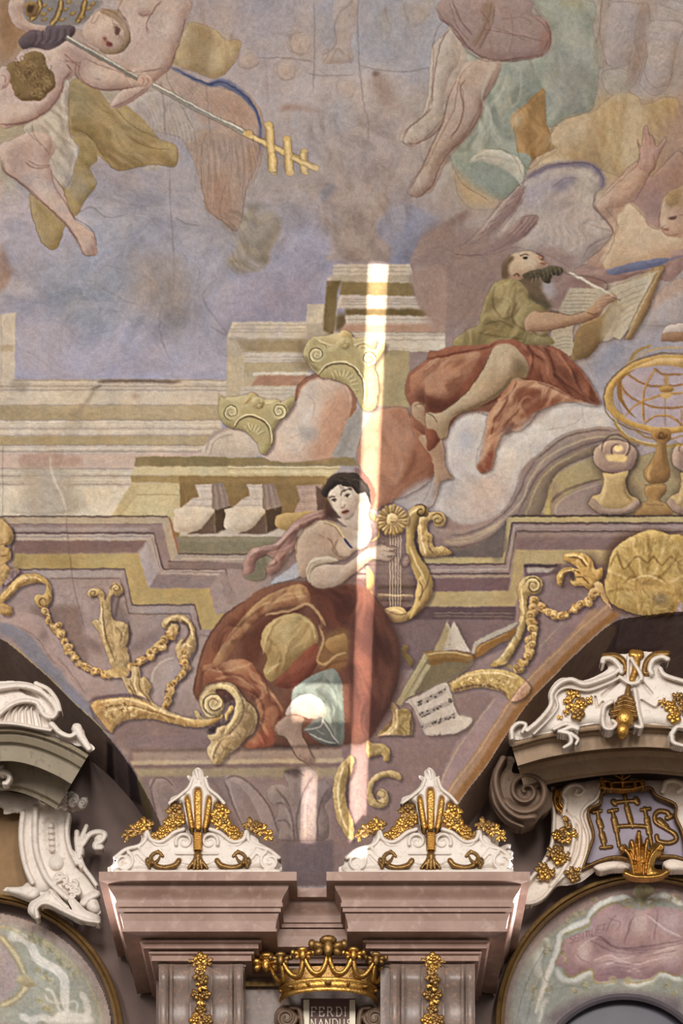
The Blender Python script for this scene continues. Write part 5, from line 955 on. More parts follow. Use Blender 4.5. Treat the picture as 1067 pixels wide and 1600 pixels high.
# underskirt, leg, foot
B('388 872 430 830 490 800 536 794 560 850 566 950 562 1052 500 1032 480 960 400 932','7b8079','949a92','545a55',7,fe=.6); folds('400 900 440 840 530 805 558 900 556 1030 500 1010 480 950',75,9,'a3a89f','4f5650',.45,1,3); SS_('5c625c',2.4,1.2,.6,'430 850 480 830 520 840','500 820 540 880 546 980','470 860 520 920 530 1020')
B('366 950 390 902 440 878 490 900 504 950 460 964 400 950','c2aea4','d8c8be','8f7a70',5); B('328 992 368 954 430 962 422 1010 442 1062 466 1104 440 1116 400 1090 368 1032 336 1020','a58779','bfa294','6d5247',6,fe=.6); SS_('5a3f36',1.4,.5,.75,'330 994 338 1020 370 1034 402 1092 440 1116','466 1104 444 1064 424 1010 430 964','412 1098 420 1088','428 1108 436 1096','446 1114 452 1100')
B('430 1000 490 958 546 1052 480 1044 440 1010','6a6a66','84847e','454643',4); SS_('d2cac2',1.8,.7,.75,'432 1002 486 990 496 962','446 1014 500 1040 540 1050','496 970 520 1010 548 1050','470 1000 500 1020'); S('320 1056 400 1060 560 1056','3f2c2a',4,2,.5)
# mantle over the shoulder
B('502 240 516 266 432 300 402 330 402 372 372 402 350 442 310 468 300 440 322 410 290 400 260 420 256 456 224 472 218 440 228 408 252 376 320 362 350 340 380 300 430 264','a87e73','c8a69b','6c473f',5,fe=.6)
SS_('d6bab0',2.2,1,.65,'232 420 256 388 320 376','330 372 360 340 390 306 440 280 500 256','380 390 400 350'); SS_('69433c',2.2,1,.65,'322 410 340 380 372 340 400 312','256 456 262 420 292 400','300 440 330 430 362 400 396 370','440 296 500 262'); F('262 424 292 404 318 412 300 440 290 480 240 486 226 472 256 458','7b735a',2,.85); F('310 496 376 444 410 424 416 472 352 492','aba9b4',1.5)
folds('225 460 255 385 330 370 400 300 500 250 505 270 420 310 390 390 320 450 300 430 320 405 265 420 250 455',-45,6,'d3b5aa','6b4640',.45,1.1,3)
# torso and arms
B('400 400 404 350 430 310 480 280 530 280 570 302 600 290 652 290 662 332 640 372 600 386 570 412 480 430 424 480','bda38f','d4bfab','8a6a58',9,fe=.6)
F('420 350 470 310 520 330 510 400 440 420','b89c87',8,.6); F('540 350 580 344 600 372 580 402 540 392','cfb8a4',4,.7); F('600 300 650 294 654 330 610 350','cfbcad',5,.7); SS_('7d5a48',2,.9,.7,'506 338 526 354 530 386 558 406 596 400','402 400 406 352 432 312 480 282','546 346 534 372 548 398','480 330 500 340'); S('500 284 540 300 566 336 580 356','d9c594',3,.6,.95); S('498 288 536 304 562 340','7a5c3a',1,.4,.7); S('568 340 582 360 596 374','3f4274',3.6,.5,.95); F('594 350 620 330 648 334 646 368 610 376','d3c6b8',3,.9)
B('436 446 460 410 520 404 548 420 484 432 458 456 452 492 440 484','c6b49e','dccfba','8f7762',4); SS_('8a705a',1.2,.5,.75,'440 470 452 432 490 414','448 480 458 446 486 428','436 450 438 480')
B('452 462 490 432 570 430 640 382 690 360 720 382 652 424 592 472 540 506 482 516 456 502','bfa592','d7c3b1','83634f',7,fe=.6); F('470 470 540 450 590 440 560 480 500 500','cbb4a1',7,.6); S('458 504 484 518 542 508 594 474 654 426','6f4d3d',1.8,.8,.75)
B('658 378 690 360 700 352 704 364 744 368 750 378 720 384 748 390 744 400 716 402 736 410 726 418 690 418 664 410','c4ab99','dac8b8','7f6152',3,fe=.5); SS_('64453a',1.2,.4,.8,'704 366 748 378','702 384 746 394','700 400 732 412','660 376 700 354'); B('760 420 770 396 790 400 792 430 770 440','b2958a','c8ada2','7a5c52',3); SS_('6b4a40',1,.4,.7,'764 406 790 404','764 418 792 416','766 430 790 428')
T(380,720,3.811)
# head
F('480 200 500 330 560 350 560 300 520 240','5a372c',6,.9); F('490 230 520 290 580 350 500 340','52322a',5,.9)
T(490,720,6.669)
F('430 90 480 110 560 190 620 280 640 360 610 470 570 500 590 400 560 280','944a40',3,.95)
B('420 560 440 470 480 380 560 330 590 420 580 560 580 700 420 720 280 640 260 600 360 600','cdb6a6','dccabb','a58b7c',8); F('380 560 440 520 560 500 570 640 440 660','d2bfb0',10,.6)
B('150 390 160 330 200 270 280 250 380 270 470 330 500 400 470 460 420 560 380 610 330 615 280 590 220 520 175 450','d3c3b5','e0d4c8','9c8274',9); F('420 380 480 350 500 420 440 540 400 580 400 480','bfa797',10,.6); F('200 300 290 270 300 340 270 420 210 400','ddd1c5',9,.6)
B('80 330 130 240 170 170 260 130 360 130 440 130 520 200 580 290 590 380 600 460 580 420 540 340 500 340 460 340 400 280 330 270 260 250 210 290 170 330 150 380 110 380','463833','6b5a52','2b211f',8); F('480 260 560 290 590 380 520 380 480 340','6e5f58',10,.7)
for i in range(18): S([180+i*14,170+(i%4)*12,220+i*16,200+(i%3)*12,260+i*17,260+(i%5)*18],('2e2422','7a6a60')[i%2],1.2,.8,.5)
S('90 350 80 300 130 250','594a40',3,1.4,.7); S('150 360 170 440 220 530 280 600','5e4438',3,1.4,.6); B('505 370 530 380 520 420 500 410','c09c88','d2b09c','946e5c',2)
# features
SS_('4b352d',2.2,.6,.85,'275 365 310 315 370 295 400 300','165 395 195 375 225 380'); F('325 370 345 350 380 352 395 370 360 385','ece2d8',1,.8); F(E(355,366,15,14),'3a2822',.8,.95); S('322 375 345 350 385 352','3a2a24',1.8,.5,.9); F('195 420 215 405 240 412 225 432','e6dad0',1,.7); F(E(215,420,14,13),'3a2822',.8,.95); S('190 420 212 402 242 410','3a2a24',1.7,.5,.9)
S('300 350 290 420 285 490','b89c8c',3,1.4,.7); S('285 495 310 495 335 480 325 460','8a6456',2,.7,.85); F('290 350 310 360 310 470 290 480','e4d8cc',3,.7); F('295 545 330 520 350 515 375 530 350 552 315 558','9c5448',1.1,.95); S('295 545 330 536 375 530','5f2c26',1.5,.5,.9); S('315 570 345 565','b5998a',2,1,.6); S('330 612 380 605 430 550','967a6a',2.4,1.2,.7); F('380 440 430 420 440 480 400 510','d0ac9a',7,.5)
lab('painted_gilt_scroll'); T(90,960)
# great volute
B('640 450 660 470 690 480 665 420 670 370 710 330 770 315 830 330 870 390 930 450 930 520 880 590 810 650 780 690 750 705 720 690 700 630 720 600 700 570 740 555 750 530 790 520 830 470 845 420 830 380 790 350 740 350 770 470 720 490 650 485','a08a62','cbb88c','64502f',7)
B('680 440 672 390 710 340 760 325 820 340 862 400 860 470 820 530 780 560 820 480 835 420 810 370 760 350 710 365 690 420 700 460 740 480 700 480','b8a577','d6c59a','7a6640',4)
B(E(728,422,52,55),'b29f72','cfbd92','75603c',4); S(spiral(735,418,56,6,100,2.0,30),'644e30',2.4,.7,.85); S(spiral(735,418,48,5,100,2.0,30),'d8c9a0',1.5,.6,.8)
F('880 400 930 450 930 530 870 600 810 650 850 560 870 470','7d6646',6,.75); S('845 360 870 420 860 490 800 570','4d3a30',2.5,1,.5); F('780 370 820 400 820 450 790 480 800 430 785 400','5c4842',2.5,.9); F('690 545 760 500 790 480 800 500 750 530 740 560','473630',2.5,.85)
B('705 570 740 560 750 530 790 525 780 570 830 560 800 620 770 660 770 690 745 708 720 690 700 640 725 600','ac946a','cab488','6b5434',4); SS_('6f5838',1.5,.6,.7,'730 690 740 640 770 590','750 700 760 650','710 575 750 575','760 540 770 560'); SS_('dccb9e',1.4,.6,.7,'720 670 730 630 750 600','800 450 790 500')
B('640 450 660 455 680 490 730 495 660 492','ab9464','c9b486','6b5434',3)
# little inner flame right of volute
B('810 430 830 440 820 460 800 480 790 500 785 470','b59a64','d0b680','6b5030',3)
lab()

# tan rim along the right groin
lab('painted_entablature'); T(0,0,1)
_r=np.array([968,962,916,1006,870,1051,827,1096,790,1149,760,1196,733,1231,713,1262,698,1304,691,1345],float).reshape(-1,2)
S((_r+(-9,-10)).ravel(),'ab8468',26,1,.95,taper=0); S((_r+(-3,-4)).ravel(),'9c6a3a',12,1.6,.9,taper=0); S((_r+(-15,-17)).ravel(),'c7a582',2,.7,.8,taper=0); lab()
# ---- painted tympana of the two arches
lab()
T(0,0,1)
F('760 1340 1067 1340 1067 1600 760 1600','a08680',1,sm=0); F('0 1380 240 1380 240 1600 0 1600','a08680',1,sm=0)
T(767,1350,3.557)
F(E(864,889,782,782,0,60),'a58c86',1.5,sm=0); F(E(864,889,762,700,0,60),'9b958a',2,sm=0)
F(E(864,889,748,684,0,60),'9c9f96',5,sm=0); S(E(864,889,754,690,0,60)[60:120],'b5a67e',1.4,.7,.8)
F('120 880 150 700 250 500 330 400 380 380 350 520 300 650 260 889 120 889','b9bcb8',16,.8); F('180 889 240 640 330 470 300 889','9fa5a2',14,.6)
for a in (('250 830 290 700 340 560 380 440 390 390 480 340 540 310 570 260 640 210 740 185 790 205'),): S(a,'c9c8c3',9,.7,.95); S(a,'d8d6d1',4,.8,.8)
S('870 215 900 185 980 180 1067 230','d2d1cc',9,1.2,.95); S('270 480 260 560 280 620 310 640','d2d1cc',10,3,.8); S('290 420 320 430 310 470 280 480','cfcfca',5,1.5,.8); S('360 580 400 640 480 640 560 600 600 650 690 660','d0d0cb',9,2,.9); S('740 660 820 670 900 640 950 610 1067 650','d0d0cb',9,2,.9)
B('400 580 360 560 380 500 410 420 540 370 560 310 620 250 700 220 760 245 830 260 920 240 1000 250 1067 290 1067 610 950 600 880 640 760 640 700 640 620 660 570 640 560 590 440 630','a8868a','b89a9c','8f7074',10)
F('560 330 700 270 860 270 1067 300 1067 430 800 440 600 430','b39294',12,.7); F('800 280 860 270 860 380 810 390','cdb8b8',6,.8); F('950 290 1050 270 1067 360 980 380','c9b2b4',8,.7); F('640 300 760 310 760 360 680 350','bfa2a4',10,.7); F('560 450 640 400 720 460 900 440 1067 430 1067 460 900 490 700 490 620 520 560 540','9c7c82',6,.8)
S('560 400 620 410 660 450 760 470 900 455 1067 425','7c5c66',2,1,.8); S('580 420 640 430 690 465 800 480 960 465','84666e',1.6,.9,.7); S('545 420 600 450 660 480','84666e',1.6,.9,.7); S('740 445 780 320 800 290','7d5f68',1.8,.9,.7,sm=0); S('910 420 930 250','7d5f68',1.6,.9,.7,sm=0); S('870 290 960 360 1060 410','cfbcbc',2,1,.7)
F('480 480 520 440 560 430 540 540 480 540','cbb6b6',6,.8); F('560 560 700 500 850 530 1067 480 1067 540 900 560 700 570','c6b0b2',9,.8); F('900 480 1067 430 1067 500 950 520','cdb9b8',8,.6); F('760 590 830 580 830 620 780 620','c4aeb0',5,.7); F('570 600 700 570 900 590 860 630 700 640 600 640','916f76',8,.6)
S('400 400 440 380 540 345 560 300 620 245 700 215 740 240 790 235','a08d62',2.4,.8,.8); S('400 580 440 630 560 585 570 650 620 668 690 650','a08d62',2.6,.8,.8); S('740 650 800 660 900 640 950 600 1067 630','a08d62',2.4,.8,.8)
for q in (spiral(770,225,34,6,180,1.3),spiral(885,225,34,6,0,-1.3),spiral(680,650,24,5,180,1.3),spiral(765,655,24,5,0,-1.3)): S(q,'bfb08a',2.4,.7,.9); S(q,'8a7a54',1,.6,.7)
B('790 170 800 130 850 115 900 130 905 165 870 185 830 245 815 190','bab08c','d0c8a6','8c8260',4); SS_('8a7e58',1.4,.7,.7,'850 120 850 180','820 135 840 180','880 135 862 180')
rg=np.random.default_rng(21)
for x,y in ((430,320),(460,290),(500,275),(310,500),(320,470),(400,500),(410,540),(460,700),(520,680),(980,680),(1020,720),(230,750),(250,700),(320,700),(580,200),(1000,190),(1040,200)):
    for k in range(4): S(spiral(x+rg.random()*24-12,y+rg.random()*24-12,14,3,rg.random()*360,.8,8),('c6b98e','8d8664')[k%2],1.6,.7,.7)
F('150 660 200 520 240 480 200 700 170 889 140 889','c9cbc8',9,.6); F('180 760 210 700 230 889 170 889','8f98a0',7,.5); S('270 889 290 780 320 760','d8d8d4',6,2,.7); F('330 889 420 780 560 730 760 705 1067 760 1067 889','7c7078',6,.9)
# lettering of the scroll band, painted as strokes
GLY={'S':'5 0 1 0 0 2 1 4 4 5 5 8 3 10 0 9','E':'5 0 0 0 0 10 5 10;0 5 4 5','N':'0 10 0 0 5 10 5 0','T':'0 0 6 0;3 0 3 10','I':'0 0 0 10','V':'0 0 3 10 5 0','C':'5 1 3 0 0 3 0 7 3 10 5 9','O':'3 0 0 4 0 7 3 10 5 7 5 3 3 0'}
x=438.
for ch,w in (('S',34),('E',32),('N',36),('T',32),('I',16),('N',36),('E',32),('T',32)):
    y=418-(x-438)*.36
    for st in GLY[ch].split(';'):
        a=np.array([float(v) for v in st.split()]).reshape(-1,2)*(4.2,3.6); a[:,1]-=a[:,0]*.3; S((a+(x,y-10)).ravel(),'86666c',1.1,.4,.9,sm=0,taper=0)
    x+=w*.82
# left tympanum
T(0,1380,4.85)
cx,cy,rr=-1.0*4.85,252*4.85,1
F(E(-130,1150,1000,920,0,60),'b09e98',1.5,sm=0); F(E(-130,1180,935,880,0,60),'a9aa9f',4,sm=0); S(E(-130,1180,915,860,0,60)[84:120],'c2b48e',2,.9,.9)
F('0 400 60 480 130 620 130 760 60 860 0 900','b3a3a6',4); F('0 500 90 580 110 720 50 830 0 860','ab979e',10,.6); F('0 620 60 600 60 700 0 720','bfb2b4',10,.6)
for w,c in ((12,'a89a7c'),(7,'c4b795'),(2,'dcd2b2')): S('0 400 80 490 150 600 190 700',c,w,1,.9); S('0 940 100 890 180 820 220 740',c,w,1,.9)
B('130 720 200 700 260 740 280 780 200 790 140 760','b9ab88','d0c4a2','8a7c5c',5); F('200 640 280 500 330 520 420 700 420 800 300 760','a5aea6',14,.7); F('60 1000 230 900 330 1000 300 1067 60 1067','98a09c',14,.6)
S('110 400 180 420 230 470 280 560 340 610 430 660 490 740 490 850 515 990','d3d2cd',14,.8,.95); F(E(110,400,45,48),'d3d2cd',2,.95); S('150 1000 230 1040 320 1020 400 1050','d0cfca',11,1.2,.9); F('400 1067 430 990 520 970 600 990 680 1000 690 1067','d6d5d0',2,.95); S('620 830 650 890 665 960 650 1030','d0cfca',11,1.2,.9); S('340 800 390 820 430 900 460 980','d9dad6',4,1.2,.8); S('340 840 380 900 480 910 580 900 580 990','d0d2ce',3,1,.7)  # broad curved white bands and blobs over the left tympanum
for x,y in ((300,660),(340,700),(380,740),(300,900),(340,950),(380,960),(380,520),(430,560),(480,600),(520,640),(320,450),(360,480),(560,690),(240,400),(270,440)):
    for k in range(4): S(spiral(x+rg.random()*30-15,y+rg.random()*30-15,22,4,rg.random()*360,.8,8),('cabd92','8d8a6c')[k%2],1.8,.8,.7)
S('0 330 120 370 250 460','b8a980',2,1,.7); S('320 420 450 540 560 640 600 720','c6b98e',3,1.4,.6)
lab()
# ---- soffits of the two lunettes
T(0,0,1)
F('-5 1000 19 1010 75 1058 112 1095 150 1130 172 1155 205 1200 245 1275 262 1345 150 1345 60 1200 -5 1130','9a8582',1.2,sm=1); S('-5 998 19 1009 75 1057 112 1094 150 1129 172 1152','b39a6a',1.6,.6,.9)
F('165 1150 176 1152 205 1198 240 1270 215 1270 170 1200','877578',1,sm=0); F('168 1160 176 1165 180 1240 166 1240','4f4146',1.2,sm=0); F('178 1160 196 1185 205 1240 186 1240','7d6c70',1.2,sm=0); F('200 1190 214 1210 222 1260 204 1250','54464a',1.2,sm=0); F('216 1210 230 1240 240 1280 226 1280','8b7a5c',1.2,sm=0)
F('690 1345 700 1300 713 1262 733 1231 760 1196 790 1149 827 1096 870 1051 916 1006 951 976 962 990 930 1040 860 1110 810 1200 760 1300','a58a7a',1.2); F('1055 960 1067 955 1067 1100 1010 1100','958486',2)

# ship, sails and waves in the right tympanum
T(767,1350,3.557)
SS_('7f5f68',1.2,.5,.5,'560 398 620 408 665 450 760 472 900 458 1067 425','575 415 640 428 690 468 800 484 960 466 1067 440','545 425 600 452 665 485 760 500 900 490','740 445 765 370 790 300','910 425 920 330 932 255','800 290 870 275','650 300 720 330 690 380','700 280 660 330 640 400')
SS_('d3c0be',1.6,.6,.7,'805 290 815 385','860 280 862 380','870 285 960 355 1060 408','950 300 1050 280','480 480 540 430 600 400','540 440 530 540','570 540 650 510 720 530 800 510','640 560 720 540 820 560 900 535 1000 520','760 600 800 585 830 600','900 500 980 470 1060 450')
SS_('8a6870',1.3,.5,.6,'580 560 660 540 740 560 840 545','620 590 700 575 800 590 900 570','480 500 500 530 540 545','860 520 940 500 1040 480','600 620 700 605 800 620')
SS_('a39a6c',1.8,.5,.8,'400 395 440 378 540 343 560 298 620 243 700 213','400 582 440 632 558 588 568 652 620 670','950 600 1067 632','360 570 385 500 412 420')
SS_('7f8a84',1.4,.6,.6,'150 870 180 720 250 560 330 430','200 880 230 740 300 600','300 470 290 560 300 640 340 660','420 330 480 280 560 230','590 190 700 150 780 140','920 160 1000 150 1067 170','350 700 450 680 560 700')
# ---- drawn contours and small accents over the figures
lab()
T(527,400,1.976)
pass
T(0,0,1); folds('352 330 440 325 436 400 360 425',50,12,'b3a592','7d705f',.4,2,1.5); folds('0 290 250 290 260 470 60 500',15,24,'b9b3c0','888a9e',.28,2,1.6); folds('420 300 530 330 500 480 360 560 330 470',60,22,'b2abc0','8c889e',.28,2,1.6); folds('480 200 660 180 660 290 600 400 520 400',75,16,'bbaca6','8d7d7a',.32,1.6,2)
K='6b4b42'
def LN(*ss, c=K, w=1.2, a=.62, fe=.45): SS_(c, w * .9, fe, a * .72, *ss)
# upper left angels
T(0,0)
LN('105 245 160 228 240 236','300 250 340 285 380 300','310 300 330 330 300 375','300 380 292 430 240 505 170 555 80 582 0 582','380 290 370 345 410 395 480 420 560 420 640 405','395 275 480 310 560 340 610 365','440 370 465 375','460 365 470 382',w=1.5)
LN('430 75 480 45 540 65 590 115 608 190 580 240','470 70 455 95 440 110','480 178 500 182 498 200','500 195 525 205 515 215','545 122 560 135 556 160','530 110 560 118',w=1.4,a=.7)
F('536 124 560 132 556 160 542 158','7a5a52',1.2,.8); F('484 180 498 182 495 196','8f4d46',1,.8); F('503 200 528 206 515 216','8a463e',.8,.85); S('520 180 510 200','b08a7c',2.2,.9,.6)
F('440 100 520 80 530 120 480 140','d9c4b8',6,.55); F('560 60 660 20 680 120 600 160','d0bab0',8,.5); F('700 100 820 60 800 200 720 240','cfb8ae',10,.45); F('640 230 760 240 740 320 620 300','d2beb4',9,.45)
LN('870 90 850 180 820 260 800 310','690 160 690 110 720 50 755 5','575 0 555 40 590 95','560 320 640 340 760 320','520 500 540 500 600 470 690 405','650 65 670 75 700 70',w=1.4)
LN('325 385 322 520 330 630 368 690 350 790 320 870 290 865','150 575 165 640 230 720 270 800','120 600 150 640 200 680','300 400 260 480 190 560',c='7d6c60',w=1.3)
LN('330 600 420 640 500 750 560 800 720 772 820 782 832 690','540 505 620 590 740 650','420 395 520 500','600 640 700 690 800 700',c='715a38',w=1.4)
for a in range(12): LN([640+a*22,480+a*9,680+a*20,560+a*12,660+a*20,620+a*9],c='8f8078',w=1,a=.4)
T(0,220)
LN('15 90 30 150 75 180 140 240 210 300 300 385 360 460 395 535 450 535','240 115 180 118 130 95','250 160 300 240 340 350 420 405 445 440 452 490','60 180 140 230',w=1.5); LN('145 250 150 340 180 440 220 500 265 500 300 430','455 200 410 260 370 340',c='75603a',w=1.3)
T(0,0,1.976)
LN('530 205 520 250 600 400','640 400 620 500 640 640 700 690 725 715 745 690 760 590 800 500','690 690 680 640 700 560',c='7d6152',w=1.3)
for i in range(22): x=600+i*9; LN([x,400+(i%5)*10,x+10,480+(i%3)*14,x+4+(i%4)*6,560+(i%6)*18],c=('7f685c','cbb9ac')[i%2],w=1,a=.45)
for i in range(9): LN([560+i*26,250+i*14,600+i*24,300+i*12,620+i*22,350+i*10],c='93705e',w=1,a=.35)
S('640 262 690 256 745 285 790 340 806 400','3f4874',2.2,.6,.7); S('560 226 620 252 660 262','3f4874',2,.6,.7)
for (x,y,r) in ((930,135,42),(885,215,38),(770,180,34)): LN(E(x,y,r,r*.85)[2:24],c='8d7068',w=1.2,a=.5); LN([x-14,y-6,x-4,y-9],[x+6,y-7,x+15,y-4],[x-3,y+2,x-5,y+10,x+3,y+11],[x-8,y+18,x+8,y+17],c='8a6a62',w=1,a=.5); F(E(x,y,r*.6,r*.6),'c8b5aa',5,.4)
# upper right
T(527,0,1.976)
LN('330 60 300 120 295 230 280 340 215 400 205 440 240 450 300 400 330 360','430 185 380 240 360 340 310 440 280 500 230 560 220 600 260 605 300 560 330 490 400 410 440 330 460 280 500 195','375 250 390 300 380 380 350 430','240 430 250 445','226 438 232 448','228 590 236 606','245 595 252 606',c='80564a',w=1.5)
LN('300 20 360 100 430 180 520 190 630 175 660 130 640 80 590 40','440 30 470 80 430 160','450 90 560 110 640 130','345 0 370 80 410 130',c='7a504c',w=1.4)
LN('545 360 600 310 640 280 645 380 660 440 600 520 560 480 545 360','650 440 680 380 790 340','420 480 480 460 540 480 580 560','350 500 390 570 470 620',c='7d6546',w=1.4)
LN('820 0 810 100 830 190 830 210','940 20 920 120 940 200','840 210 900 230','960 160 950 230 980 270 1020 260',c='84705f',w=1.4)
F('835 30 930 20 915 150 850 190 830 120','b3a6a6',8,.5); F('960 70 1040 60 1030 200 980 270 950 200','b9aba8',8,.5)
for i in range(16): LN([840+i*5,40+i*7,870+i*4,60+i*8,850+i*5,90+i*7],c=('cbc0bc','8d807e')[i%2],w=1,a=.4)
for i in range(16): LN([960+i*4,90+i*10,1000+i*2,100+i*10,990,130+i*9],c=('cdc2bc','8d7c78')[i%2],w=1,a=.4)
T(711,240)
LN('0 445 60 415 140 330 220 230 300 150 370 100 460 60 560 45 640 55 690 110 692 160','660 190 650 250 700 310 745 372 700 400 640 430 600 490','0 470 80 480 200 450 290 390','300 300 390 295 360 350 300 400','450 165 510 120 575 115',c='6d5560',w=1.5)
for i in range(9): LN([60+i*24,430-i*26,110+i*24,410-i*28,150+i*24,350-i*26],c=('6b4d50','c2b0aa')[i%2],w=1.1,a=.5)
for i in range(22): LN([380+i*14,200+(i%6)*40,400+i*14,240+(i%6)*40,390+i*14,290+(i%6)*38],c=('d6ccc4','9c8e8a')[i%2],w=1.1,a=.4)
LN('690 210 760 140 850 60 870 0','930 0 935 60 900 120 850 210 800 235','820 230 880 290 910 340 960 360','760 300 740 420 690 510','965 260 955 330 970 360 1000 385 1067 375',c='7f5648',w=1.5)
LN('1000 303 1040 295','1005 310 1035 308','985 335 968 350 985 355','978 362 1000 360',w=1.3,a=.8); F('1004 300 1038 296 1034 308 1010 310','5f4238',.8,.7)
F('800 260 880 310 900 400 800 480 760 400','d9c2a6',12,.45); F('730 150 830 100 860 120 760 220','c9a992',8,.45)
# cornices: crisp rules
T(560,720)
LN('280 660 330 560 330 500 290 440','60 600 90 660 130 700 200 722 260 690',c='4a3826',w=1.4,a=.6)
# ---- painted cast shadows, contours and leafwork of the gilt ornament
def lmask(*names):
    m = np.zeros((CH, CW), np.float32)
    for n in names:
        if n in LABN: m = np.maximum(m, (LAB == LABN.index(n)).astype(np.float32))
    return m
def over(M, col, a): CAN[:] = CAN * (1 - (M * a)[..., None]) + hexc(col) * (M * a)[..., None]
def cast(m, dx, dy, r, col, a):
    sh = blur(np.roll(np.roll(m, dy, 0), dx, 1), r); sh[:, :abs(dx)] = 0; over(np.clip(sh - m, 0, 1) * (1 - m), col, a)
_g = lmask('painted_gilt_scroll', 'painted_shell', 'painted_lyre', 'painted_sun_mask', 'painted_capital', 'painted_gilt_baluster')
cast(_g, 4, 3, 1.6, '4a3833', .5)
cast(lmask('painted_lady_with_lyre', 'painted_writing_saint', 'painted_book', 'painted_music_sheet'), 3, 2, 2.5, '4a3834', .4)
def leafwork(m, sc, hi, lo, a, seed):
    yy, xx = np.mgrid[0:CH, 0:CW].astype(np.float32)
    w1 = (lat(xx / (sc * 3), yy / (sc * 3), seed) - .5) * sc * 5; w2 = (lat(xx / (sc * 3), yy / (sc * 3), seed + 1) - .5) * sc * 5
    n = lat((xx + w1) / sc, (yy + w2) / (sc * 2.2), seed + 2) * .6 + lat((xx + w2) / sc * 2, (yy + w1) / sc * 1.6, seed + 3) * .4
    n = np.clip((n - .5) * 3.6, -1, 1); over(np.maximum(n, 0) * m, hi, a); over(np.maximum(-n, 0) * m, lo, a)
leafwork(blur(lmask('painted_gilt_scroll'), .8), 4.5, 'd9c596', '6a5130', .18, 7)
leafwork(blur(lmask('painted_shell'), .8), 6, 'd2bf90', '7d6540', .2, 17)
leafwork(blur(lmask('painted_acanthus'), .8), 8, 'a99894', '5f4d4b', .12, 27)
# brown contour at the edge of figures
for n in LABN[1:]:
    if n in ('painted_entablature', 'painted_cornice', 'painted_balustrade', 'painted_column'): continue
    m = lmask(n); e = blur(m, 1.1); e = np.clip(1 - np.abs(e - .5) * 2.6, 0, 1)
    over(e, '5f473e', .26 if n not in ('painted_angel_figure', 'painted_seated_figure', 'painted_youth_figure', 'painted_angel_wing') else .22)

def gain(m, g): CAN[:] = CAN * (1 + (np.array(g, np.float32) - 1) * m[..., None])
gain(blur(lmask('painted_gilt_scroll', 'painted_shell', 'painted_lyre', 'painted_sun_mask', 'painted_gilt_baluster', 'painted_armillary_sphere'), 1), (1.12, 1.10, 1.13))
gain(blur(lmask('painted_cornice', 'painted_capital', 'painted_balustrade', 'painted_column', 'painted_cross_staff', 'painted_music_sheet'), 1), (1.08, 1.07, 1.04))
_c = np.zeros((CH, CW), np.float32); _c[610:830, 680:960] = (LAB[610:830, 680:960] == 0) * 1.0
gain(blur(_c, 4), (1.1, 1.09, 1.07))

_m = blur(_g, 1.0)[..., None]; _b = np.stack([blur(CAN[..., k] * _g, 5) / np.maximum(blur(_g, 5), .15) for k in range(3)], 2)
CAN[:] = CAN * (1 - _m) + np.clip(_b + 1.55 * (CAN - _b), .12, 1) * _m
# ---- ageing of the paint: uneven brush edges, brush drag, mottling
def finish(canvas):
    rg = np.random.default_rng(11)
    yy, xx = np.mgrid[0:CH, 0:CW].astype(np.float32)
    dx = (vnoise(CH, CW, 9, rg) - .5) * 1.6 + (vnoise(CH, CW, 3.5, rg) - .5) * 1.0
    dy = (vnoise(CH, CW, 9, rg) - .5) * 1.6 + (vnoise(CH, CW, 3.5, rg) - .5) * 1.0
    def samp(A, X, Y):
        X = np.clip(X, 0, CW - 1.01); Y = np.clip(Y, 0, CH - 1.01)
        xi, yi = X.astype(np.int32), Y.astype(np.int32); fx, fy = X - xi, Y - yi
        if A.ndim == 3: fx, fy = fx[..., None], fy[..., None]
        return (A[yi, xi] * (1 - fx) + A[yi, xi + 1] * fx) * (1 - fy) + (A[yi + 1, xi] * (1 - fx) + A[yi + 1, xi + 1] * fx) * fy
    C = samp(canvas, xx + dx, yy + dy)
    # brush drag along the forms
    lum = C.mean(2); g = blur(lum, 2.0); gy, gx = np.gradient(g)
    jxx, jyy, jxy = blur(gx * gx, 5), blur(gy * gy, 5), blur(gx * gy, 5)
    th = .5 * np.arctan2(2 * jxy, jxx - jyy) + np.pi / 2 + (vnoise(CH, CW, 60, rg) - .5) * 1.2
    vx, vy = np.cos(th), np.sin(th)
    N = rg.random((CH, CW)).astype(np.float32); N = N * .5 + vnoise(CH, CW, 2.2, rg) * .5
    acc = N.copy()
    for s in (1, -1):
        X, Y = xx.copy(), yy.copy()
        for i in range(6):
            xi, yi = np.clip(X, 0, CW - 1).astype(int), np.clip(Y, 0, CH - 1).astype(int)
            X = X + s * vx[yi, xi] * 1.3; Y = Y + s * vy[yi, xi] * 1.3
            acc += N[np.clip(Y, 0, CH - 1).astype(int), np.clip(X, 0, CW - 1).astype(int)]
    acc = (acc / 13 - .5); acc /= acc.std()
    big = vnoise(CH, CW, 70, rg) - .5; mid = vnoise(CH, CW, 22, rg) - .5; sm = vnoise(CH, CW, 6, rg) - .5
    fine = rg.standard_normal((CH, CW)).astype(np.float32)
    m = 1 + acc * .010 + big * .05 + mid * .06 + sm * .05 + fine * .014
    C = C * m[..., None]
    hue = vnoise(CH, CW, 40, rg) - .5; hue2 = vnoise(CH, CW, 14, rg) - .5
    C[..., 0] *= 1 + (hue * .03 + hue2 * .025); C[..., 2] *= 1 - (hue * .05 + hue2 * .03)
    # local contrast
    bl = np.stack([blur(C[..., k], 1.6) for k in range(3)], 2); bw = np.stack([blur(C[..., k], 9) for k in range(3)], 2)
    C = C + .75 * (C - bl) + .22 * (C - bw)
    l = C.mean(2, keepdims=True); C = l + (C - l) * .86; C = C * (((l - .6) * 1.10 + .6) / np.maximum(l, .05)); C *= np.array([.885, .868, .84], np.float32)
    return np.clip(C, 0, 1)
CAN = finish(CAN)
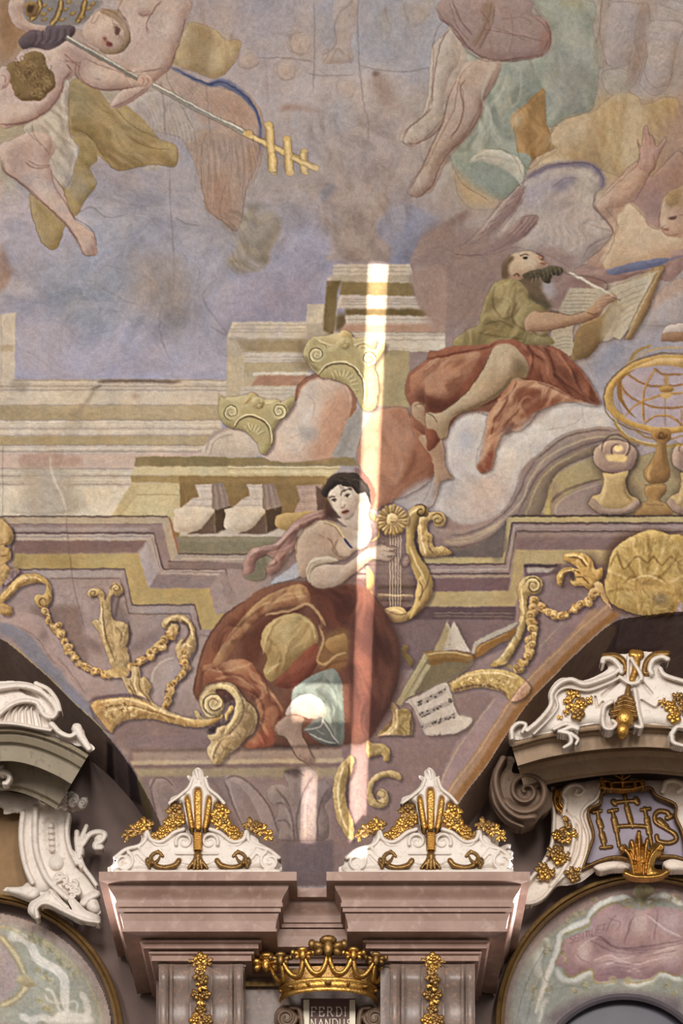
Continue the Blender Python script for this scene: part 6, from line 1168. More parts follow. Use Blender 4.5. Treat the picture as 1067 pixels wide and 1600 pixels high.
# ---------------------------------------------------------------- mesh helpers
ORG = {}
def link_mesh(name, V, Fc, mat, parent=None, smooth=True):
    V = np.asarray(V, np.float32).reshape(-1, 3)
    if parent is not None: V = V - np.array(ORG[parent.name], np.float32)
    me = bpy.data.meshes.new(name)
    if isinstance(Fc, np.ndarray):
        n = len(Fc); k = Fc.shape[1]
        me.vertices.add(len(V)); me.vertices.foreach_set('co', V.ravel())
        me.loops.add(n * k); me.loops.foreach_set('vertex_index', Fc.astype(np.int32).ravel())
        me.polygons.add(n); me.polygons.foreach_set('loop_start', np.arange(0, n * k, k, dtype=np.int32))
        me.update(calc_edges=True)
    else:
        me.from_pydata([tuple(map(float, v)) for v in V], [], [tuple(int(i) for i in f) for f in Fc]); me.update()
    me.polygons.foreach_set('use_smooth', np.full(len(me.polygons), smooth))
    if mat: me.materials.append(mat)
    o = bpy.data.objects.new(name, me); COL.objects.link(o)
    if parent is not None: o.parent = parent; ORG[o.name] = ORG[parent.name]
    else: ORG[o.name] = (0, 0, 0)
    return o
def tag(o, label=None, cat=None, group=None, kind=None):
    for k, v in (('label', label), ('category', cat), ('group', group), ('kind', kind)):
        if v: o[k] = v
    return o
def thing(name, label, cat, loc, group=None):
    o = bpy.data.objects.new(name, None); COL.objects.link(o); o.location = loc; o.empty_display_size = .05
    ORG[o.name] = tuple(loc); return tag(o, label, cat, group)
def copy_tree(o, parent=None):
    c = o.copy(); COL.objects.link(c); c.parent = parent
    for ch in list(o.children): copy_tree(ch, c)
    return c
# ---- materials
def nd(nt, t, **kw):
    n = nt.nodes.new(t)
    for k, v in kw.items(): setattr(n, k, v)
    return n
def lin(h):
    c = hexc(h); return tuple(np.where(c <= .04045, c / 12.92, ((c + .055) / 1.055) ** 2.4)) + (1,)
def material(name, c1, c2=None, rough=.6, metal=0., scale=6., bump=.1, bscale=60., c3=None, veins=0, spec=.4):
    m = bpy.data.materials.new(name); m.use_nodes = True; nt = m.node_tree; b = nt.nodes['Principled BSDF']
    b.inputs['Roughness'].default_value = rough; b.inputs['Metallic'].default_value = metal; b.inputs['Specular IOR Level'].default_value = spec
    tc = nd(nt, 'ShaderNodeTexCoord'); L = nt.links.new
    geo = nd(nt, 'ShaderNodeNewGeometry')
    n = nd(nt, 'ShaderNodeTexNoise'); n.inputs['Scale'].default_value = scale; n.inputs['Detail'].default_value = 6; n.inputs['Roughness'].default_value = .65
    L(geo.outputs['Position'], n.inputs['Vector'])
    r = nd(nt, 'ShaderNodeValToRGB'); e = r.color_ramp.elements
    e[0].position = .32; e[1].position = .68; e[0].color = lin(c1); e[1].color = lin(c2 or c1)
    L(n.outputs['Fac'], r.inputs['Fac']); out = r.outputs['Color']
    if c3:
        n3 = nd(nt, 'ShaderNodeTexNoise'); n3.inputs['Scale'].default_value = scale * 3.3; n3.inputs['Detail'].default_value = 8; n3.inputs['Distortion'].default_value = veins
        L(geo.outputs['Position'], n3.inputs['Vector']); r3 = nd(nt, 'ShaderNodeValToRGB'); r3.color_ramp.elements[0].position = .54; r3.color_ramp.elements[1].position = .7
        r3.color_ramp.elements[0].color = (0, 0, 0, 1); r3.color_ramp.elements[1].color = (.75, .75, .75, 1); L(n3.outputs['Fac'], r3.inputs['Fac'])
        mx = nd(nt, 'ShaderNodeMix', data_type='RGBA'); L(r3.outputs['Color'], mx.inputs['Factor']); L(out, mx.inputs['A']); mx.inputs['B'].default_value = lin(c3); out = mx.outputs['Result']
    L(out, b.inputs['Base Color'])
    if bump:
        n2 = nd(nt, 'ShaderNodeTexNoise'); n2.inputs['Scale'].default_value = bscale; n2.inputs['Detail'].default_value = 5; L(geo.outputs['Position'], n2.inputs['Vector'])
        bp = nd(nt, 'ShaderNodeBump'); bp.inputs['Strength'].default_value = bump; bp.inputs['Distance'].default_value = .01; L(n2.outputs['Fac'], bp.inputs['Height']); L(bp.outputs['Normal'], b.inputs['Normal'])
    return m
def fresco_material():
    m = bpy.data.materials.new('fresco_paint'); m.use_nodes = True; nt = m.node_tree; b = nt.nodes['Principled BSDF']; L = nt.links.new
    b.inputs['Roughness'].default_value = .8; b.inputs['Specular IOR Level'].default_value = .2
    a = nd(nt, 'ShaderNodeVertexColor', layer_name='paint'); geo = nd(nt, 'ShaderNodeNewGeometry')
    n = nd(nt, 'ShaderNodeTexNoise'); n.inputs['Scale'].default_value = 45; n.inputs['Detail'].default_value = 6; n.inputs['Roughness'].default_value = .7; L(geo.outputs['Position'], n.inputs['Vector'])
    r = nd(nt, 'ShaderNodeMapRange'); r.inputs['From Min'].default_value = .3; r.inputs['From Max'].default_value = .7; r.inputs['To Min'].default_value = .88; r.inputs['To Max'].default_value = 1.12; L(n.outputs['Fac'], r.inputs['Value'])
    v = nd(nt, 'ShaderNodeTexVoronoi', feature='DISTANCE_TO_EDGE'); v.inputs['Scale'].default_value = 1.6
    nw = nd(nt, 'ShaderNodeTexNoise'); nw.inputs['Scale'].default_value = 3; nw.inputs['Detail'].default_value = 5; L(geo.outputs['Position'], nw.inputs['Vector'])
    va = nd(nt, 'ShaderNodeMix', data_type='RGBA', blend_type='ADD'); va.inputs['Factor'].default_value = .5; L(geo.outputs['Position'], va.inputs['A']); L(nw.outputs['Color'], va.inputs['B']); L(va.outputs['Result'], v.inputs['Vector'])
    cr_ = nd(nt, 'ShaderNodeMapRange'); cr_.inputs['From Min'].default_value = 0; cr_.inputs['From Max'].default_value = .006; cr_.inputs['To Min'].default_value = .86; cr_.inputs['To Max'].default_value = 1; L(v.outputs['Distance'], cr_.inputs['Value'])
    mu = nd(nt, 'ShaderNodeMath', operation='MULTIPLY'); L(r.outputs['Result'], mu.inputs[0]); L(cr_.outputs['Result'], mu.inputs[1])
    vm = nd(nt, 'ShaderNodeVectorMath', operation='SCALE'); L(a.outputs['Color'], vm.inputs[0]); L(mu.outputs[0], vm.inputs['Scale']); L(vm.outputs['Vector'], b.inputs['Base Color'])
    n2 = nd(nt, 'ShaderNodeTexNoise'); n2.inputs['Scale'].default_value = 120; n2.inputs['Detail'].default_value = 4; L(geo.outputs['Position'], n2.inputs['Vector'])
    bp = nd(nt, 'ShaderNodeBump'); bp.inputs['Strength'].default_value = .12; bp.inputs['Distance'].default_value = .01; L(n2.outputs['Fac'], bp.inputs['Height']); L(bp.outputs['Normal'], b.inputs['Normal'])
    return m
FRESCO = fresco_material()
STUC = material('white_stucco', 'cfc3b8', 'ddd2c7', .55, 0, 9, .2, 40, 'bda999', 1)
PLAS = material('cream_stucco', 'd5c5b6', 'e0d2c4', .6, 0, 7, .15, 40, 'c4ac9a', 1)
GOLD = material('gilding', 'a87a38', 'c99c54', .30, .9, 26, .4, 60, '70502a', .5)
GOLDD = material('worn_gilding', '7d5d33', '9a7746', .38, .8, 26, .4, 60, '50391f', .5)
MARB = material('mauve_marble', '88695c', '9d8072', .5, 0, 4.0, .06, 30, 'a88e80', .6)
MARB2 = material('grey_brown_marble', '6f5d54', '85736a', .34, 0, 5, .05, 30, 'a8806a', 2.0, spec=.5)
STONE = material('beige_stone', '8c7259', '9d846a', .6, 0, 5, .1, 40, '7d6a56', 1)
STONEG = material('greenish_stone', '7d705d', '8d806b', .6, 0, 5, .1, 40, '685d4e', 1)
WALLM = material('mauve_plaster', '6e5c55', '7a6660', .8, 0, 2.5, .08, 50)
BROWN = material('brown_scroll_stone', '6b5646', '7d6655', .5, 0, 6, .1, 40, '57483e', 1)
TRIM = material('gilt_brown_moulding', '86683f', '9a7a4c', .45, .35, 8, .1, 50, '5f4a30', 1)
LILAC = material('lilac_panel', '8a808c', '988d98', .7, 0, 8, .06, 40)
RUSSET = material('russet_panel', '7c5f40', '93724c', .7, 0, 6, .06, 40)
MAROON = material('maroon_plaque', '5c4240', '684a46', .6, 0, 6, .06, 40)
CREAM = material('cream_lettering', 'd8ccb4', 'e2d8c2', .5, 0, 6, 0)
# ---- shapes
def vault_hit(px, py):
    """where the ray through a photo pixel meets the vault (elliptical barrel above the springing line, wall below)"""
    ZS, A, Bz = 9.4, 7.0, 5.0
    xw = (px - 533.5) / PPM; zw = ZB + (1600 - py) / PPM - CAMZ
    p, q = 14.0 / A, zw / Bz; c0, c1 = -(CAMD - A) / A, (CAMZ - ZS) / Bz
    a = p * p + q * q; b = 2 * (p * c0 + q * c1); c = c0 * c0 + c1 * c1 - 1
    t = (-b + np.sqrt(np.maximum(b * b - 4 * a * c, 0))) / (2 * a)
    Y = -CAMD + 14 * t; Z = CAMZ + zw * t
    low = zw + CAMZ < ZS
    t = np.where(low, 1.0, t)
    return np.stack([xw * t, -CAMD + 14 * t, CAMZ + zw * t], -1)
def at_arr(px, py, Y):
    f = (CAMD + Y) / CAMD
    return np.stack([(px - 533.5) / PPM * f, Y + 0 * px, CAMZ + (ZB + (1600 - py) / PPM - CAMZ) * f], -1)
def srgb2lin(c): return np.where(c <= .04045, c / 12.92, ((np.maximum(c, 0) + .055) / 1.055) ** 2.4)
def paint_at(px, py):
    def mir(v, n):
        v = np.abs(v); v = np.where(v > n - 1, 2 * (n - 1) - v, v); return np.clip(v, 0, n - 1.001)
    X, Y = mir(px, CW), mir(py, CH); xi, yi = X.astype(int), Y.astype(int); fx, fy = (X - xi)[..., None], (Y - yi)[..., None]
    xj, yj = np.minimum(xi + 1, CW - 1), np.minimum(yi + 1, CH - 1)
    c = (CAN[yi, xi] * (1 - fx) + CAN[yi, xj] * fx) * (1 - fy) + (CAN[yj, xi] * (1 - fx) + CAN[yj, xj] * fx) * fy
    return srgb2lin(c * PAINT_GAIN)
PAINT_GAIN = 1.0
def set_paint(o, cols):
    a = o.data.color_attributes.new('paint', 'FLOAT_COLOR', 'POINT')
    a.data.foreach_set('color', np.concatenate([cols, np.ones((len(cols), 1))], 1).astype(np.float32).ravel())
def painted(name, V, Fc, px, py, parent=None, mat=None):
    o = link_mesh(name, V, Fc, mat or FRESCO, parent); set_paint(o, paint_at(px, py)); return o
def inpoly(px, py, poly):
    ins = np.zeros(px.shape, bool); n = len(poly)
    for i in range(n):
        (xa, ya), (xb, yb) = poly[i], poly[(i + 1) % n]
        if ya == yb: continue
        c = ((ya > py) != (yb > py)) & (px < (xb - xa) * (py - ya) / (yb - ya) + xa); ins ^= c
    return ins
class HF:
    """plaster relief: a height field over a photo-pixel rectangle, given real depth"""
    def __init__(s, x0, y0, x1, y1, res=1.25):
        s.x0, s.y0, s.res = x0, y0, res; s.w, s.h = int((x1 - x0) * res) + 1, int((y1 - y0) * res) + 1
        s.H = np.zeros((s.h, s.w), np.float32)
    def _p(s, q, closed=True, sm=1, n=6):
        p = pts(q); p = cr(p, closed, n) if sm else p
        return (p - (s.x0, s.y0)) * s.res
    def _m(s, p):
        global CW, CH
        a, b = CW, CH; CW, CH = s.w, s.h
        r = raster(p, 2); CW, CH = a, b
        M = np.zeros((s.h, s.w), np.float32)
        if r: M[r[2]:r[4], r[1]:r[3]] = r[0]
        return M
    def fill(s, q, h, edge=3., base=0., sm=1, pw=.6):
        M = s._m(s._p(q, True, sm)); b = blur(M, edge * s.res)
        P = np.clip((b - .45) / .5, 0, 1) ** pw * (M > .5)
        s.H = np.maximum(s.H, np.where(M > .5, base + h * P + .002, 0)); return s
    def cut(s, q, sm=1):
        M = s._m(s._p(q, True, sm)); s.H[M > .5] = 0; return s
    def dish(s, q, d, edge=3., sm=1):
        M = blur(s._m(s._p(q, True, sm)), edge * s.res); s.H = np.where(s.H > 0, np.maximum(s.H - d * M, .004), 0); return s
    def ridge(s, q, w, h, base=0., w2=None, sm=1, n=8, add=0, round_=1):
        p = s._p(q, False, sm, n); d = np.r_[0, np.cumsum(np.linalg.norm(np.diff(p, axis=0), axis=1))]
        k = max(int(d[-1] / .8), 2); u = np.linspace(0, d[-1], k); X, Y = np.interp(u, d, p[:, 0]), np.interp(u, d, p[:, 1])
        R = (w + ((w if w2 is None else w2) - w) * u / d[-1]) * .5 * s.res
        N = np.zeros_like(s.H)
        for x, y, r in zip(X, Y, R):
            r = max(r, .7); x0, x1, y0, y1 = int(max(x - r, 0)), int(min(x + r + 2, s.w)), int(max(y - r, 0)), int(min(y + r + 2, s.h))
            if x1 <= x0 or y1 <= y0: continue
            yy, xx = np.mgrid[y0:y1, x0:x1]; t = 1 - ((xx - x) ** 2 + (yy - y) ** 2) / (r * r)
            N[y0:y1, x0:x1] = np.maximum(N[y0:y1, x0:x1], np.sqrt(np.maximum(t, 0)) * (min(1, r / (w * .5 * s.res)) if round_ else 1))
        if add: s.H = np.where(s.H > 0, np.maximum(s.H + h * N, .004), 0)
        else: s.H = np.maximum(s.H, np.where(N > 0, base + h * N, 0))
        return s
    def groove(s, q, w, d, sm=1): return s.ridge(q, w, -d, sm=sm, add=1)
    def mesh(s, name, Y, mat, parent=None, back=True, soft=.5, sink=0.):
        K = s.H > 0; H = np.where(K, np.maximum(s.H - sink, .004), 0); Y = Y - sink
        if soft: H = np.where(K, blur(H, soft * s.res) / np.maximum(blur(K.astype(np.float32), soft * s.res), .3), 0)
        cell = K[:-1, :-1].astype(int) + K[1:, :-1] + K[:-1, 1:] + K[1:, 1:] >= 3
        used = np.zeros(K.shape, bool)
        for a in (0, 1):
            for b in (0, 1): used[a:s.h - 1 + a, b:s.w - 1 + b] |= cell
        idx = -np.ones(K.shape, int); idx[used] = np.arange(used.sum()); yy, xx = np.nonzero(used)
        px, py = s.x0 + xx / s.res, s.y0 + yy / s.res
        V = at_arr(px, py, Y - H[used])
        cy, cx = np.nonzero(cell); q = lambda a, b: idx[cy + a, cx + b]
        Fq = np.stack([q(0, 0), q(1, 0), q(1, 1), q(0, 1)], 1)
        if back:
            n = len(V); f = (CAMD + Y) / CAMD; fv = (CAMD + Y - H[used]) / CAMD
            VB = V.copy(); VB[:, 1] = Y
            # rim: boundary edges joined straight back to the mounting plane
            E_ = np.concatenate([Fq[:, [0, 1]], Fq[:, [1, 2]], Fq[:, [2, 3]], Fq[:, [3, 0]]])
            key = E_[:, 0].astype(np.int64) * (n + 1) + E_[:, 1]; rev = E_[:, 1].astype(np.int64) * (n + 1) + E_[:, 0]
            bd = E_[~np.isin(key, rev)]
            bv = np.unique(bd); mp = -np.ones(n, int); mp[bv] = np.arange(len(bv)) + n
            V = np.vstack([V, VB[bv]]); Fq = np.vstack([Fq, np.stack([bd[:, 1], bd[:, 0], mp[bd[:, 0]], mp[bd[:, 1]]], 1)])
        return link_mesh(name, V, Fq, mat, parent)
def moulding(name, path, prof, mat, parent=None, sm=1, caps=True, flip=1, smooth=False):
    """profile [(pixels along the in-plane normal, Y)] run along a path drawn in photo pixels"""
    p = np.array(path, float).reshape(-1, 2); p = cr(p, False, 6) if sm else p
    t = np.gradient(p, axis=0); t /= np.linalg.norm(t, axis=1)[:, None]; n = np.stack([-t[:, 1], t[:, 0]], 1) * flip
    m, k = len(p), len(prof); V = []
    for (o, Y) in prof: V.append(at_arr(p[:, 0] + n[:, 0] * o, p[:, 1] + n[:, 1] * o, Y))
    V = np.stack(V, 1).reshape(-1, 3)
    Fq = [(i * k + j, i * k + j + 1, (i + 1) * k + j + 1, (i + 1) * k + j) for i in range(m - 1) for j in range(k - 1)]
    if caps: Fq += [tuple(range(k)), tuple(reversed(range((m - 1) * k, m * k)))]
    return link_mesh(name, V, Fq, mat, parent, smooth)
def ellipsoids(L, nu=10, nv=7):
    """list of (center, (rx,ry,rz), rotz-in-wall-plane) -> mesh arrays"""
    V, Fq = [], []
    for c, r, a in L:
        b = len(V); ca, sa = math.cos(a), math.sin(a)
        for j in range(nv + 1):
            ph = -math.pi / 2 + math.pi * j / nv
            for i in range(nu):
                th = 2 * math.pi * i / nu; x, y, z = r[0] * math.cos(ph) * math.cos(th), r[1] * math.cos(ph) * math.sin(th), r[2] * math.sin(ph)
                V.append((c[0] + x * ca - z * sa, c[1] + y, c[2] + x * sa + z * ca))
        for j in range(nv):
            for i in range(nu): Fq.append((b + j * nu + i, b + j * nu + (i + 1) % nu, b + (j + 1) * nu + (i + 1) % nu, b + (j + 1) * nu + i))
    return V, Fq
def rosette(x, y, Y, r, rng, kind=0):
    """gilt flower or leaf bunch; r in photo pixels"""
    r = r * 1.12; f = (CAMD + Y) / CAMD / PPM; c = np.array(at(x, y, Y)); L = []; a0 = rng.random() * 6
    if kind == 0:
        for i in range(5):
            a = a0 + i * 1.2566; L.append((c + np.array((math.cos(a) * .5, .05, math.sin(a) * .5)) * r * f, (.5 * r * f, .26 * r * f, .42 * r * f), a))
        for i in range(4):
            a = a0 + .6 + i * 1.5708; L.append((c + np.array((math.cos(a) * .26, -.2, math.sin(a) * .26)) * r * f, (.32 * r * f, .2 * r * f, .26 * r * f), a))
        L.append((c + (0, -.34 * r * f, 0), (.2 * r * f, .2 * r * f, .2 * r * f), 0))
    else:
        for i in range(4):
            a = a0 + i * 1.5708 + (rng.random() - .5) * .8; k = .8 + rng.random() * .4
            L.append((c + np.array((math.cos(a) * .5, -.1 * rng.random(), math.sin(a) * .5)) * r * f, (.58 * r * f * k, .2 * r * f, .32 * r * f), a))
            L.append((c + np.array((math.cos(a) * .7 - math.sin(a) * .25, -.12, math.sin(a) * .7 + math.cos(a) * .25)) * r * f, (.28 * r * f, .14 * r * f, .2 * r * f), a + .6))
    return ellipsoids(L, 9, 6)
# ---------------------------------------------------------------- vault with fresco
GL = [(-400, 930), (-120, 960), (-40, 983), (0, 998), (19, 1010), (75, 1058), (112, 1095), (150, 1130), (172, 1155), (200, 1192), (228, 1240), (245, 1275), (256, 1310), (264, 1410)]
GR = [(1467, 950), (1200, 946), (1067, 955), (1000, 963), (960, 972), (916, 1007), (870, 1052), (827, 1097), (790, 1150), (760, 1197), (733, 1232), (713, 1263), (697, 1305), (688, 1410)]
GLc, GRc = cr(np.array(GL, float), False, 6), cr(np.array(GR, float), False, 6)
step = 1.32
xs = np.concatenate([np.arange(-330, 0, 11.), np.arange(0, 1067, step), np.arange(1067, 1400, 11.)])
ys = np.concatenate([np.arange(-200, 0, 11.), np.arange(0, 1400, step)])
PX, PY = np.meshgrid(xs, ys); VP = vault_hit(PX, PY).reshape(-1, 3)
cxm, cym = (PX[:-1, :-1] + PX[1:, 1:]) / 2, (PY[:-1, :-1] + PY[1:, 1:]) / 2
region = np.vstack([[(-2000, -900)], [(-2000, 930)], GLc, GRc[::-1], [(3000, 950)], [(3000, -900)]])
keep = inpoly(cxm, cym, region)
lx, ly = np.clip(cxm, 0, CW - 1).astype(int), np.clip(cym, 0, CH - 1).astype(int)
cl = np.where((cxm >= 0) & (cxm < CW) & (cym >= 0), LAB[ly, lx], 0)
NXg = PX.shape[1]
def submesh(mask, name, parent=None):
    iy, ix = np.nonzero(mask); a = iy * NXg + ix
    q = np.stack([a, a + NXg, a + NXg + 1, a + 1], 1); u, inv = np.unique(q, return_inverse=True)
    return painted(name, VP[u], inv.reshape(-1, 4), PX.ravel()[u], PY.ravel()[u], parent)
ceil = submesh(keep & (cl == 0), 'ceiling'); tag(ceil, 'pale frescoed vault with cloudy sky painted on plaster', kind='structure')
SPLIT = {'painted_gilt_scroll': [[0, 450, 'gilt scroll and flower festoon painted left of the lady'], [450, 640, 'small gilt scrolls painted by the lady\'s feet'], [640, 1067, 'gilt scroll and festoon painted under the right cornice']],
 'painted_shell': [[0, 500, 'edge of a gilt shell painted at the left border'], [500, 1067, 'large gilt scallop shell painted over the right arch']],
 'painted_capital': [[0, 465, 'lower of two painted corinthian capitals'], [465, 1067, 'upper of two painted corinthian capitals']],
 'painted_column': [[0, 410, 'short pale column drum painted above the balustrade'], [410, 1067, 'pink marble column painted in steep perspective']],
 'painted_entablature': [[0, 533, 'stepped mauve and yellow entablature painted at left'], [533, 1067, 'stepped mauve and yellow entablature painted at right']],
 'painted_cornice': [[0, 350, 'long pale cornice painted under the sky'], [350, 1067, 'stepped pale cornice blocks above the painted columns']],
 'painted_pediment': [[0, 1067, 'curved broken pediment painted at right']],
 'painted_gilt_baluster': [[0, 1010, 'squat gilt pedestal with scroll painted left of the sphere'], [1010, 1067, 'squat gilt pedestal with scroll painted at the right border']]}
PLAB = {'painted_angel_figure': 'painted angels with white loincloth and ochre cloak', 'painted_cross_staff': 'painted staff with gold triple cross', 'painted_balustrade': 'painted stone balustrade seen from below',
 'painted_seated_figure': 'painted seated figure with bare legs and green mantle', 'painted_youth_figure': 'painted youth raising one hand', 'painted_angel_wing': 'painted mauve wing with blue edge', 'painted_writing_saint': 'painted bearded man writing in a book, red mantle',
 'painted_armillary_sphere': 'painted gold armillary sphere on a turned stand', 'painted_lyre': 'painted gilt lyre with strings', 'painted_sun_mask': 'painted gilt sun face on the lyre', 'painted_book': 'painted open book leaning on a scroll',
 'painted_music_sheet': 'painted curling sheet of music', 'painted_acanthus': 'painted grey acanthus leaf', 'painted_lady_with_lyre': 'painted dark-haired lady in a red dress playing a lyre'}
for li, nm in enumerate(LABN):
    if not nm: continue
    for x0, x1, lb in SPLIT.get(nm, [[0, 1067, PLAB.get(nm)]]):
        mk = keep & (cl == li) & (cxm >= x0) & (cxm < x1)
        if mk.sum() > 4: tag(submesh(mk, nm, ceil), lb)
# soffits of the lunettes
def soffit(name, G, lb):
    g = vault_hit(G[:, 0], G[:, 1]); k = 26; V = []
    for j in range(k + 1):
        q = g.copy(); q[:, 1] = g[:, 1] + (WY - g[:, 1]) * j / k; V.append(q)
    V = np.stack(V, 1).reshape(-1, 3); f = (CAMD + V[:, 1]) / CAMD
    px = 533.5 + V[:, 0] / f * PPM; py = 1600 - ((V[:, 2] - CAMZ) / f + CAMZ - ZB) * PPM
    m = len(g); Fq = np.array([(i * (k + 1) + j, i * (k + 1) + j + 1, (i + 1) * (k + 1) + j + 1, (i + 1) * (k + 1) + j) for i in range(m - 1) for j in range(k)])
    return tag(painted(name, V, Fq, px, py), lb, kind='structure')
WY = .55
soffit('trim_1', cr(np.array(GL, float), False, 12), 'mauve soffit of the left lunette arch'); soffit('trim_2', cr(np.array(GR, float), False, 12), 'mauve soffit of the right lunette arch')
def slab(name, px0, py0, px1, py1, Y, mat, depth=.3, parent=None):
    a = [at(px0, py0, Y), at(px1, py0, Y), at(px1, py1, Y), at(px0, py1, Y)]; b = [(x, Y + depth, z) for x, y, z in a]
    return link_mesh(name, a + b, [(0, 3, 2, 1), (4, 5, 6, 7), (0, 1, 5, 4), (1, 2, 6, 5), (2, 3, 7, 6), (3, 0, 4, 7)], mat, parent, False)
tag(link_mesh('floor', [(-14, -18, 0), (14, -18, 0), (14, .5, 0), (-14, .5, 0)], [(0, 1, 2, 3)], material('church_floor', '6f655a', '7a7064', .5), None, False), 'stone church floor far below the vault', kind='structure')
tag(slab('wall_back', -400, 880, 1500, 1760, WY, WALLM), 'mauve plaster wall behind the arches', kind='structure')
tag(slab('wall_pier', 244, 1532, 742, 1760, .0, WALLM, .54), 'mauve wall pier carrying the entablature', kind='structure')
# ---------------------------------------------------------------- tympana, windows and arch mouldings
def fan(name, poly, Y, parent=None, lb=None, st=1.4):
    poly = np.array(poly, float); x0, y0 = poly.min(0); x1, y1 = poly.max(0)
    gx, gy = np.arange(x0, x1 + st, st), np.arange(y0, y1 + st, st); X, Yy = np.meshgrid(gx, gy)
    k = inpoly((X[:-1, :-1] + X[1:, 1:]) / 2, (Yy[:-1, :-1] + Yy[1:, 1:]) / 2, poly); iy, ix = np.nonzero(k); n = X.shape[1]; a = iy * n + ix
    q = np.stack([a, a + n, a + n + 1, a + 1], 1); u, inv = np.unique(q, return_inverse=True); fx, fy = X.ravel()[u], Yy.ravel()[u]
    return painted(name, at_arr(fx, fy, Y), inv.reshape(-1, 4), fx, fy, parent)
def arc(cx, cy, rx, ry, a0, a1, n=48): return [(cx + rx * math.cos(math.radians(a)), cy - ry * math.sin(math.radians(a))) for a in np.linspace(a0, a1, n)]
GLASS = material('dull_window_glass', '3d3942', '47424c', .35, 0, 3, .02, 20, spec=.6)
t = tag(fan('window_1', arc(1010, 1600, 226, 226, 0, 180) + [(784, 1720), (846, 1720)] + arc(975, 1694, 140, 140, 168, 12) + [(1236, 1720)], .50), 'painted tympanum with ship scene round the right window head', kind='structure')
slab('glass_pane', 836, 1540, 1120, 1740, .53, GLASS, .01, t)
moulding('window_frame', arc(975, 1694, 137, 137, 170, 10), [(-5, .53), (-5, .46), (0, .44), (5, .46), (6, .53)], material('grey_window_surround', '4a4348', '544c51', .7), t)
t2 = tag(fan('window_2', arc(-30, 1620, 205, 195, 0, 180) + [(-235, 1720), (175, 1720)], .50, st=2.0), 'painted tympanum with curved white bands in the left arch', kind='structure')
PR = [(-6, .54), (-6, .42), (-4, .38), (0, .36), (2, .40), (4, .38), (7, .42), (9, .47), (9, .54)]
tag(moulding('trim_3', arc(1010, 1600, 231, 231, -30, 185, 60)[::-1], PR, TRIM), 'gilt brown moulding round the right arch', kind='structure')
tag(moulding('trim_4', arc(-30, 1622, 218, 222, -30, 185, 60)[::-1], PR, TRIM), 'gilt brown moulding round the left arch', kind='structure')
# ---------------------------------------------------------------- entablature over the pilasters
def pf(py, off): # height of a moulding edge seen at photo row py with projection off
    Y = CORE_Y - off; return at(0, py, Y)[2]
CORE_Y = -.25
def X_at(px, Y): return at(px, 1500, Y)[0]
xa0, xa1, xb0, xb1 = X_at(247, CORE_Y), X_at(384, CORE_Y), X_at(592, CORE_Y), X_at(738, CORE_Y)
RY = -.02
PLAN = [(xa0, .5), (xa0, CORE_Y), (xa1, CORE_Y), (xa1, RY), (xb0, RY), (xb0, CORE_Y), (xb1, CORE_Y), (xb1, .5)]
def offs(path, d):
    out = []; n = len(path)
    for i in range(n):
        def nr(a, b): 
            v = np.array(path[b], float) - path[a]; v /= np.linalg.norm(v); return np.array([v[1], -v[0]])
        if i == 0: out.append(np.array(path[0]) + nr(0, 1) * d); continue
        if i == n - 1: out.append(np.array(path[-1]) + nr(n - 2, n - 1) * d); continue
        a, b = nr(i - 1, i), nr(i, i + 1); m = (a + b) / (1 + a @ b); out.append(np.array(path[i]) + m * d)
    return out
SGN = 1
_t = offs(PLAN, .1)
if _t[1][1] > CORE_Y: SGN = -1
def course(name, prof, mat, parent, close=True, plan=PLAN):
    k = len(prof); V = []; 
    for (o, z) in prof: V += [(p[0], p[1], z) for p in offs(plan, SGN * o)]
    n = len(plan); Fq = [(j * n + i, j * n + i + 1, (j + 1) * n + i + 1, (j + 1) * n + i) for j in range(k - 1) for i in range(n - 1)]
    return link_mesh(name, V, Fq, mat, parent, False)
ent = thing('entablature', 'projecting mauve marble entablature with two stepped blocks below the fresco', 'entablature', (0, 0, pf(1505, 0)))
z = pf
course('cornice_slab', [(-.3, z(1362, .40)), (.40, z(1362, .40)), (.40, z(1376, .40)), (.30, z(1376, .40) + .012)], MARB, ent)
cy0, cy1 = z(1380, .35), z(1409, .30)
course('cyma_moulding', [(.30, cy0 + .02), (.345, cy0 + .006)] + [(.34 - .055 * (t - math.sin(2 * math.pi * t) / 2 / math.pi * .9), cy0 + (cy1 - cy0) * t) for t in np.linspace(0, 1, 12)] + [(.255, cy1 + .006)], MARB, ent)
course('fillet', [(.255, cy1 + .006), (.292, cy1 - .004), (.292, z(1417, .29)), (.278, z(1418, .28)), (.278, z(1425, .275)), (.232, z(1425, .275) + .006)], MARB, ent)
f0, f1 = z(1425, .275), z(1456, .24)
course('fascia', [(.232, f0 + .006), (.262, f0 - .004), (.245, f0 + (f1 - f0) * .4), (.236, f0 + (f1 - f0) * .8), (.245, f0 + (f1 - f0) * .84), (.245, f1), (.10, f1 + .016)], MARB, ent)
g1 = z(1480, .12)
course('bed_moulding', [(.10, f1 + .016), (.125, f1 - .002), (.125, f1 - .018), (.100, f1 - .022), (.103, g1), (.04, g1 + .01)], MARB, ent)
h1 = z(1501, .05)
course('architrave', [(.04, g1 + .01), (.066, g1 - .004), (.066, g1 - .022), (.044, g1 - .028), (.046, h1), (-.2, h1 + .01)], MARB, ent)
_sh = course('trim_7', [(0, h1), (0, h1 - .02), (-.012, h1 - .02), (-.012, h1 - 1.2)], MARB2, None); tag(_sh, 'marble pilaster shafts behind the consoles', kind='structure')
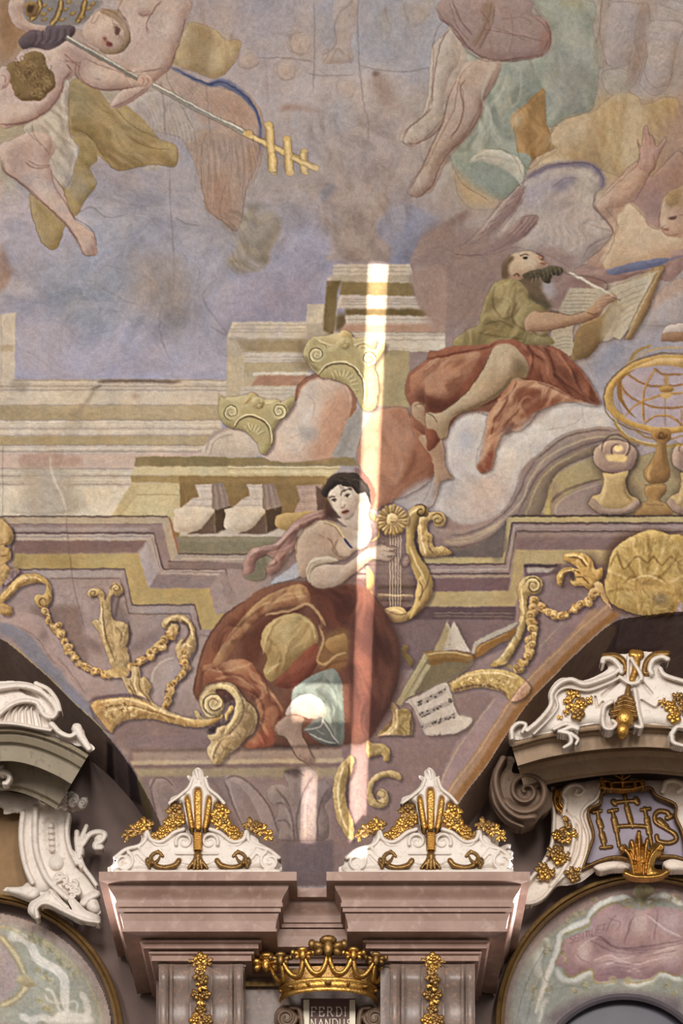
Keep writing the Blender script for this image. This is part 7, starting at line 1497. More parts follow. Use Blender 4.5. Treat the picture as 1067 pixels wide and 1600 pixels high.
# ---------------------------------------------------------------- scroll consoles under the entablature
def console(cx, lab_):
    w = 66; xl, xr = cx - w, cx + w
    t = thing('scroll_console', lab_, 'console', at(cx, 1640, -.3), 'scroll consoles under the entablature')
    prof = [(1506, -.27), (1507, -.36), (1510, -.42), (1516, -.46), (1524, -.475), (1533, -.465), (1543, -.44), (1555, -.415), (1568, -.395), (1582, -.38), (1600, -.385), (1620, -.41), (1640, -.42), (1660, -.40), (1680, -.3)]
    def strip(name, a, b, d, mat, nx=8, bulge=.0):
        V = []; 
        for (py, Y) in prof:
            for i in range(nx + 1):
                u = i / nx; V.append(at(a + (b - a) * u, py, Y - d * (math.sin(math.pi * u) ** .5 if 0 < u < 1 else 0) + bulge * (2 * u - 1) ** 2))
        m = nx + 1; Fq = [(j * m + i, (j + 1) * m + i, (j + 1) * m + i + 1, j * m + i + 1) for j in range(len(prof) - 1) for i in range(nx)]
        # sides back to the wall
        nb = len(V)
        for side in (0, nx):
            for j, (py, Y) in enumerate(prof): x, y, zz = V[j * m + side]; V.append((x, CORE_Y + .014, zz))
        for si, side in enumerate((0, nx)):
            for j in range(len(prof) - 1):
                q = (j * m + side, nb + si * len(prof) + j, nb + si * len(prof) + j + 1, (j + 1) * m + side); Fq.append(q if si else q[::-1])
        return link_mesh(name, V, Fq, mat, t)
    strip('side_band', xl, xl + 14, .03, MARB2); strip('body', xl + 14, xl + 52, -.035, MARB2, 10); cb = strip('centre_band', xl + 48, xr - 48, .05, MARB2, 10); strip('body', xr - 52, xr - 14, -.035, MARB2, 10); strip('side_band', xr - 14, xr, .03, MARB2)
    strip('bead', xl + 17, xl + 22, .018, MARB2, 4); strip('bead', xr - 22, xr - 17, .018, MARB2, 4)
    rg = np.random.default_rng(int(cx)); 
    for k, (dx, py, r, kd) in enumerate(((0, 1498, 11, 0), (-10, 1503, 8, 1), (10, 1503, 8, 1), (0, 1514, 9, 0), (-4, 1524, 9, 1), (3, 1530, 9, 0), (0, 1541, 9, 1), (-7, 1553, 9, 0), (7, 1553, 9, 0), (0, 1562, 10, 1), (0, 1575, 9, 0), (-3, 1586, 9, 1), (-9, 1594, 10, 0), (9, 1594, 10, 0), (0, 1604, 10, 1), (0, 1616, 10, 0))):
        Yk = np.interp(py, [p[0] for p in prof], [p[1] for p in prof]) - .055
        if py < 1504: Yk = -.46
        link_mesh('gilt_flower', *rosette(cx + dx, py, Yk, r, rg, kd), GOLDD if k % 3 else GOLD, cb)
    return t
console(314, 'grey marble scroll console with gilt flower drop, left of the crown')
console(676, 'grey marble scroll console with gilt flower drop, right of the crown')
# ---------------------------------------------------------------- stucco shell ornaments on the cornice
T(160, 1180, 3.557)
OY = -.50
def shell_ornament():
    t = thing('shell_ornament', 'white stucco shell ornament with gilt flower swags on the left cornice block', 'ornament', at(306, 1363, OY), 'stucco shell ornaments on the cornice')
    h = HF(168, 1290, 446, 1368, 1.5)
    h.fill('50 660 55 610 75 570 130 530 190 510 215 470 210 440 190 440 180 425 200 420 230 430 250 410 275 420 265 445 280 475 330 470 380 430 440 410 490 425 510 470 530 480 550 470 570 430 620 405 680 425 730 465 785 470 805 445 800 425 815 405 835 420 850 450 865 430 880 440 870 480 900 500 960 540 990 580 998 640 960 645', .10, 9)
    for m in (0, 1):
        q = lambda s: [(1050 - v if (m and i % 2 == 0) else v) for i, v in enumerate(float(c) for c in s.split())]
        h.ridge(q(' '.join('%g' % v for v in spiral(118, 590, 55, 8, -60, 1.5, 26))), 7, .035, .085, 3.5); h.ridge(q(' '.join('%g' % v for v in spiral(455, 480, 48, 7, 160, 1.5, 26))), 7, .04, .09, 3.5)
        h.ridge(q('70 570 130 525 200 505 235 475 245 430'), 7, .03, .075); h.ridge(q('250 425 270 470 330 480 400 430 450 412'), 7, .035, .08); h.ridge(q('200 510 240 560 330 590 420 590 440 560'), 5, .02, .09, 3)
        h.ridge(q('260 460 300 500 380 490 420 450'), 5, .02, .09, 3); h.groove(q('190 560 230 600 300 625'), 5, .015)
    h.fill('400 540 650 540 650 556 400 556', .02, 2, .10, sm=0); h.fill('60 640 960 632 995 640 990 660 50 662', .03, 2, .09, sm=0)
    h.ridge('430 590 480 600 525 575 580 600 620 585', 5, .02, .09)
    h.mesh('body', OY, STUC, t)
    h = HF(258, 1196, 356, 1305, 1.6)
    h.fill('370 270 385 235 430 215 470 180 485 150 470 120 480 112 500 120 500 95 525 70 545 75 562 95 565 120 585 115 588 125 570 150 590 185 640 225 670 245 680 275 630 265 605 360 585 410 560 430 530 435 495 430 470 380 450 280 420 262 390 275', .09, 6)
    for q in ('485 415 470 340 455 245 470 220 490 240 505 330 515 415', '515 415 508 300 508 200 532 182 556 200 556 300 550 415', '580 410 600 330 612 245 598 222 578 240 562 330 552 415'): h.dish(q, .03, 1.5)
    h.ridge('375 265 430 225 480 180 500 130', 6, .03, .07); h.ridge('675 268 640 228 590 185 570 130', 6, .03, .07); h.ridge('520 85 530 130', 6, .03, .07)
    shl = h.mesh('shell', OY - .02, STUC, t)
    for q in ('486 408 470 335 456 245 469 223 488 243 503 330 512 408', '516 410 509 300 510 202 532 184 554 202 555 300 549 410', '556 408 565 330 580 243 598 224 611 247 600 332 582 408'):
        HF(284, 1230, 336, 1298, 2).fill(q, .022, 2.2, .062).mesh('gilt_flute', OY - .02, GOLD, shl)
    h = HF(300, 1298, 318, 1334, 2); 
    for y in range(432, 530, 11): h.ridge('%d %d %d %d' % (512, y, 548, y + 2), 4, .03, .11, sm=0)
    h.mesh('gilt_stem', OY, GOLD, t, sink=.085)
    for m in (0, 1):
        q = lambda s: [(1062 - v if (m and i % 2 == 0) else v) for i, v in enumerate(float(c) for c in s.split())]
        h = HF(222, 1322, 402, 1362, 2)
        h.ridge(q('425 585 400 610 340 622 290 605 270 570 285 545 315 540 335 560'), 9, .03, .10, 5); h.ridge(q('260 615 242 585 250 570'), 6, .03, .10, 3); h.ridge(q('290 600 310 580 320 560'), 6, .03, .10, 3); h.ridge(q('265 600 270 560 310 530'), 7, .035, .10, 4)
        h.mesh('gilt_leaf', OY, GOLDD, t, sink=.085)
    h = HF(286, 1330, 330, 1362, 2); h.ridge('530 555 530 630', 14, .05, .10, 6); h.ridge('530 570 500 600 480 625', 9, .035, .10, 5); h.ridge('530 570 560 600 580 625', 9, .035, .10, 5); h.ridge('515 580 508 630', 8, .035, .10, 5); h.ridge('545 580 552 630', 8, .035, .10, 5); h.mesh('gilt_palmette', OY, GOLDD, t, sink=.085)
    rg = np.random.default_rng(4)
    for m in (0, 1):
        for (x, y, r, kd) in ((405, 300, 12, 0), (382, 320, 8, 1), (430, 330, 8, 1), (428, 358, 10, 0), (400, 350, 9, 1), (385, 372, 10, 0), (365, 395, 10, 1), (412, 396, 9, 1), (350, 412, 9, 0), (330, 432, 10, 0), (345, 448, 8, 1), (308, 452, 10, 1), (290, 462, 8, 0), (320, 466, 8, 1), (235, 385, 10, 1), (205, 398, 10, 0), (172, 420, 10, 1), (142, 446, 9, 1), (258, 388, 8, 1), (190, 415, 9, 1)):
            X = 1062 - x if m else x; px, py = 160 + X / 3.557, 1180 + y / 3.557
            link_mesh('gilt_flower' if kd == 0 else 'gilt_leaf_sprig', *rosette(px, py, OY - .08, r, rg, kd), GOLD if rg.random() > .6 else GOLDD, t)
    return t
so = shell_ornament()
so2 = copy_tree(so); so2.location.x += at(667, 0, OY)[0] - at(306, 0, OY)[0]
so2['label'] = 'white stucco shell ornament with gilt flower swags on the right cornice block'
# white leaf behind the right ornament
T(500, 1150)
h = HF(752, 1280, 802, 1352, 1.6); h.ridge('800 500 810 450 790 410', 12, .05, .02, 7); h.ridge('820 510 830 460 828 432', 11, .05, .02, 6); h.ridge('840 540 870 520 885 515', 11, .05, .02, 7); h.ridge('840 560 880 545 895 548', 11, .05, .02, 7); h.ridge('790 540 840 555', 16, .05, .02, 9)
ORG[so2.name] = tuple(so2.location); h.mesh('side_leaf', -.42, STUC, so2)
# ---------------------------------------------------------------- gilt crown and name plaque
cr_t = thing('gilt_crown', 'gilded crown with leaf points above the name plaque', 'crown', at(513, 1568, -.28))
def lathe(name, cx, prof, Yc, mat, parent, a0=180, a1=360, n=40, squash=.55):
    V = []; 
    for (r, py) in prof:
        for i in range(n + 1):
            a = math.radians(a0 + (a1 - a0) * i / n); f = (CAMD + Yc) / CAMD; x, y, zz = at(cx, py, Yc); V.append((x + r / PPM * f * math.cos(a), y + squash * r / PPM * f * math.sin(a), zz))
    m = n + 1; return link_mesh(name, V, [(j * m + i, j * m + i + 1, (j + 1) * m + i + 1, (j + 1) * m + i) for j in range(len(prof) - 1) for i in range(n)], mat, parent)
YC = -.18
band = lathe('band', 513, [(74, 1568), (77, 1566), (77, 1562), (74, 1560), (74, 1553), (77, 1551), (78, 1548), (75, 1546), (73, 1545)], YC, GOLD, cr_t)
lathe('lining', 513, [(72, 1560), (72, 1545), (78, 1530)], YC, GOLDD, cr_t)
def rim(a, r, py): # point on the flaring crown wall
    f = (CAMD + YC) / CAMD; x, y, zz = at(513, py, YC); return np.array((x + r / PPM * f * math.cos(a), y + .55 * r / PPM * f * math.sin(a), zz))
def tube(P, r0, r1, n=7):
    P = np.array(P); V, Fq = [], []; m = len(P)
    for i in range(m):
        d = P[min(i + 1, m - 1)] - P[max(i - 1, 0)]; d /= np.linalg.norm(d); u = np.cross(d, (0, 1, .01)); u /= np.linalg.norm(u); v = np.cross(d, u); r = r0 + (r1 - r0) * i / (m - 1)
        for k in range(n): a = 2 * math.pi * k / n; V.append(P[i] + r * (u * math.cos(a) + v * math.sin(a)))
    for i in range(m - 1):
        for k in range(n): Fq.append((i * n + k, i * n + (k + 1) % n, (i + 1) * n + (k + 1) % n, (i + 1) * n + k))
    return V, Fq
def joinm(L):
    V, Fq = [], []
    for v, f in L: b = len(V); V += list(map(tuple, v)); Fq += [tuple(b + i for i in q) for q in f]
    return V, Fq
PA = [math.radians(a) for a in (184, 217, 245, 270, 295, 323, 356)]
for i in range(len(PA) - 1):
    a, b = PA[i], PA[i + 1]; sc = []
    for s in np.linspace(0, 1, 19):
        sc.append(rim(a + (b - a) * s, 76 + 14 * (2 * s - 1) ** 2, 1541 - 27 * abs(2 * s - 1) ** 3))
    link_mesh('scallop', *tube(sc, .021, .021), GOLD, cr_t)
    V = []; 
    for s in np.linspace(0, 1, 19): V.append(rim(a + (b - a) * s, 75, 1549))
    for s, p in zip(np.linspace(0, 1, 19), sc): V.append(tuple(np.array(p) + (0, .008, 0)))
    link_mesh('crown_wall', V, [(k, k + 1, 20 + k, 19 + k) for k in range(18)], GOLDD, cr_t)
rg = np.random.default_rng(9)
for i, a in enumerate(PA):
    big = i in (0, 3, 6); r = 92 if not big else 97; py = 1514 if not big else 1506
    f = (CAMD + YC) / CAMD / PPM; c = rim(a, r, py); L = []
    s = 1.35 if big else .85
    L.append((c + (0, -.02, .03 * s), (.050 * s, .03 * s, .026 * s), 0)); L.append((c + (0, -.02, -.012 * s), (.03 * s, .025 * s, .05 * s), 0))
    for k in (-1, 1): L += [(c + (k * .055 * s, -.01, .0), (.034 * s, .026 * s, .024 * s), k * .5), (c + (k * .09 * s, -.005, .014 * s), (.022 * s, .02 * s, .026 * s), 0), (c + (k * .05 * s, -.02, -.036 * s), (.026 * s, .02 * s, .02 * s), -k * .7)]
    link_mesh('leaf_point', *ellipsoids(L), GOLD if i % 2 == 0 else GOLDD, cr_t)
for i in range(7):
    a = math.radians(200 + i * 23.3); c = rim(a, 79, 1556); link_mesh('stone_setting', *ellipsoids([(c, (.028 if i % 2 else .016, .015, .014), 0)]), GOLDD, band)
pl = thing('name_plaque', 'maroon name plaque with cream lettering and brown scrolls under the crown', 'plaque', at(513, 1640, -.1))
slab('panel', 470, 1560, 556, 1660, -.10, MAROON, .1, pl)
for x0, x1 in ((474, 483), (546, 555)): slab('cream_border', x0, 1562, x1, 1660, -.115, CREAM, .02, pl)
for sx, cx in ((1, 447), (-1, 585)):
    T(0, 0, 1); h = HF(cx - 30, 1564, cx + 30, 1640, 1.6); sp = spiral(cx, 1590, 16, 3, 0 if sx > 0 else 180, 1.6 * sx, 26)
    h.fill(E(cx, 1592, 19, 22), .05, 4); h.ridge(sp, 8, .05, .04, 4); h.ridge([cx + sx * 8, 1574, cx + sx * 22, 1582, cx + sx * 26, 1640], 9, .06, .02); h.mesh('scroll', -.08, BROWN, pl)
panel_ = [c for c in pl.children if c.name.startswith('panel')][0]
GLY2 = {'F': '0 0 0 10;0 0 6 0 6 2;0 5 4 5', 'E': '0 0 0 10;0 0 6 0 6 2;0 5 4 5;0 10 6 10 6 8', 'R': '0 0 0 10;0 0 4 0 6 2.5 4 5 0 5;3 5 7 10', 'D': '0 0 0 10;0 0 4 0 7 3 7 7 4 10 0 10', 'I': '0 0 0 10', 'N': '0 10 0 0 6 10 6 0', 'A': '0 10 3.5 0 7 10;1.5 6 5.5 6', 'U': '0 0 0 7 3 10 6 7 6 0', 'S': '6 2 4 0 1 1 1 4 5 6 6 8.5 3 10 0 8.5'}
T(380, 1470, 4.104)
def letters(word, x, y, hh, pitch):
    for ch, wd in zip(word, pitch):
        h = HF(380 + x / 4.104 - 6, 1470 + y / 4.104 - 5, 380 + x / 4.104 + 16, 1470 + (y + hh) / 4.104 + 5, 3.0); k = hh / 10.
        for st in GLY2[ch].split(';'):
            a = np.array([float(v) for v in st.split()]).reshape(-1, 2) * (k * .78, k) + (x, y); h.ridge(a.ravel(), 1.9, .004, .004, sm=0, round_=0)
            for e in (a[0], a[-1]):
                if ch not in 'SU' or e is a[0]: h.ridge([e[0] - 5, e[1], e[0] + 5, e[1]], 1.3, .004, .004, sm=0, round_=0)
        h.mesh('letter', -.10, CREAM, panel_, False, 0); x += wd
letters('FERDI', 440, 425, 58, (50, 52, 58, 54, 20)); letters('NANDUS', 436, 502, 58, (46, 46, 46, 46, 46, 40))
tag(moulding('trim_5', [(384, 1537), (470, 1537)], [(-4, 0), (-4, -.05), (0, -.06), (4, -.05), (4, 0)], TRIM, None, 0), 'thin gilt strip left of the crown', kind='structure')
tag(moulding('trim_6', [(560, 1537), (612, 1537)], [(-4, 0), (-4, -.05), (0, -.06), (4, -.05), (4, 0)], TRIM, None, 0), 'thin gilt strip right of the crown', kind='structure')
# ---------------------------------------------------------------- right arch: pediment, crest, cartouche
PEDP = [(0, .5), (-1, -.44), (3, -.46), (6, -.45), (8, -.41), (11, -.41), (13, -.38), (15, -.37), (37, -.34), (38, -.12), (43, -.12), (46, -.08), (52, -.05), (70, -.02), (74, .02), (78, .02), (79, .5)]
pr = thing('arched_pediment', 'beige stone arched pediment moulding over the right cartouche', 'pediment', at(990, 1200, .3))
def ped(path, prof, mats, parent):
    moulding('crown_moulding', path, prof[:8], mats, parent); moulding('fascia', path, prof[7:10], mats, parent); moulding('soffit_band', path, prof[9:], mats, parent)
ped([(798, 1161), (839, 1149), (874, 1142), (913, 1136), (955, 1132), (1010, 1130), (1067, 1134), (1130, 1142), (1200, 1160)], PEDP, STONE, pr)
T(787, 1000, 3.811)
cs = thing('crest_ornament', 'white stucco crest with gilt shell drop above the right pediment', 'ornament', at(990, 1140, -.4))
h = HF(790, 1012, 1130, 1176, 1.5)
h.fill('35 590 40 540 80 490 130 490 145 515 200 480 250 430 270 380 265 320 300 260 350 225 420 230 480 240 560 210 620 170 600 130 580 130 590 100 640 80 720 85 780 70 860 70 960 75 985 100 980 130 940 140 930 170 960 205 1067 235 1180 260 1240 330 1260 420 1300 480 1300 540 1180 560 1067 545 960 520 840 500 830 520 800 535 760 520 700 575 680 520 640 540 600 520 560 500 440 520 330 545 200 570 100 595', .07, 11)
h.ridge('50 585 50 530 90 495 130 505 110 550', 8, .05, .08, 6); h.ridge('140 540 220 470 280 390 285 320 330 260 400 235 480 262 580 235 660 200 700 160', 8, .05, .07); h.ridge('180 560 260 480 320 400 310 330 370 285 500 300 620 260 690 225', 4, .03, .085)
h.ridge('590 130 600 110 650 115 690 160 700 190', 9, .05, .08); h.ridge('975 115 940 100 890 120 870 170 880 200', 9, .05, .08); h.ridge('930 170 960 210 1067 245 1200 275 1250 380', 8, .05, .07); h.ridge('690 220 760 260 820 225 760 110', 7, .04, .08); h.ridge('760 270 740 240 740 100', 5, .03, .08)
h.ridge('640 370 600 400 590 470 600 520 640 530 670 500 650 480', 9, .06, .08, 7); h.ridge('780 300 800 420 815 480 820 520 785 515', 9, .06, .08, 7)
h.groove('545 340 560 400 590 370', 4, .03); h.groove('820 360 900 405 930 380', 4, .03); h.groove('590 330 680 250', 6, .03); h.groove('820 250 880 320', 6, .03)
for q in ('330 545 400 520 440 530', '300 530 370 500 440 520'): h.ridge(q, 7, .04, .08)
h.ridge('340 545 390 560 400 610 360 640', 9, .05, .07, 6); h.ridge('400 560 440 590 430 620', 8, .05, .07, 5)
h.ridge('1000 560 1030 520 1067 520', 9, .05, .07, 5); h.ridge('1000 570 1010 610 1067 630', 9, .05, .07, 6)
h.mesh('body', -.42, STUC, cs, sink=.03)
def gl(parent, box, items, Y, mat=GOLD, nm='gilt_leaf', base=.1, res=1.8):
    h = HF(*box, res)
    for it in items: h.ridge(it[0], it[1], it[2], base, it[3] if len(it) > 3 else None)
    return h.mesh(nm, Y, mat, parent, sink=max(base - .015, 0))
gl(cs, (940, 1012, 1060, 1070), [('600 95 660 92 710 120 725 170 690 205', 10, .03, 8)], -.40, GOLDD); gl(cs, (940, 1012, 1060, 1070), [('975 80 900 85 850 130 840 190 880 190', 10, .03, 8)], -.40, GOLDD); gl(cs, (940, 1012, 1060, 1070), [('770 80 810 85', 14, .03), ('795 85 785 170 765 230', 13, .03, 10)], -.40, GOLD)
rg = np.random.default_rng(31)
gl(cs, (950, 1060, 1000, 1160), [('740 275 740 320', 6, .05, 12), ('690 350 725 335 765 350', 8, .05), ('680 375 725 360 780 375', 9, .06), ('660 400 725 385 780 400', 9, .06), ('645 425 720 410 785 425', 10, .06), ('655 450 720 440 785 450', 10, .06)], -.40, GOLDD, 'gilt_shell_drop')
V, Fq = ellipsoids([(at(976, 1122, -.53), (.075, .05, .075), 0), (at(973, 1140, -.52), (.05, .04, .06), 0), (at(972, 1149, -.51), (.025, .02, .03), 0)]); link_mesh('gilt_drop', V, Fq, GOLD, cs)
for dx, mir in ((0, 1), (0, -1)):
    for (x, y, r, k) in ((395, 330, 8, 1), (430, 325, 7, 1), (390, 375, 9, 1), (460, 380, 10, 0), (510, 355, 6, 1), (415, 400, 7, 1), (440, 440, 11, 0), (370, 430, 5, 1), (335, 460, 4, 1)):
        X = x if mir > 0 else 1455 - x; link_mesh('gilt_flower', *rosette(787 + X / 3.811, 1000 + y / 3.811 + (4 if mir < 0 else 0), -.51, r, rg, k), GOLDD if rg.random() > .5 else GOLD, cs)
# volute of the pediment
T(747, 1150, 3.334)
h = HF(752, 1176, 866, 1300, 1.6)
h.fill('75 200 110 130 160 105 195 120 180 190 260 195 330 230 380 300 385 370 330 420 290 470 220 490 150 470 90 400 60 300', .10, 12, .04)
h.ridge(spiral(250, 285, 118, 10, 150, -2.0, 50), 13, .10, .14, 7); h.ridge('130 120 95 200 100 290 140 370 210 420 290 420', 12, .09, .13); h.ridge('90 180 75 260 90 350 150 430 230 470', 9, .07, .08)
vo = h.mesh('volute_scroll', .16, BROWN); tag(vo, 'brown stone volute under the left end of the right pediment', 'volute')
# IHS cartouche
ca = thing('cartouche', 'cream stucco cartouche with gilt IHS letters on a lilac panel', 'cartouche', at(985, 1385, .3))
h = HF(790, 1205, 1180, 1425, 1.4)
h.fill('380 290 385 265 430 275 480 245 540 240 640 225 760 215 870 230 960 230 1067 230 1200 260 1300 340 1380 420 1400 640 1300 700 1200 690 1067 660 980 640 900 640 830 700 740 690 640 690 540 760 470 780 400 790 330 870 250 885 180 870 230 800 300 720 350 640 385 560 395 470 390 380', .06, 9)
h.cut('580 390 640 350 650 290 720 275 780 265 850 270 900 275 930 310 1020 355 1030 420 1067 510 1075 640 960 615 930 640 760 620 660 640 555 670 590 560 600 500', 1)
h.ridge('445 410 455 340 440 300 470 262 520 255 550 280 530 305 505 300 515 280', 9, .05, .065, 6); h.ridge('445 400 490 440 500 520 480 620 430 720 380 780', 8, .04, .065); h.ridge('380 300 395 420 385 560 340 660 270 750 230 810', 7, .04, .06)
h.ridge('200 870 280 870 340 840 400 770 470 700 520 600 530 480 500 430', 7, .035, .06); h.ridge('960 290 980 240 1030 235 1067 260 1040 290', 9, .05, .065); h.ridge('640 240 620 320 560 370 540 420 570 520 560 620 530 700', 6, .03, .07)
h.fill('600 680 680 655 750 660 790 690 700 695 640 710', .03, 4, .075); h.fill('965 660 1010 640 1067 650 1200 680 1200 720 1067 700 990 700', .03, 4, .075)
h.mesh('frame', .34, PLAS, ca, sink=.02)
panel = slab('panel', 905, 1222, 1100, 1348, .305, LILAC, .03, ca)
T(747, 1150, 3.334)
gf = HF(900, 1220, 1110, 1362, 1.6); gf.ridge('545 690 590 560 600 500 575 390 635 350 650 290 720 275 780 262 850 270 900 272 930 310 1025 355 1030 420 1067 510 1085 640', 5, .035, .08); gf.ridge('545 690 640 645 720 628 790 640', 5, .035, .08); gf.ridge('950 625 1020 625 1085 645', 5, .035, .08); gf.mesh('gilt_border', .34, GOLDD, panel, sink=.055)
LT = {'letter_i': [('622 390 632 450 645 520 660 580', 7), ('600 395 640 388', 6), ('640 580 695 575', 6), ('630 440 640 470', 11), ('645 510 655 545', 11)],
 'letter_h': [('700 385 715 460 735 570', 7), ('680 390 725 382', 6), ('868 375 885 460 905 570', 7), ('850 382 895 376', 6), ('715 470 800 465 890 470', 7), ('708 430 722 490', 11), ('880 430 892 500', 11)],
 'letter_s': [('1000 420 985 395 940 390 920 415 930 450 980 480 1025 510 1030 540 990 555 940 545 930 520', 8), ('985 425 1005 415', 9), ('945 440 980 475', 11)],
 'cross': [('762 285 770 340 790 420 805 470', 7), ('710 345 770 338 830 335', 7), ('705 340 715 350', 10), ('822 328 830 345', 10), ('775 370 795 440', 10)]}
for nm, its in LT.items(): gl(panel, (920, 1225, 1066, 1332), [(q, w_, .02) for q, w_ in its], .304, GOLDD, nm, .004)
# gilt finial above the panel
h = HF(930, 1190, 1015, 1240, 1.8); h.ridge('748 165 750 210 755 275', 9, .05, .1, 6); h.ridge('715 205 735 215 755 225 790 205', 5, .04, .1); h.ridge('640 225 690 240 755 240 830 235 865 245', 5, .04, .1); h.ridge('640 265 700 275 800 275 860 258', 5, .04, .1); h.ridge('645 225 660 270', 8, .05, .1); h.ridge('850 235 858 260', 8, .05, .1); h.ridge('690 240 695 270', 7, .05, .1); h.ridge('815 236 820 268', 7, .05, .1); h.mesh('gilt_finial', .33, GOLD, ca, sink=.085)
# gilt acanthus at the foot
h = HF(965, 1284, 1050, 1378, 1.8)
h.fill('738 572 766 562 792 592 784 556 800 538 818 566 822 515 838 488 854 518 862 562 880 526 894 545 884 592 918 556 952 562 938 590 968 588 962 618 930 634 922 690 988 698 976 722 900 740 840 742 776 726 764 710 808 690 788 640 762 602', .05, 4.5, .11)
for q in ('838 500 840 600 845 720', '800 548 818 620 830 720', '882 540 868 620 860 720', '750 575 796 630 815 715', '945 572 900 630 880 715'): h.ridge(q, 7, .03, .145, 5)
for q in ('826 540 832 640 838 724', '854 540 850 640 852 724', '790 600 810 650 822 720', '892 600 878 650 872 720', '860 570 862 660', '818 570 820 660'): h.groove(q, 4, .03)
h.ridge('752 574 742 582 756 592', 6, .04, .14); h.ridge('950 566 962 580 946 590', 6, .04, .14); h.ridge('768 712 800 726 840 732 900 732 950 724 985 704', 9, .04, .13)
h.mesh('gilt_acanthus', .34, GOLD, ca, sink=.10)
gl(ca, (855, 1230, 890, 1276), [('405 285 398 330 410 370 440 395 455 385', 9, .04, 6), ('425 290 425 350 450 380', 7, .04, 5)], .34, GOLD, 'gilt_leaf', .08)
for (x, y, r, k) in ((455, 430, 4, 0), (455, 480, 9, 1), (410, 515, 8, 0), (440, 525, 10, 0), (485, 515, 9, 1), (455, 545, 7, 1), (380, 605, 8, 1), (415, 600, 10, 0), (420, 640, 10, 0), (455, 630, 8, 1), (330, 690, 9, 1), (350, 715, 11, 0), (375, 710, 8, 1), (325, 735, 6, 1), (480, 715, 9, 1), (500, 730, 10, 0), (515, 705, 6, 1)):
    link_mesh('gilt_flower', *rosette(747 + x / 3.334, 1150 + y / 3.334, .24, r * 1.05, rg, k), GOLD if rg.random() > .45 else GOLDD, ca)
# ---------------------------------------------------------------- left arch
pl_ = thing('arched_pediment', 'greenish stone arched pediment moulding at the left border', 'pediment', at(60, 1240, .3))
PL2 = [(0, .5), (-1, -.42), (5, -.44), (8, -.40), (12, -.40), (22, -.37), (24, -.34), (27, -.33), (52, -.30), (53, -.06), (60, -.05), (88, -.01), (92, .03), (98, .03), (99, .5)]
ped([(-160, 1170), (-60, 1142), (0, 1137), (37, 1139), (75, 1149), (112, 1165), (138, 1180)], PL2, STONEG, pl_)
T(0, 1010, 5.335)
cl_ = thing('crest_ornament', 'white stucco crest curling to a leaf above the left pediment', 'ornament', at(40, 1150, -.4))
h = HF(-80, 1050, 152, 1184, 1.6)
h.fill('-400 400 -200 300 0 290 150 290 270 310 380 370 460 460 505 530 500 570 450 615 400 610 430 640 500 710 570 740 600 720 595 680 640 660 700 700 720 780 780 830 790 860 730 885 700 840 640 830 560 790 460 750 330 715 150 690 -400 670', .07, 11)
h.dish('-100 600 0 560 60 500 170 470 280 480 320 560 390 660 300 680 150 655 0 630', .05, 5)
h.ridge('-300 400 0 345 180 330 330 370 430 460 470 540 440 590 380 580 340 540 340 510', 12, .06, .08, 7); h.ridge('0 560 90 490 200 455 300 470 330 520', 8, .05, .07); h.ridge('-300 640 0 640 150 650 300 680 420 700', 6, .04, .08); h.ridge('430 650 500 720 580 750 630 720 620 690', 10, .05, .07, 8)
h.ridge('640 680 680 760 740 850', 16, .05, .07, 10); h.fill(E(345, 535, 38, 38), .06, 4, .06); h.ridge('300 310 400 360 470 450 495 530', 8, .04, .08)
for i in range(6): h.ridge([30 + i * 62, 645 + i * 6, 60 + i * 50, 560 - i * 6, 110 + i * 40, 500], 5, .025, .05, 3)
for i in range(5): h.groove([170 + i * 20, 360 + i * 5, 230 + i * 22, 400 + i * 7], 4, .03)
h.mesh('body', -.38, STUC, cl_, sink=.03)
# left frame
T(0, 1180, 5.335)
fr = thing('stucco_cartouche', 'white stucco scroll frame beside the russet panel at left', 'cartouche', at(90, 1420, .3))
h = HF(-70, 1192, 164, 1448, 1.5)
h.fill('-300 300 0 295 150 320 310 345 330 300 430 290 440 320 480 300 490 270 530 262 560 310 600 300 650 330 665 370 720 350 735 400 700 460 640 465 600 480 580 480 560 640 590 820 660 930 760 1060 800 1090 800 1290 700 1250 640 1150 560 1190 430 1130 330 1170 240 1060 190 930 165 780 160 620 175 480 40 495 0 430 -300 400', .06, 10)
h.ridge('300 440 290 600 300 780 340 920 400 1040 500 1140 560 1190', 10, .04, .07); h.ridge('190 480 175 640 185 800 220 950 270 1060', 9, .035, .065); h.ridge('570 490 555 640 580 780 640 900', 8, .035, .065); h.dish('385 540 470 530 480 640 490 790 410 840 390 720', .035, 3)
for y in (590, 640, 690, 740, 790): h.fill(E(425 + (y - 590) * .06, y, 30, 26), .035, 3, .05)
h.fill(E(470, 900, 70, 75), .05, 6, .05); 
for (x, y) in ((500, 1010), (540, 1040), (560, 1090), (600, 1110), (640, 1140), (600, 1170), (620, 1080), (480, 1040)): h.ridge(spiral(x, y, 32, 6, x, 1.1, 12), 6, .035, .07, 4)
h.ridge('700 1230 740 1190 800 1160', 14, .05, .06); h.fill('700 1220 780 1150 840 1290 820 1330 730 1290', .05, 6, .05)
for (x, y, r) in ((375, 360, 58), (615, 385, 55), (690, 405, 45)): h.fill(E(x, y, r * .8, r * 1.25, 15), .08, 7, .07); h.ridge(spiral(x - 8, y, r * .7, 6, 90, 1.2, 14), 6, .03, .13, 4)
for k in range(5): h.ridge([480, 300 + k * 34, 515, 285 + k * 34, 550, 310 + k * 34], 7, .05, .09)
h.mesh('body', .32, STUC, fr, sink=.02)
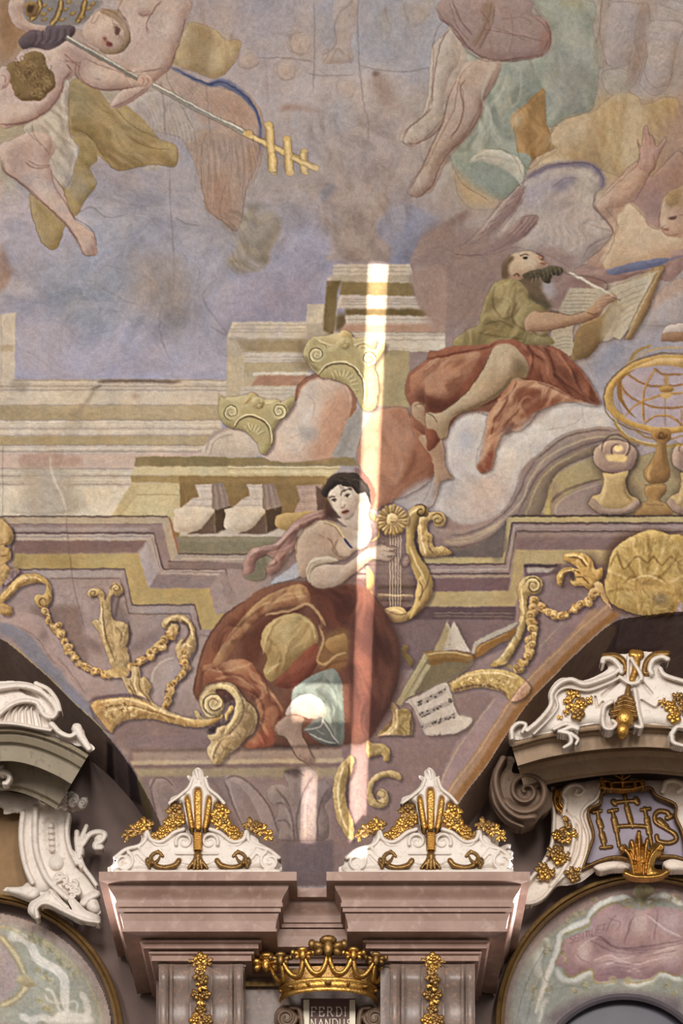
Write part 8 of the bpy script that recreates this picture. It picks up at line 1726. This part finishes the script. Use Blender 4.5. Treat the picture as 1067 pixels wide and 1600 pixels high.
h = HF(106, 1282, 170, 1400, 1.7); h.ridge('840 770 800 770 800 740 850 710 870 660 820 640 750 660 700 730 660 800 690 920 760 1020 800 1080', 11, .05, .03, 7); h.ridge('660 850 640 720 640 640', 11, .05, .03, 8); h.ridge('670 820 680 700 720 590', 11, .05, .03, 7); h.ridge('680 930 620 830 600 800', 9, .05, .03, 6); h.fill(E(835, 700, 50, 60), .05, 6, .02)
h.mesh('acanthus_curl', .30, STUC, fr)
h = HF(40, 1386, 160, 1450, 1.6); h.fill('230 1300 250 1230 310 1190 400 1130 440 1120 480 1160 540 1230 600 1290 560 1200 600 1180 660 1230 720 1290 830 1340 830 1400 740 1410 640 1370 540 1330 450 1280 390 1260 330 1270 310 1310 340 1340 310 1370 260 1340', .06, 5, .05); h.ridge('310 1350 300 1280 350 1235 420 1240 560 1310 700 1370 820 1390', 8, .04, .09); h.ridge('420 1130 470 1190 560 1270', 7, .03, .09); h.mesh('foot_leaf', .29, STUC, fr, sink=.04)
h = HF(-60, 1376, 66, 1412, 1.5); h.fill('-250 1180 0 1135 60 1100 180 1095 240 1060 330 1130 330 1180 270 1215 150 1170 0 1130', .05, 5, .03); h.mesh('foot_ledge', .33, STUC, fr)
slab('russet_panel', -80, 1255, 50, 1400, .40, RUSSET, .1, fr)
T(0, 1180, 5.335)
h = HF(-20, 1190, 26, 1232, 1.6); h.ridge('-60 130 20 90', 10, .05, .02, 6); h.ridge('-60 140 40 140 80 180 60 230 35 235', 12, .06, .02, 8); tag(h.mesh('stucco_leaf', -.06, STUC), 'white stucco leaf tip under the left pediment', 'leaf')
# ---------------------------------------------------------------- added strip lamps for the bright bars on the vault
def streak_lamp(pa, pb, wpx, power, dist=7.0):
    A, Bp = Vector(vault_hit(np.array([pa[0]]), np.array([float(pa[1])]))[0]), Vector(vault_hit(np.array([pb[0]]), np.array([float(pb[1])]))[0])
    mid = (A + Bp) / 2; d = (mid - Vector((.25, -CAMD, CAMZ + .3))).normalized(); u = Bp - A; u = u - d * u.dot(d)
    area('added_streak_lamp', mid - d * dist, mid, wpx / PPM * .92, u.length, power, (1, .93, .82), .35, u)  # narrow beam added and shaped to the streak; reflected sun is only assumed
streak_lamp((591, 412), (557.5, 1322), 27, 6.0)
streak_lamp((457, 1098), (546, 1099), 52, .85)
streak_lamp((484, 1205), (481, 1316), 24, .55)
